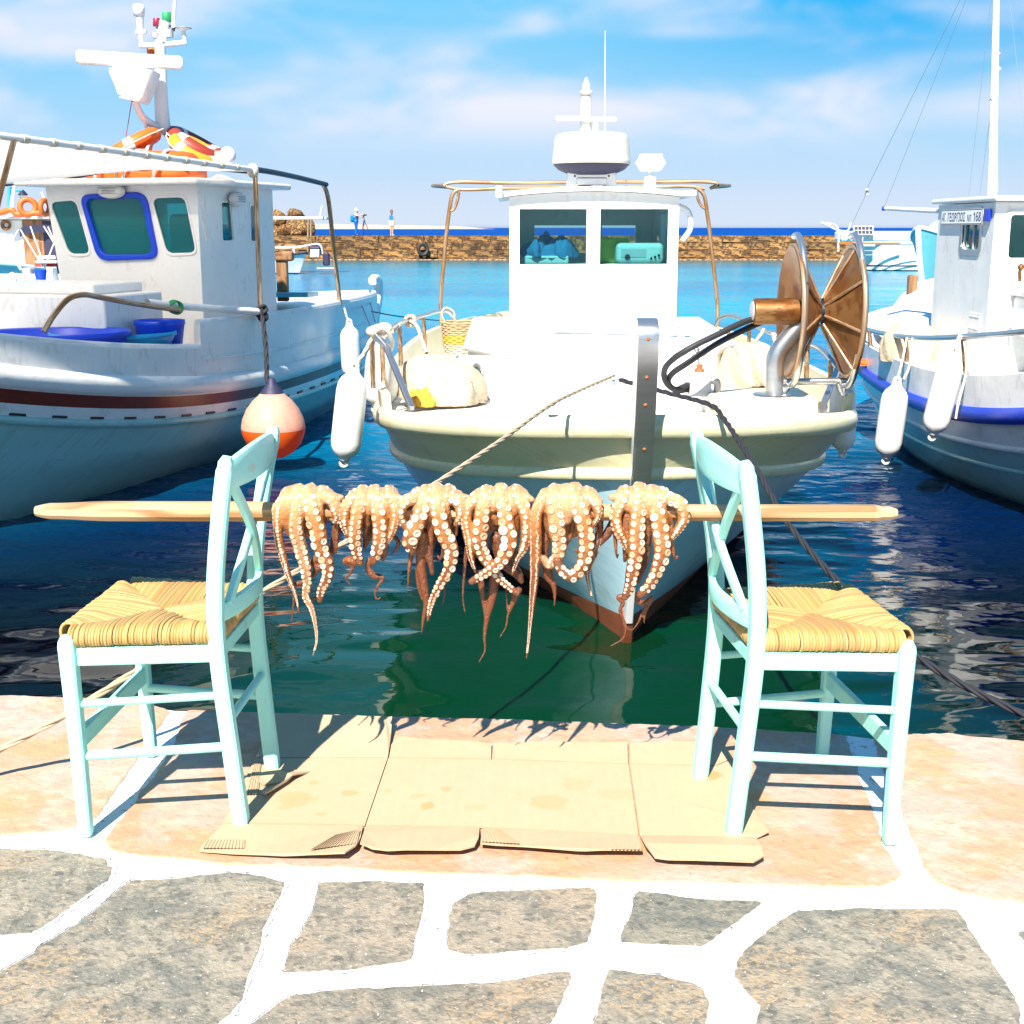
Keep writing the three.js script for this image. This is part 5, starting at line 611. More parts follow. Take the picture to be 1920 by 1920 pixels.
// ---------------------------------------------------------------- the white boat on the left, bow to the quay
{
  const boat = thing('fishing_boat', 'big white fishing boat with brown stripe and blue framed window on the left', 'boat', [-3.325, WATER, -12.55], -0.265), R = rng(41), T = (v) => boat.worldToLocal(v.clone());
  const L0 = 5.44, K = { y: [-0.5, -0.5, -0.5], B: 0.2, z: [-4.2, 4.4], p: [2, 2], q: [1, 1] }, W = { y: [0.02, 0.02, 0.02], B: 0.8, z: [-4.55, 4.75], p: [1.8, 2.2], q: [1, 1] };
  const BD = { y: [0.42, 0.46, 1.2], B: 1.1, z: [-5.2, 5.3], p: [1.7, 2.6], q: [1.25, 1.3] }, RB = { y: [0.80, 0.755, 1.55], B: 1.16, z: [-5.44, 5.44], p: [1.6, 2.8], q: [1.3, 1.4] };
  const up = (L, dy, dB = 0) => ({ ...L, y: L.y.map((v) => v + dy), B: L.B + dB });
  const MID = { y: [0.22, 0.24, 0.6], B: 1.0, z: [-4.9, 5.05], p: [1.75, 2.4], q: [1.15, 1.15] };
  const S0 = mixL(RB, BD, 0.62), S1 = mixL(RB, BD, 0.30);
  part('hull', skinBand([K, W, MID, BD]), M.hullWaterTint, boat, 'lower hull with the teal water reflection put into its paint'); part('topside', [...skinBand([BD, S0]), ...skinBand([S1, RB])], M.whiteCool, boat, 'white hull side on both sides of the stripe'); part('stripe', skinBand([S0, S1]), M.brownStripe, boat, 'brown stripe along the hull');
  part('rub_rail', rail(RB, 0.075, -1, 1, [1, -1], 0.0), M.whiteCool, boat, 'broad rounded white rub rail'); part('bead_rail', rail(BD, 0.03, -1, 1, [1, -1], 0.008), M.hullWaterTint, boat);
  for (let i = 0; i < 22; i++) { const u = lerp(-0.62, 0.86, i / 21), a = lvl(BD, u, 1, 0.012), b = lvl(BD, u + 0.026, 1, 0.012); a.y += 0.04; b.y += 0.04; part('scupper', bar(a, b, 0.02, 0.018), M.black, boat); }
  const BA = { ...up(RB, 0.0), y: [1.24, 1.30, 1.62], B: 1.17 }, BF = { ...RB, y: [1.0, 1.07, 1.72], B: 1.18 };
  part('bulwark', [...bulwark(RB, BA, 0.06, -0.985, 0.27), ...bulwark(RB, BF, 0.07, 0.27, 0.86)], M.whiteCool, boat); part('cap_rail', rail(BA, 0.03, -0.985, 0.27, [1, -1], -0.03, 0.004), M.white, boat); part('cap_rail', rail(BF, 0.034, 0.27, 0.86, [1, -1], -0.035, 0.004), M.white, boat);
  part('bead_line', rail(mixL(RB, BA, 0.42), 0.014, -0.98, 0.27, [1, -1], 0.003), M.whiteCool, boat);
  part('deck', deck(RB, 0.1, 0.05, -1, 1, 0.04), M.white, boat);
  { const pts = [lvl(RB, -1, 1), V(0, 1.0, -5.55), V(0, 1.22, -5.66), V(0, 1.36, -5.66), V(0, 1.42, -5.55), V(0, 1.39, -5.44)]; part('stern_post', sweep([V(0, -0.3, -4.4), V(0, 0.3, -5.08), ...pts], (t) => [0.055, lerp(0.09, 0.05, t)], V(1, 0, 0), 40, 5), M.whiteCool, boat, 'curled white stern post'); }
  part('stem_post', sweep([V(0, -0.4, 4.3), V(0, 0.4, 4.95), V(0, 1.3, 5.42), V(0, 2.0, 5.6)], () => [0.06, 0.1], V(1, 0, 0), 30, 5), M.whiteCool, boat);
  // aft deck
  { const L = mixL(RB, BA, 0.72); part('aft_deck', deck(L, 0.02, 0.1, -0.93, -0.2, 0.12, 24), M.white, boat, 'raised white aft deck'); part('deck_edge', rail(L, 0.05, -0.93, -0.2, [1, -1], -0.11, 0.0), M.blue, boat, 'blue edge of the aft deck'); wpart('hatch', bar(at(524, 553, 13.9), at(548, 551, 14.9), 0.6, 0.05), M.teal, boat, 'turquoise hatch cover'); }
  // wheelhouse
  const w0 = -0.78, w1 = 0.75, zf = 0.67, zb = -0.85, y0 = 0.9, y1 = 2.47, t = 0.05;
  const soft = (p, r) => { const o = [], n = p.length; p.forEach((q, i) => { const a = p[(i + n - 1) % n], b = p[(i + 1) % n], la = Math.hypot(a[0] - q[0], a[1] - q[1]), lb = Math.hypot(b[0] - q[0], b[1] - q[1]), A = [q[0] + (a[0] - q[0]) * r / la, q[1] + (a[1] - q[1]) * r / la], B = [q[0] + (b[0] - q[0]) * r / lb, q[1] + (b[1] - q[1]) * r / lb]; for (let k = 0; k <= 6; k++) { const s = k / 6; o.push([(1 - s) * (1 - s) * A[0] + 2 * s * (1 - s) * q[0] + s * s * B[0], (1 - s) * (1 - s) * A[1] + 2 * s * (1 - s) * q[1] + s * s * B[1]]); } }); return o; };
  const fw = [soft([[-0.58, 1.86], [-0.355, 1.865], [-0.47, 2.35], [-0.745, 2.33]], 0.07), soft([[-0.24, 1.85], [0.30, 1.86], [0.21, 2.37], [-0.38, 2.36]], 0.09), soft([[0.42, 1.87], [0.715, 1.88], [0.63, 2.37], [0.30, 2.36]], 0.07)];
  const sw = [soft([[0.02, 1.98], [0.25, 1.98], [0.24, 2.33], [0.05, 2.33]], 0.03), soft([[-0.52, 1.97], [-0.33, 1.97], [-0.34, 2.31], [-0.52, 2.31]], 0.03), soft([[0.52, 2.0], [0.56, 2.0], [0.645, 2.38], [0.54, 2.38]], 0.02)];
  // side walls lie in the zy plane: plate x = -local z
  const neg = (h) => h.map(([a, b]) => [-a, b]).reverse();
  const wh = part('wheelhouse', [plate([[w0 + 0.16, y0], [w1, y0], [w1, y1], [w0, y1]], t, fw).translate(0, 0, zf), plate([[-zf + t, y0], [-zb, y0], [-zb, y1], [-zf + t, y1]], t, sw.map(neg)).rotateY(Math.PI / 2).translate(w1, 0, 0), box(t, y1 - y0, zf - zb - t, w0 + 0.08, (y0 + y1) / 2, (zf + zb - t) / 2), plate([[w0 + 0.1, y0], [w1 - 0.03, y0], [w1 - 0.03, y1], [w0 + 0.1, y1]], t, [rect(-0.42, 1.8, -0.12, 2.34), rect(0.1, 2.0, 0.5, 2.3)]).translate(0, 0, zb + t)], M.whiteCool, boat, 'white wheelhouse with three slanted front windows');
  fw.forEach((h, i) => { const f = part('window', plate(shrink(h, i === 1 ? -0.05 : -0.022), i === 1 ? 0.05 : 0.02, [shrink(h, i === 1 ? 0.012 : 0.006)], i === 1 ? 0.012 : 0.005).translate(0, 0, zf + (i === 1 ? 0.03 : 0.009)), i === 1 ? M.blue : M.whiteCool, boat, i === 1 ? 'blue framed centre window' : undefined); part('pane', plate(h, 0.004).translate(0, 0, zf - 0.014), M.glassTeal, f); });
  sw.forEach((h) => { const f = part('window', plate(shrink(neg(h), -0.02), 0.02, [shrink(neg(h), 0.005)]).rotateY(Math.PI / 2).translate(w1 + 0.009, 0, 0), M.whiteCool, boat); part('pane', plate(neg(h), 0.004).rotateY(Math.PI / 2).translate(w1 - 0.012, 0, 0), M.glassTeal, f); });
  part('cabin_back', plate([[-0.62, 0.95], [0.66, 0.95], [0.66, 2.4], [-0.62, 2.4]], 0.015, [rect(-0.42, 1.8, -0.12, 2.34), rect(0.1, 2.0, 0.5, 2.3)]).translate(0, 0, zb + 0.09), M.inside, boat, 'teal painted inside of the wheelhouse'); part('inner_shelf', [box(1.25, 0.03, 0.3, 0.02, 1.84, 0.42, 0.006), box(1.2, 0.022, 0.03, 0.02, 2.12, -0.1, 0.004)], M.insideWhite, boat); part('seat_back', box(0.3, 0.5, 0.12, 0.18, 1.98, -0.1, 0.06), M.navy, boat);
  const roof = box(w1 - w0 + 0.3, 0.06, zf - zb + 0.42, -0.03, 2.495, (zf + zb) / 2 + 0.04, 0.025); part('roof', roof, M.white, boat, 'white wheelhouse roof with overhang');
  for (const [x, y, z, ry] of [[-0.07, 2.42, zf + 0.06, 0], [w1 + 0.05, 2.36, 0.0, Math.PI / 2]]) { const g = lathe([[0.001, 0.05], [0.06, 0.045], [0.085, 0.02], [0.09, -0.02]], 24, V(0, 0, 1)); g.scale(1.5, 0.75, 1).rotateY(ry).translate(x, y, z); const l = part('bulkhead_light', g, M.fender, boat); for (const k of [-0.022, 0, 0.022]) { const c = new THREE.TorusGeometry(0.075, 0.006, 6, 24, Math.PI); c.rotateX(Math.PI / 2).scale(1.45, 1, 0.75).rotateY(ry).translate(x, y + k, z); part('guard', c, M.greyBox, l); } }
  // coaming with lid in front of the wheelhouse
  const cB = (x0, x1, yb, yt, d, w, m, n, l) => { const a = at(x0, yt, d), b = at(x1, yt, d), h = at(x0, yt, d).y - at(x0, yb, d).y; const c = T(a.clone().lerp(b, 0.5)); part(n, box(Math.abs(b.x - a.x), h, w, c.x, c.y - h / 2, c.z - w / 2, 0.02), m, boat, l); };
  cB(-120, 214, 700, 553, 10.6, 0.9, M.white, 'hatch_coaming', 'white fish hold coaming'); cB(-60, 190, 552, 532, 10.75, 0.75, M.white, 'hatch_cover', 'flat white hatch cover');
  // rails, poles and awning
  wpart('bow_rail', tube([at(82, 622, 9.05), at(100, 592, 9.1), at(126, 562, 9.2), at(150, 553, 9.35), at(190, 558, 9.75), at(250, 569, 10.2), at(338, 582, 10.75)], 0.021, 90, 10), M.pipe, boat, 'weathered bent pipe rail'); wpart('spar', tube([at(276, 568, 10.5), at(340, 574, 10.85), at(420, 580, 11.3), at(490, 585, 11.75)], 0.032, 30, 14), M.white, boat, 'white pole lashed along the rail'); wpart('lashing', [0, 1, 2].map((k) => new THREE.TorusGeometry(0.05, 0.009, 6, 16).rotateY(0.6).translate(...at(326 + k * 3, 575 + k, 10.72).toArray())), M.green, boat, 'green twine');
  { const aw = thing('awning', 'off white awning on pipes over the foredeck of the left boat', 'awning', [-3, WATER + 2.6, -10.5]);
    const near = [at(-330, 216, 7.5), at(-120, 238, 8.1), at(25, 258, 8.6), at(180, 278, 9.5), at(330, 298, 10.6), at(400, 308, 11.2), at(474, 318, 11.95)], farE = [at(-330, 372, 11.2), at(-150, 360, 11.6), at(0, 345, 12.0), at(110, 335, 12.0), at(235, 314, 11.85), at(330, 310, 11.95), at(470, 321, 12.05)], rows = [];
    for (let k = 0; k <= 8; k++) rows.push(near.map((a, i) => { const p = a.clone().lerp(farE[i], k / 8); p.y -= 0.05 * Math.sin(k / 8 * Math.PI) * (i < 6 ? 1 : 0.2); return p; })); wpart('canvas', sheet(rows), M.awning, aw);
    wpart('edge_pipe', tube(near, 0.024, 60), M.fender, aw, 'edge pipe wrapped in canvas'); wpart('edge_pipe', tube([at(470, 317, 11.92), at(500, 321, 12.3), at(555, 332, 13.2), at(612, 346, 14.2)], 0.026, 30), M.darkTrim, aw, 'dark wrapped pipe running aft'); wpart('trim', tube(farE.map((p) => p.clone().add(V(0, -0.01, 0))), 0.015, 60), M.darkTrim, aw);
    for (let i = 0; i < 12; i++) { const c = new THREE.CatmullRomCurve3(near), p = c.getPointAt(0.22 + i * 0.064), q = c.getPointAt(0.22 + i * 0.064 + 0.012); wpart('lashing', cyl(p, q, 0.029, 0.029, 10), M.ropeWhite, aw); }
    wpart('post', tube([at(478, 320, 11.95), at(481, 400, 11.93), at(485, 500, 11.9), at(489, 592, 11.85)], 0.022, 30), M.pipe, aw); wpart('post', tube([at(606, 346, 14.2), at(613, 362, 14.2), at(626, 470, 14.2), at(638, 574, 14.2)], 0.024, 30), M.pipe, aw); wpart('post', tube([at(27, 260, 8.6), at(14, 310, 8.6), at(-2, 372, 8.6), at(-40, 560, 8.6), at(-52, 640, 8.6)], 0.02, 30), M.pipe, aw); wpart('post', cyl(at(217, 300, 11.85), at(219, 352, 11.85), 0.018), M.pipe, aw);
    wpart('joint', [ball(0.055, ...at(474, 320, 11.95).toArray(), 1, 1.2, 1, 12)], M.ropeWhite, aw); }
  // mast, radar and the gear on the roof
  { const d = 12.8, P = (x, y, dd = d) => at(x, y, dd), ms = thing('mast', 'white tripod mast with lights and crossarm on the left boat', 'mast', P(300, 250).toArray());
    wpart('pole', sweep([P(307, 252), P(303, 200), P(301, 120), P(300, 70)], (s) => [lerp(0.075, 0.045, s), lerp(0.075, 0.045, s)], V(1, 0, 0), 24, 2), M.white, ms); for (const q of [[[300, 246], [270, 290], [238, 338]], [[306, 246], [340, 290], [380, 338]], [[292, 248], [282, 275], [274, 332]]]) wpart('leg', tube(q.map(([x, y], i) => P(x, y, d - i * 0.14)), 0.022), M.white, ms); wpart('brace', tube([P(280, 248), P(300, 246), P(325, 250)], 0.018), M.white, ms);
    wpart('crossarm', [cyl(P(262, 86), P(302, 84), 0.026), cyl(P(302, 84), P(348, 80), 0.026)], M.white, ms); wpart('sensor', [cyl(P(266, 84), P(263, 56), 0.022), cyl(P(263, 56), P(262, 30), 0.03, 0.036), lathe([[0.001, 0.1], [0.05, 0.1], [0.055, 0.06], [0.05, 0.0], [0.001, 0]], 18, null, P(261, 30)), cyl(P(255, 61), P(274, 60), 0.02)], M.white, ms); wpart('vane', [cyl(P(347, 82), P(344, 58), 0.02), lathe([[0.001, 0], [0.06, 0.03], [0.085, 0.035], [0.001, 0.05]], 18, null, P(343, 60))], M.white, ms);
    wpart('head', cyl(P(304, 78), P(309, 40), 0.05, 0.05), M.white, ms); wpart('signal_light', lathe([[0.001, 0.09], [0.04, 0.085], [0.045, 0], [0.001, 0]], 16, null, P(313, 41)), M.green, ms, 'green signal light'); wpart('signal_light', lathe([[0.001, 0.075], [0.03, 0.07], [0.036, 0], [0.001, 0]], 16, null, P(294, 49)), mat([0.28, 0.01, 0.05], 0.4), ms, 'dark red signal light'); wpart('signal_light', lathe([[0.001, 0.07], [0.045, 0.065], [0.045, 0], [0.001, 0]], 16, null, P(285, 103, 12.9)), M.orange, ms, 'orange signal light'); wpart('bracket', [cyl(P(294, 49), P(295, 58), 0.012), cyl(P(295, 72), P(295, 62), 0.05, 0.06), cyl(P(316, 70), P(316, 56), 0.045)], M.greyBox, ms); wpart('whip', cyl(P(325, 52), P(331, -60), 0.02, 0.008, 8), M.white, ms); wpart('whip_base', [cyl(P(312, 49), P(328, 49), 0.012), cyl(P(325, 58), P(325, 49), 0.016)], M.navy, ms);
    wpart('wire', cyl(P(247, 190), P(236, 258), 0.004, 0.004, 5), M.redTrim, ms);
    const rd = thing('radar_scanner', 'long white bar radar scanner on its pedestal, left of the tripod mast', 'radar', P(255, 150, 12.5).toArray()); const a = P(143, 107, 12.35), b = P(342, 119, 12.6); wpart('bar', sweep([a, a.clone().lerp(b, 0.5), b], (s) => { const e = Math.min(s, 1 - s) < 0.02 ? 0.75 : 1; return [0.06 * e, 0.062 * e]; }, V(0, 0, 1), 40, 5), M.white, rd, 'white scanner bar'); wpart('turntable', lathe([[0.001, 0.06], [0.09, 0.06], [0.11, 0]], 20, null, P(251, 131, 12.5)), M.white, rd);
    wpart('housing', sweep([P(251, 190, 12.5), P(252, 184, 12.5), P(253, 160, 12.5), P(253, 140, 12.5), P(253, 130, 12.5)], (s) => [lerp(0.12, 0.215, sstep(0.1, 0.8, s)) * (s > 0.95 ? 0.85 : 1), lerp(0.13, 0.19, s)], V(1, 0, 0), 24, 4), M.white, rd); wpart('arm', [tube([P(252, 188, 12.5), P(262, 210, 12.55), P(270, 222, 12.6), P(296, 240, 12.75)], 0.035), tube([P(262, 210, 12.55), P(272, 232, 12.6), P(278, 248, 12.65)], 0.016)], M.white, rd);
    const ring = (label, c, n, s) => { const o = thing('life_ring', label, 'life ring', c.toArray(), 0, 'life rings on the roof of the left boat'), q = new THREE.Quaternion().setFromUnitVectors(V(0, 0, 1), n.normalize()); part('ring', new THREE.TorusGeometry(0.27 * s, 0.085 * s, 14, 48).applyQuaternion(q), s > 0.9 ? M.orangeDark : M.orange, o); for (let k = 0; k < 4; k++) { const g = new THREE.TorusGeometry(0.27 * s, 0.088 * s, 12, 8, 0.3); g.rotateZ(k * Math.PI / 2 + 0.5).applyQuaternion(q); part('band', g, k % 2 ? M.fender : M.white, o); } const pts = []; for (let i = 0; i < 32; i++) { const a = i / 32 * Math.PI * 2, rr = 0.36 * s + 0.035 * Math.abs(Math.sin(a * 2)); pts.push(V(Math.cos(a) * rr, Math.sin(a) * rr, 0).applyQuaternion(q)); } part('grab_line', tube(pts, 0.008, 64, 5, true), M.ropeWhite, o); return o; };
    ring('orange life ring leaning left of the tripod mast legs', P(247, 274, 12.6), V(-0.45, 0.88, 0.12), 0.85); ring('dark orange life ring leaning right of the tripod mast', P(372, 278, 12.9), V(0.5, 0.86, 0.05), 0.95); ring('yellowish life ring lying against the dark orange one', P(366, 284, 12.65), V(0.5, 0.84, 0.2), 0.75).children[0].material = mat([0.8, 0.3, 0.02], 0.5);
    const lr = thing('life_raft', 'orange inflatable raft with white straps lying on the roof under the awning', 'raft', P(275, 345, 12.4).toArray()); for (const [y, s, m] of [[0.09, 1, M.orange], [0.2, 0.9, M.orange]]) { const pts = []; for (let i = 0; i < 28; i++) { const a = i / 28 * Math.PI * 2; pts.push(V(Math.sign(Math.cos(a)) * Math.pow(Math.abs(Math.cos(a)), 0.6) * 0.46 * s, y, Math.sign(Math.sin(a)) * Math.pow(Math.abs(Math.sin(a)), 0.6) * 0.33 * s)); } part('air_tube', tube(pts, 0.085, 90, 14, true), m, lr); } part('floor', box(0.8, 0.03, 0.55, 0, 0.08, 0, 0.01), M.orangeDark, lr); for (const x of [-0.3, -0.05, 0.22]) part('strap', tube([V(x - 0.05, 0.03, 0.42), V(x, 0.14, 0.45), V(x + 0.06, 0.27, 0.36), V(x + 0.1, 0.29, 0.2)], 0.014), M.white, lr); part('grab_line', tube([V(-0.46, 0.14, 0.4), V(-0.2, 0.19, 0.43), V(0.1, 0.14, 0.44), V(0.45, 0.19, 0.38)], 0.009), M.ropeWhite, lr);
    solo('roof_lamp', [ball(0.075, ...P(427, 292, 12.3).toArray(), 1, 1.1, 1, 14), box(0.12, 0.12, 0.05, ...P(416, 296, 12.35).toArray(), 0.01)], M.white, 'white work lamp on the awning pipe near its right corner', 'lamp');
    solo('roof_rope', tube([P(395, 338, 12.3), P(410, 330, 12.3), P(430, 336, 12.3), P(445, 344, 12.3), P(425, 348, 12.2), P(402, 344, 12.2), P(415, 336, 12.3)], 0.014, 60), M.ropeWhite, 'coil of white line on the right of the wheelhouse roof', 'rope'); }
  // tubs in the fore part
  const tub = (label, c, r0, r1, h, sx, m, ry = 0) => { const o = thing('plastic_tub', label, 'tub', c.toArray(), ry, 'blue plastic tubs in the left boat'); const g = lathe([[0.001, 0.012], [r0 * 0.97, 0.012], [r1 * 0.97, h], [r1 * 1.03, h + 0.012], [r1 * 1.04, h - 0.02], [r1, h - 0.03], [r0, 0], [0.001, 0]], 44); g.scale(sx, 1, 1); part('tub', g, m, o); return o; };
  tub('large oval blue tub behind the low bow bulwark', at(92, 690, 10.0), 0.36, 0.45, 0.27, 1.35, M.blue, 0.25); tub('light blue tub beside the large oval one', at(215, 668, 10.5), 0.36, 0.42, 0.19, 1.15, M.paint([0.02, 0.3, 0.62]), 0.2); tub('deep blue round tub beside the step of the bulwark', at(302, 655, 10.75), 0.17, 0.2, 0.23, 1.0, M.blue);
  { const b = thing('wooden_bitt', 'brown wooden bitt post on the aft deck right of the wheelhouse', 'post', at(531, 552, 14.6).toArray()); part('post', box(0.12, 0.55, 0.12, 0, 0.2, 0, 0.015), M.woodOld, b); part('cap', box(0.2, 0.11, 0.18, 0.03, 0.42, 0, 0.03), M.woodOld, b); }
  // buoy and fender
  { const top = at(510, 738, 11.2), o = thing('buoy', 'pear shaped pale pink and orange buoy hanging on the left boat', 'buoy', top.toArray()), s = 0.575; const pr = [[0.001, -s], [0.09, -s + 0.016], [0.17, -s + 0.06], [0.235, -s + 0.13], [0.272, -s + 0.225], [0.278, -s + 0.27]], pu = [[0.278, -s + 0.27], [0.277, -s + 0.3], [0.265, -0.22], [0.225, -0.13], [0.17, -0.06], [0.12, -0.015], [0.085, 0.02]]; part('lower_half', lathe(pr, 48), M.buoyOrange, o, 'bright orange lower half'); part('upper_half', lathe(pu, 48), M.buoyPale, o, 'faded pink upper half');
    part('collar', lathe([[0.105, -0.012], [0.1, 0.015], [0.07, 0.05], [0.04, 0.09], [0.03, 0.13], [0.001, 0.14]], 24), M.navy, o); const q = [at(502, 716, 11.3), at(499, 660, 11.45), at(494, 610, 11.6), at(491, 585, 11.75)].map((p) => p.sub(top)); part('rope', rope([V(0, 0.12, 0), ...q], 0.022, 9), M.blackRope, o); part('knot', [0, 1, 2, 3, 4].map((k) => new THREE.TorusGeometry(0.035, 0.017, 8, 16).rotateX(k * 1.3).rotateY(k).translate(q[3].x + 0.012 * Math.cos(k * 2), q[3].y + 0.02 * (k - 2), q[3].z + 0.02)), M.blackRope, o); }
  fender('fender', 'grey fender hanging at the stern of the left boat', at(655, 606, 13.6), at(660, 712, 13.6), 0.105, M.fenderGrey, null, at(646, 578, 13.9));
  solo('stern_line', [cyl(at(692, 556, 17.7), at(703, 604, 12.5), 0.006, 0.006, 6), cyl(at(674, 562, 16.6), at(694, 612, 12.5), 0.006, 0.006, 6)], M.navy, 'thin dark lines from the stern post of the left boat', 'rope'); solo('stern_line', tube([at(697, 584, 15), at(740, 592, 17), at(790, 598, 19), at(850, 603, 24)], 0.008, 30), M.navy, 'thin dark line reaching over the water to the cream boat', 'rope');
}

// ---------------------------------------------------------------- the boat on the right
{
  const boat = thing('fishing_boat', 'white fishing boat with deep blue rub rail and name board on the right', 'boat', [4.78, WATER, -11.25]), R = rng(51);
  const K = { y: [-0.5, -0.5, -0.5], B: 0.25, z: [-3.5, 3.5], p: [2, 1.6], q: [1, 1] }, W = { y: [0.02, 0.02, 0.02], B: 1.06, z: [-3.9, 3.9], p: [2, 1.7], q: [1, 1] }, A = { y: [0.5, 0.26, 0.62], B: 1.19, z: [-4.1, 4.15], p: [2.5, 2.2], q: [1.2, 1.2] }, A2 = { y: [0.7, 0.42, 0.9], B: 1.24, z: [-4.2, 4.28], p: [2.8, 2.6], q: [1.4, 1.5] }, G = { y: [0.95, 0.63, 1.3], B: 1.28, z: [-4.3, 4.4], p: [3, 3], q: [1.6, 1.8] }, T = { y: [1.2, 0.93, 1.62], B: 1.3, z: [-4.35, 4.45], p: [3, 3], q: [1.6, 1.8] };
  part('hull', skinBand([K, W, A, A2]), M.hullWaterTint, boat, 'lower hull with the teal water reflection put into its paint'); part('topside', skinBand([A2, G]), M.whiteCool, boat); part('bead_rail', rail(A2, 0.022, -1, 1, [1, -1], 0.006), M.whiteCool, boat); part('bead_rail', rail(A, 0.018, -1, 1, [1, -1], 0.006), M.hullWaterTint, boat); part('rub_rail', rail(G, 0.062, -1, 1, [1, -1], 0.01), M.blueRail, boat, 'deep blue rub rail'); part('bulwark', bulwark(G, T, 0.05, -0.99, 0.99), M.whiteCool, boat); part('deck', deck(T, -0.05, 0.06, -1, 1, 0.04), M.white, boat);
  part('stem_post', sweep([V(0, -0.4, 3.4), V(0, 0.6, 4.15), V(0, 1.4, 4.5), V(0, 2.0, 4.62)], () => [0.06, 0.09], V(1, 0, 0), 30, 5), M.whiteCool, boat);
  const wp = (n, g, m, l) => wpart(n, g, m, boat, l);
  wp('stern_cover', sheet([0, 1, 2, 3, 4, 5, 6].map((k) => [0, 1, 2, 3, 4, 5, 6].map((i) => { const f = k / 6, s = i / 6 * 2 - 1; return V(4.78 + s * 1.12 * (1 - 0.55 * f * f), WATER + 1.02 + 0.42 * (1 - s * s) * (0.6 + 0.4 * f) + 0.1 * f, -12.5 - f * 2.4); }))), M.white, 'white cambered aft deck');
  // wheelhouse: side wall with name board and small window, front wall with big window
  const x0 = 3.9, x1 = 5.6, zf = -10.68, zb = -12.1, yb = WATER + 0.85, yt = WATER + 2.3, t = 0.05;
  const sideHole = rounded(10.99, 1.22, 11.41, 1.52, 0.05), frontHole = rounded(4.02, 1.15, 5.2, 1.51, 0.04), low = rounded(4.07, 0.52, 4.5, 0.72, 0.04);
  wp('wheelhouse', [plate([[-zf, yb], [-zb, yb], [-zb, yt], [-zf, yt]], t, [sideHole]).rotateY(Math.PI / 2).translate(x0 + t, 0, 0), plate([[x0 + t, yb], [x1, yb], [x1, yt], [x0 + t, yt]], t, [frontHole]).translate(0, 0, zf), box(t, yt - yb, 1.3, x1 - t / 2, (yb + yt) / 2, -11.4), box(x1 - x0 - 0.1, yt - yb, t, (x0 + x1) / 2, (yb + yt) / 2, zb + 0.03), box(x1 - x0 - 0.12, 0.04, 1.2, (x0 + x1) / 2, yb + 0.4, -11.4)], M.white, 'white wheelhouse');
  wp('roof', box(x1 - x0 + 0.14, 0.045, zf - zb + 0.2, (x0 + x1) / 2 + 0.03, yt + 0.03, (zf + zb) / 2 + 0.0, 0.02), M.white); wp('roof_lip', box(x1 - x0 - 0.3, 0.05, 0.06, (x0 + x1) / 2 + 0.2, yt - 0.1, zf + 0.03, 0.01), M.white);
  { const f = wp('window', plate(rounded(10.93, 1.16, 11.47, 1.58, 0.08), 0.025, [rounded(10.99, 1.22, 11.41, 1.52, 0.05)], 0.006).rotateY(Math.PI / 2).translate(x0 + 0.016, 0, 0), M.steel, 'small window in an aluminium frame'); wpart('pane', plate(sideHole, 0.004).rotateY(Math.PI / 2).translate(x0 + 0.03, 0, 0), M.glassTeal, f); wpart('divider', box(0.015, 0.3, 0.025, x0 + 0.02, 1.37, -11.19, 0.004), M.greyBox, f); }
  { const f = wp('window', plate(rounded(3.99, 1.12, 5.23, 1.54, 0.05), 0.03, [rounded(4.03, 1.16, 5.19, 1.5, 0.03)], 0.006).translate(0, 0, zf + 0.012), M.white); wpart('pane', plate(frontHole, 0.004).translate(0, 0, zf - 0.02), M.glassClear, f); }
  wp('front_ledge', [box(1.5, 0.32, 0.4, 4.85, yb + 0.55, zf + 0.2, 0.03), box(1.56, 0.04, 0.46, 4.85, yb + 0.73, zf + 0.2, 0.015)], M.white, 'forward ledge under the front window'); wp('vent', [box(0.012, 0.16, 0.26, x0 - 0.003, 0.62, -10.95, 0.004), box(0.016, 0.008, 0.22, x0 - 0.006, 0.67, -10.95, 0.003), box(0.016, 0.008, 0.22, x0 - 0.006, 0.57, -10.95, 0.003)], M.white, 'flat louvred vent cover');
  { const f = wp('window', plate(rounded(4.19, 0.3, 4.6, 0.52, 0.05), 0.02, [rounded(4.22, 0.33, 4.57, 0.49, 0.03)], 0.005).translate(0, 0, zf + 0.415), M.steel, 'low porthole in an aluminium frame'); wpart('pane', plate(rounded(4.215, 0.325, 4.575, 0.495, 0.03), 0.004).translate(0, 0, zf + 0.404), M.glassTeal, f); }
  // name board
  { const cv = document.createElement('canvas'); cv.width = 1024; cv.height = 128; const c = cv.getContext('2d'); c.fillStyle = '#f6f4f4'; c.fillRect(0, 0, 1024, 128); c.strokeStyle = '#101038'; c.lineWidth = 7; c.strokeRect(5, 5, 1014, 118); c.fillStyle = '#15103c'; c.font = 'bold 112px sans-serif'; c.textBaseline = 'alphabetic'; const put = (s, x, w, size) => { c.font = 'bold ' + size + 'px sans-serif'; const m = c.measureText(s).width; c.save(); c.translate(x, 104); c.scale(w / m, 1); c.fillText(s, 0, 0); c.restore(); }; put('ΑΓ.', 26, 118, 112); put('ΓΕΩΡΓΙΟΣ', 172, 450, 112); put('ΝΠ', 668, 104, 80); put('168', 812, 186, 112);
    const tx = new THREE.CanvasTexture(cv); tx.colorSpace = THREE.SRGBColorSpace; const o = thing('name_board', 'white board with dark lettering on the wheelhouse side', 'sign', [x0 - 0.012, WATER + 2.19, -11.42]); const g = new THREE.PlaneGeometry(1.04, 0.125); g.rotateY(-Math.PI / 2); g.translate(-0.0135, 0, 0); part('board', box(0.02, 0.13, 1.05, 0, 0, 0, 0.003), M.white, o); part('lettering', g, mat([1, 1, 1], 0.5, { map: tx }), o); }
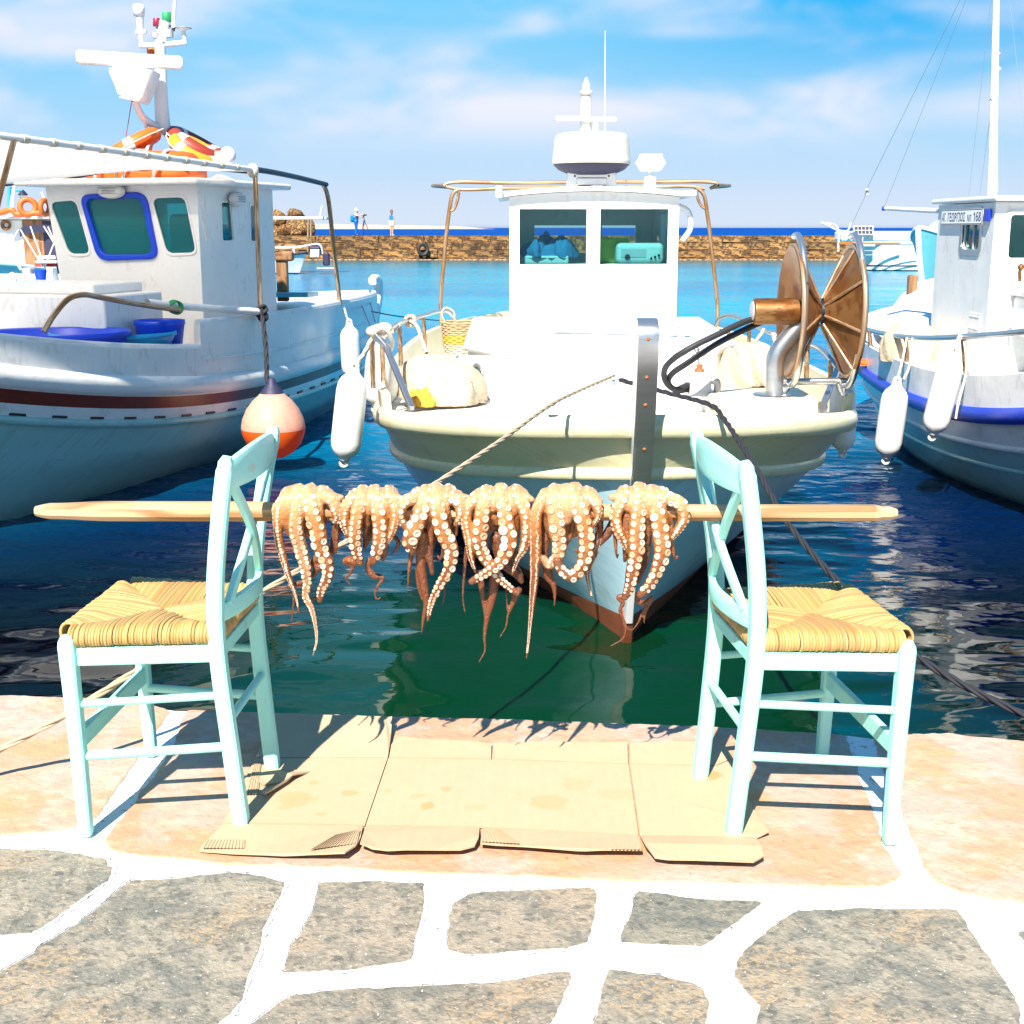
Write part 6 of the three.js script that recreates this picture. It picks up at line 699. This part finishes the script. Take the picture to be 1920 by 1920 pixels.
  solo('side_light', [box(0.03, 0.1, 0.11, x0 - 0.02, WATER + 2.2, -10.8, 0.008)], M.blueRail, 'blue navigation light box at the end of the name board', 'lamp');
  { const ms = thing('mast', 'tall white wooden mast above the right wheelhouse with thin stays', 'mast', at(1861, 372, 11.6).toArray()); const P = (x, y, d = 11.6) => at(x, y, d); wpart('pole', sweep([P(1860, 378), P(1864, 200), P(1868, 0), P(1876, -420)], (s) => [lerp(0.04, 0.022, s), lerp(0.04, 0.022, s)], V(1, 0, 0), 30, 2), M.fender, ms); wpart('track', tube([P(1869, 360), P(1869, 190)], 0.012), M.greyBox, ms); wpart('collar', [cyl(P(1858, 190), P(1868, 186), 0.022)], M.navy, ms, 'dark collar'); wpart('cleat', ball(0.02, ...P(1873, 129).toArray(), 1, 0.8, 1, 10), M.white, ms); wpart('cleat', ball(0.016, ...P(1873, 101).toArray(), 1, 0.8, 1, 10), M.greyBox, ms); wpart('cleat', ball(0.016, ...P(1869, 249).toArray(), 1, 0.8, 1, 10), M.greyBox, ms);
    for (const [a, b, r] of [[[1800, 0, 11.6], [1626, 352, 13], 0.0022], [[1626, 360, 13], [1592, 432, 13.5], 0.0018], [[1815, -10, 11.8], [1655, 396, 13.4], 0.0016], [[1858, 0, 11.5], [1816, 370, 11.9], 0.0018], [[1862, 180, 11.6], [1836, 372, 11.9], 0.002], [[1874, 200, 11.5], [1884, 365, 11.2], 0.0016], [[1893, 0, 11.4], [1930, 330, 11], 0.0018]]) wpart('stay', cyl(at(...a), at(...b), r, r, 5), M.stay, ms); }
  { const rr = thing('radar_reflector', 'small grey radar reflector hung on a stay', 'reflector', at(1626, 357, 13).toArray()); const g = new THREE.OctahedronGeometry(0.03); g.scale(1, 0.8, 1); part('reflector', toCreasedNormals(g, 0.1), M.greyBox, rr); part('shackle', tube([V(-0.02, -0.02, 0), V(-0.01, -0.045, 0), V(0.015, -0.03, 0)], 0.005), M.steel, rr); }
  { const sp = thing('boom', 'white boom with blue end reaching aft from the right wheelhouse', 'boom', at(1657, 391, 13.3).toArray()); wpart('spar', cyl(at(1660, 391, 13.3), at(1790, 397, 12.0), 0.02, 0.026, 16), M.white, sp); wpart('cap', cyl(at(1655, 391, 13.32), at(1660, 391, 13.3), 0.022, 0.022, 16), M.blue, sp); }
  // rail, canvas, posts
  { const q = [[1560, 604, 13.9], [1612, 615, 13.2], [1650, 624, 12.4], [1700, 632, 11.5], [1755, 634, 10.6], [1830, 630, 9.7], [1920, 622, 8.9], [2060, 604, 8.2]].map(([x, y, d]) => at(x, y, d)); const f = thing('guard_rail', 'grey tubular guard rail along the left side of the right boat', 'railing', [3.4, WATER + 1.2, -11]); wpart('rail', tube(q, 0.024, 80, 10), M.steel, f); for (const [x, y, d, yb2] of [[1630, 620, 12.75, 692], [1698, 632, 11.52, 704], [1806, 632, 9.98, 708], [1950, 620, 8.72, 712]]) wpart('post', cyl(at(x, y, d), at(x + 6, yb2, d), 0.02), M.pipe, f); wpart('tie', [tube([at(1714, 630, 11.3), at(1710, 640, 11.2), at(1704, 690, 11.15), at(1694, 712, 11.1)], 0.012), tube([at(1800, 628, 9.95), at(1790, 650, 9.85)], 0.012), tube([at(1808, 640, 9.85), at(1812, 690, 9.8), at(1796, 760, 9.6), at(1792, 785, 9.6)], 0.01)], M.ropeWhite, f); }
  { const n = thing('covered_net', 'rounded beige canvas sack on the deck of the right boat', 'net', at(1705, 672, 12.0).toArray()); part('canvas', lump(0.52, 0.36, 0.5, 61, 0.12), M.canvas, n); part('canvas_flap', lump(0.14, 0.2, 0.2, 63, 0.2).translate(0.22, -0.03, 0.2), M.canvas, n); }
  { const b = thing('wooden_bitt', 'bare wooden rudder head and block at the stern of the right boat', 'post', at(1722, 580, 14.6).toArray()); part('post', box(0.09, 0.42, 0.12, -0.09, 0.17, 0, 0.02), M.woodOld, b); part('block', box(0.2, 0.2, 0.34, 0.07, 0.09, 0.1, 0.03), M.wood, b); }
  solo('orange_rag', lump(0.14, 0.06, 0.14, 71, 0.4), M.orange, 'orange rag on the deck edge of the right boat', 'cloth', null, at(1618, 684, 12.9).toArray());
  solo('deck_tap', [tube([V(0, 0, 0), V(0, 0.1, 0), V(0.05, 0.12, 0), V(0.1, 0.1, 0)], 0.014), ball(0.025, 0, 0.11, 0)], M.bronze, 'copper coloured tap on the ledge of the right boat', 'tap', null, at(1912, 528, 10.2).toArray());
  const FG = 'white fenders of the right boat'; fender('fender', 'worn upright fender with a chipped foot, left of the two on the right boat', at(1682, 716, 11.0), at(1661, 862, 11.0), 0.115, M.fender, FG, at(1700, 634, 11.4)); fender('fender', 'slanting fender with a dark eye at its foot, hung high on the rail', at(1789, 660, 9.75), at(1748, 818, 9.75), 0.1, M.fender, FG, at(1802, 630, 9.9));
}
// ---------------------------------------------------------------- boats and gear farther off
function farHull(name, label, o, pos, turn) {
  const b = thing(name, label, 'boat', pos, turn), K = { y: [-0.4, -0.4, -0.4], B: o.b * 0.3, z: [-o.l * 0.86, o.l * 0.8], p: [3, 1.6], q: [1, 1] }, W = { y: [0.06, 0.06, 0.06], B: o.b * 0.86, z: [-o.l * 0.94, o.l * 0.88], p: [o.ps ?? 6, 1.7], q: [1, 1] }, G = { y: [o.h * (o.hs ?? 1), o.h, o.h * (o.hb ?? 1.35)], B: o.b, z: [-o.l, o.l], p: [o.ps ?? 6, 2.4], q: [1.3, 1.4] };
  part('bottom', skinBand([K, W], 40), o.bottom, b); part('hull', skinBand([W, mixL(W, G, 0.78)], 40), o.side, b); part('sheer_strake', skinBand([mixL(W, G, 0.78), G], 40), o.top ?? o.side, b); part('rub_rail', rail(G, o.rr ?? 0.05, -1, 1, [1, -1], 0, 0, 40), o.rail, b); part('deck', deck(G, -0.06, 0.06, -1, 1, 0.03, 24), o.deck ?? M.white, b);
  if (o.line) part('stripe', rail(mixL(W, G, 0.16), 0.035, -0.99, 0.99, [1, -1], 0.004, 0, 40), o.line, b);
  return b;
}
{ // motorboat under the rocks
  const b = farHull('motorboat', 'small white motorboat with dark bottom moored near the rock heap', { l: 3.6, b: 1.1, h: 0.72, bottom: M.darkTrim, side: M.white, rail: M.darkTrim, ps: 3 }, [-12.9, WATER, -62], 1.25); const P = (x, y, d = 61) => at(x, y, d), w = (n, g, m) => wpart(n, g, m, b);
  w('canopy', box(3.4, 0.14, 1.5, ...P(548, 409, 62).toArray(), 0.04), M.white); w('canopy_post', cyl(P(578, 412), P(577, 478), 0.05), M.pipe); w('canopy_post', cyl(P(583, 412), P(583, 478), 0.05), M.pipe); w('flagstaff', cyl(P(600, 406), P(604, 386), 0.04), M.white); w('rail', tube([P(516, 464), P(560, 463), P(600, 459), P(604, 476)], 0.05), M.fender); w('rail_post', cyl(P(551, 464), P(551, 482), 0.05), M.fender); w('engine', [box(0.5, 0.4, 0.5, ...P(592, 470).toArray(), 0.08), box(0.3, 0.6, 0.3, ...P(612, 486).toArray(), 0.08)], M.navy); w('swim_step', box(0.9, 0.08, 0.8, ...P(614, 503).toArray(), 0.03), M.greyBox); w('locker', box(0.4, 0.35, 0.4, ...P(591, 475, 60.5).toArray(), 0.03), M.white); w('mooring_line', tube([P(612, 470), P(625, 488), P(634, 512)], 0.02), M.navy);
}
{ // sailing boat by the breakwater, and the covered turquoise boat in front of it
  const b = farHull('motor_yacht', 'white yacht with orange stripe moored by the breakwater on the right', { l: 4.6, b: 1.5, h: 1.35, hb: 1.1, bottom: M.paint([0.1, 0.3, 0.33]), side: M.white, top: M.white, rail: M.white, line: M.redTrim, ps: 5 }, [21.6, WATER, -66], 1.5), P = (x, y, d = 64.3) => at(x, y, d), w = (n, g, m, l) => wpart(n, g, m, b, l);
  w('orange_stripe', box(3.0, 0.1, 0.06, ...P(1630, 456, 64.25).toArray(), 0.02), M.orange, 'orange stripe'); for (const y of [470, 478]) w('plank_line', box(3.6, 0.035, 0.05, ...P(1650, y, 64.3).toArray(), 0.01), M.greyBox); w('cabin', [box(4.2, 0.5, 1.5, ...P(1650, 443, 65.5).toArray(), 0.12)], M.white); w('window', box(1.0, 0.12, 0.04, ...P(1622, 460, 64.2).toArray(), 0.02), M.greyBox); w('pulpit', [tube([P(1572, 472), P(1569, 425), P(1540, 418)], 0.05), tube([P(1572, 440), P(1590, 432), P(1596, 418)], 0.05), tube([P(1540, 417), P(1572, 432), P(1590, 434)], 0.05)], M.fender);
  const sp = thing('solar_panel', 'tilted solar panel with white frame on the orange striped yacht', 'solar panel', P(1619, 432).toArray()); part('frame', box(1.0, 0.46, 0.04, 0, 0, 0, 0.01).rotateX(-0.35), M.white, sp); for (let i = 0; i < 5; i++) for (let j = 0; j < 2; j++) part('cell', box(0.16, 0.17, 0.01, -0.36 + i * 0.18, -0.1 + j * 0.2, 0.025, 0.002).rotateX(-0.35), M.navy, sp); part('strut', cyl(V(0, -0.2, 0), V(0, -0.6, -0.1), 0.03), M.white, sp);
  const c = farHull('covered_boat', 'turquoise hulled boat under a white tarpaulin behind the right wheelhouse', { l: 4.2, b: 1.45, h: 1.25, hb: 1.7, bottom: M.redTrim, side: M.turqHull, top: M.turqHull, rail: M.white, rr: 0.07 }, [18.1, WATER, -51.8], -0.8), C = (x, y, d) => at(x, y, d);
  const rows = []; for (let k = 0; k <= 10; k++) { const f = k / 10, r = []; for (let i = 0; i <= 8; i++) { const s = i / 8 * 2 - 1; r.push(V(s * 1.35 * Math.sin(Math.min(1, f * 1.9 + 0.12) * Math.PI / 2), 1.35 + 0.75 * (1 - f) * 0.6 + (1 - s * s) * 1.4 * Math.sin(Math.min(1, f * 1.6) * Math.PI / 2) + 0.06 * (fbm(f * 6, s * 3, 2, 0, 5) - 0.5), 3.9 - f * 7)); } rows.push(r); } part('tarpaulin', sheet(rows), M.white, c, 'white tarpaulin over a ridge'); part('stem', sweep([V(0, 0, 3.7), V(0, 1, 4.05), V(0, 2.1, 4.3)], () => [0.09, 0.1], V(1, 0, 0), 12, 5), M.white, c);
  solo('mooring_line', [0, 1].map((k) => cyl(at(1742 - k * 40, 444 + k * 22, 50), at(1668 - k * 22, 512, 46), 0.008, 0.008, 5)), M.navy, 'thin mooring lines between the covered boat and the water', 'rope');
}
{ // what shows between the left edge and the left wheelhouse
  const far = part('far_quay', box(26, 1.6, 14, -30, WATER - 0.12, -49, 0.05), M.block[1]); tag(far, 'low quay of the far harbour side behind the left boat', 'quay', null, 'structure');
  const P = (x, y, d = 32) => at(x, y, d), b = farHull('cabin_boat', 'white cabin boat with open brown door and orange life rings on its roof', { l: 4, b: 1.6, h: 1.0, bottom: M.darkTrim, side: M.white, rail: M.white }, [-12.1, WATER, -32.6], 0.15), w = (n, g, m, l) => wpart(n, g, m, b, l);
  const X = (x0, x1, y0, y1, d, t, r = 0.02) => { const a = at(x0, y1, d), c = at(x1, y0, d); return box(c.x - a.x, c.y - a.y, t, (a.x + c.x) / 2, (a.y + c.y) / 2, -d - t / 2, r); };
  w('cabin', X(-80, 128, 412, 540, 31.5, 2.6), M.white); w('roof', X(-90, 136, 404, 411, 31.2, 3.0), M.white); w('door', X(47, 79, 412, 496, 31.42, 0.05), M.woodOld, 'brown wooden door'); w('doorway', X(79, 104, 414, 492, 31.44, 0.04), M.navy, 'dark open doorway'); w('porthole', [lathe([[0.05, 0], [0.12, 0.01], [0.13, 0.04], [0.1, 0.05], [0.06, 0.03]], 20, V(0, 0, 1), at(12, 422, 31.45))], M.bronze); w('bench', X(68, 132, 480, 486, 30.9, 0.6), M.white);
  const ring = (l, c, s, n = V(0.3, 0.2, 1)) => { const o = thing('life_ring', l, 'life ring', c.toArray()); part('ring', new THREE.TorusGeometry(0.115 * s, 0.045 * s, 10, 28).applyQuaternion(new THREE.Quaternion().setFromUnitVectors(V(0, 0, 1), n.normalize())), M.orange, o); };
  ring('upright orange life ring on the cabin roof at the far left', P(52, 388, 31), 1.5); ring('orange life ring edge-on beside the left wheelhouse', P(84, 389, 31), 1.4, V(1, 0, 0.3));
  solo('orange_buoys', tube([P(-5, 401, 31), P(22, 394, 31), P(30, 401, 31), P(78, 399, 31)], 0.07, 40, 10), M.orange, 'row of orange floats along the far cabin roof', 'float'); solo('white_mast', [cyl(P(20, 404, 31.8), P(28, 340, 31.8), 0.06, 0.04), cyl(P(95, 404, 31.8), P(78, 360, 31.8), 0.04, 0.025)], M.white, 'thin white mast stubs on the far cabin roof', 'mast');
  const lp = thing('street_lamp', 'green lantern street lamp on the far quay', 'lamp post', at(41, 350, 44).toArray()); wpart('post', cyl(at(18, 350, 44), at(18, 520, 44), 0.07, 0.1), M.teal, lp); wpart('bracket', cyl(at(16, 357, 44), at(43, 357, 44), 0.035), M.teal, lp); wpart('hood', lathe([[0.001, 0.18], [0.05, 0.14], [0.17, 0.0], [0.15, -0.02]], 4, null, at(43, 365, 44)), M.darkTrim, lp); wpart('glass', lathe([[0.14, -0.03], [0.08, -0.22]], 4, null, at(43, 365, 44)), M.glassLamp, lp); wpart('foot', lathe([[0.08, -0.22], [0.001, -0.3]], 4, null, at(43, 365, 44)), M.darkTrim, lp);
  // dinghy with navy bimini
  const D = 24, Q = (x, y, d = D) => at(x, y, d), m = farHull('motorboat', 'open motorboat with navy bimini top at the far left', { l: 2.8, b: 1.15, h: 0.92, bottom: M.darkTrim, side: M.white, rail: M.greyBox, ps: 6 }, [-8.9, WATER, -24], 0.3), q = (n, g, mm, l) => wpart(n, g, mm, m, l);
  const rows = []; for (let i = 0; i <= 10; i++) { const t = i / 10; rows.push([0, 1].map((k) => Q(lerp(36, 116, t), lerp(425, 421, Math.sin(t * Math.PI)) + (t > 0.8 ? (t - 0.8) * 25 : 0) + (t < 0.12 ? (0.12 - t) * 40 : 0), D + k * 0.9))); } q('bimini_top', sheet(rows), M.navy, 'navy canvas bimini'); q('bimini_edge', sheet(rows.map((r) => [r[0], r[0].clone().add(V(0, -0.14, 0))])), M.navy);
  for (const [x0, y0, x1, y1] of [[57, 424, 88, 512], [38, 430, 80, 500], [82, 424, 108, 466], [108, 440, 84, 500], [35, 430, 14, 470], [90, 425, 110, 470]]) q('bimini_strut', cyl(Q(x0, y0), Q(x1, y1), 0.014, 0.014, 6), M.fender); q('grab_frame', tube([Q(105, 440), Q(106, 480), Q(112, 515), Q(120, 530)], 0.025), M.navy); q('windscreen', sheet([[Q(-12, 480), Q(22, 483)], [Q(-14, 508), Q(40, 508)]]), M.glassClear); q('screen_rail', tube([Q(-20, 482), Q(22, 483), Q(40, 506)], 0.025), M.fender); q('seat', X(40, 56, 502, 516, 23.5, 0.3, 0.05), M.greyBox); q('locker', X(88, 98, 502, 530, 23.2, 0.25, 0.03), M.white); q('cockpit_side', X(-40, 128, 514, 545, 23.4, 0.2), M.white); q('table', X(66, 106, 489, 494, 23.8, 0.3), M.white);
  solo('red_bundle', lump(0.4, 0.12, 0.3, 81, 0.3), M.redCloth, 'red and orange bundle on the far motorboat', 'cloth', null, Q(86, 499, 24.2).toArray()); solo('blue_bucket', lathe([[0.08, 0], [0.11, 0.18], [0.1, 0.18], [0.07, 0.01], [0.001, 0.01]], 20), M.blue, 'small blue bucket above the fish hold cover', 'bucket', null, Q(77, 526, 22.5).toArray()); solo('blue_tarp', lump(0.4, 0.1, 0.3, 83, 0.3), M.paint([0.02, 0.22, 0.55]), 'bright blue tarp at the left edge behind the hatch cover', 'tarpaulin', null, Q(-2, 530, 22.5).toArray()); solo('net_pile', lump(0.45, 0.14, 0.3, 85, 0.4), M.canvas, 'pale net pile at the left edge behind the hatch cover', 'net', null, Q(22, 530, 22.4).toArray());
}

// ---------------------------------------------------------------- two people on the breakwater
{
  const cell = 0.022, at0 = (px) => { const p = at(px, 441, 89); p.y = WATER + 1.58; return p; };
  const limb = (...q) => { const o = []; for (let i = 0; i < q.length; i += 4) o.push([q[i], q[i + 1], q[i + 2], q[i + 3]]); return o; };
  { const o = thing('person', 'person in white cap and blue overalls with backpack, reaching to a tripod', 'person', at0(668).toArray(), 0);
    part('body', skin([limb(0.0, 1.42, 0, 0.06, 0.02, 1.5, 0, 0.055), limb(0.05, 1.6, 0, 0.1, 0.04, 1.66, 0, 0.1, 0.1, 1.56, 0, 0.06), limb(0.14, 1.6, 0, 0.02, 0.16, 1.59, 0, 0.018), limb(-0.02, 1.35, 0.18, 0.06, 0.22, 1.3, 0.17, 0.045, 0.44, 1.36, 0.08, 0.035, 0.52, 1.38, 0.05, 0.04), limb(-0.02, 1.35, -0.18, 0.06, 0.2, 1.18, -0.18, 0.045, 0.42, 1.22, -0.08, 0.035, 0.5, 1.24, -0.05, 0.04), limb(0, 0.95, 0.09, 0.09, 0.02, 0.5, 0.09, 0.06, -0.02, 0.08, 0.09, 0.045, 0.12, 0.04, 0.09, 0.04), limb(0, 0.95, -0.09, 0.09, 0.0, 0.5, -0.09, 0.06, -0.04, 0.08, -0.09, 0.045, 0.1, 0.04, -0.09, 0.04), limb(0, 0.95, 0, 0.13, 0, 1.2, 0, 0.14, -0.01, 1.36, 0, 0.13)], cell, 0.02), M.skin, o);
    part('shirt', skin([limb(-0.02, 1.37, 0.17, 0.08, 0.08, 1.32, 0.18, 0.075), limb(-0.02, 1.37, -0.17, 0.08, 0.07, 1.28, -0.18, 0.075), limb(0, 1.1, 0, 0.16, -0.01, 1.36, 0, 0.145)], cell, 0.02), M.paint([0.45, 0.5, 0.62]), o); part('overalls', skin([limb(0, 0.92, 0.09, 0.12, 0.02, 0.5, 0.09, 0.09, -0.02, 0.12, 0.09, 0.08), limb(0, 0.92, -0.09, 0.12, 0, 0.5, -0.09, 0.09, -0.04, 0.12, -0.09, 0.08), limb(0, 0.95, 0, 0.165, 0.01, 1.18, 0, 0.168)], cell, 0.02), M.paint([0.01, 0.12, 0.45]), o); part('cap', skin([limb(0.03, 1.7, 0, 0.115, 0.03, 1.74, 0, 0.09), limb(0.1, 1.68, 0, 0.05, 0.18, 1.67, 0, 0.03)], cell, 0.015), M.white, o); part('shoes', skin([limb(-0.04, 0.05, 0.09, 0.055, 0.14, 0.04, 0.09, 0.045), limb(-0.06, 0.05, -0.09, 0.055, 0.12, 0.04, -0.09, 0.045)], cell, 0.01), M.navy, o);
    const bp = thing('backpack', 'blue backpack worn by the person in the white cap', 'backpack', at0(668).toArray()); part('bag', skin([limb(-0.24, 1.02, 0, 0.14, -0.24, 1.26, 0, 0.13)], cell, 0.02), M.paint([0.0, 0.2, 0.42]), bp); part('strap', tube([V(-0.14, 1.36, 0.12), V(0.06, 1.42, 0.14), V(0.14, 1.25, 0.15), V(-0.1, 1.05, 0.16)], 0.02), M.navy, bp);
    const tp = thing('tripod', 'camera tripod in front of the person in the white cap', 'tripod', at0(668).add(V(0.55, 0, 0)).toArray()); for (const [x, z] of [[0.42, 0.1], [-0.2, 0.3], [-0.1, -0.35]]) part('leg', cyl(V(0, 1.05, 0), V(x, 0, z), 0.03, 0.02, 8), M.navy, tp); part('column', cyl(V(0, 1.0, 0), V(0, 1.3, 0), 0.025), M.navy, tp); part('camera', [box(0.16, 0.12, 0.1, 0, 1.36, 0, 0.02), cyl(V(0.06, 1.36, 0), V(0.2, 1.36, 0), 0.045)], M.black, tp); }
  { const o = thing('person', 'person with long brown hair in blue top and white shorts', 'person', at0(735).toArray(), 2.5);
    part('body', skin([limb(0, 1.38, 0, 0.05, 0, 1.46, 0, 0.05), limb(0, 1.55, 0, 0.09, 0.01, 1.6, 0, 0.09), limb(0.08, 1.54, 0.02, 0.02, 0.1, 1.53, 0.02, 0.018), limb(-0.16, 1.3, 0, 0.05, -0.2, 1.05, 0.02, 0.038, -0.19, 0.82, 0.06, 0.03, -0.18, 0.74, 0.07, 0.032), limb(0.16, 1.3, 0, 0.05, 0.21, 1.05, 0.0, 0.038, 0.2, 0.82, 0.04, 0.03, 0.19, 0.74, 0.05, 0.032), limb(-0.075, 0.85, 0, 0.09, -0.07, 0.48, 0.01, 0.055, -0.06, 0.1, 0, 0.04, -0.07, 0.035, 0.09, 0.035), limb(0.075, 0.85, 0, 0.09, 0.07, 0.48, 0, 0.055, 0.08, 0.1, -0.03, 0.04, 0.09, 0.035, 0.06, 0.035), limb(0, 0.9, 0, 0.12, 0, 1.12, 0, 0.1, 0, 1.28, 0, 0.115)], cell, 0.02), M.skin, o);
    part('top', skin([limb(-0.05, 1.02, 0, 0.125, -0.06, 1.28, 0, 0.115), limb(0.05, 1.02, 0, 0.125, 0.06, 1.28, 0, 0.115)], cell, 0.02), M.paint([0.02, 0.2, 0.55]), o); part('shorts', skin([limb(-0.075, 0.92, 0, 0.14, -0.085, 0.72, 0.01, 0.12), limb(0.075, 0.92, 0, 0.14, 0.085, 0.72, 0, 0.12)], cell, 0.02), M.white, o); part('hair', skin([limb(-0.01, 1.63, -0.02, 0.1, -0.05, 1.5, -0.05, 0.07, -0.07, 1.28, -0.08, 0.055, -0.06, 1.2, -0.09, 0.03)], cell, 0.015), M.paint([0.2, 0.09, 0.05]), o); part('shoes', skin([limb(-0.065, 0.04, 0, 0.045, -0.07, 0.03, 0.12, 0.038), limb(0.08, 0.04, -0.03, 0.045, 0.09, 0.03, 0.09, 0.038)], cell, 0.01), M.fender, o); }
}
renderer.render(scene, camera);
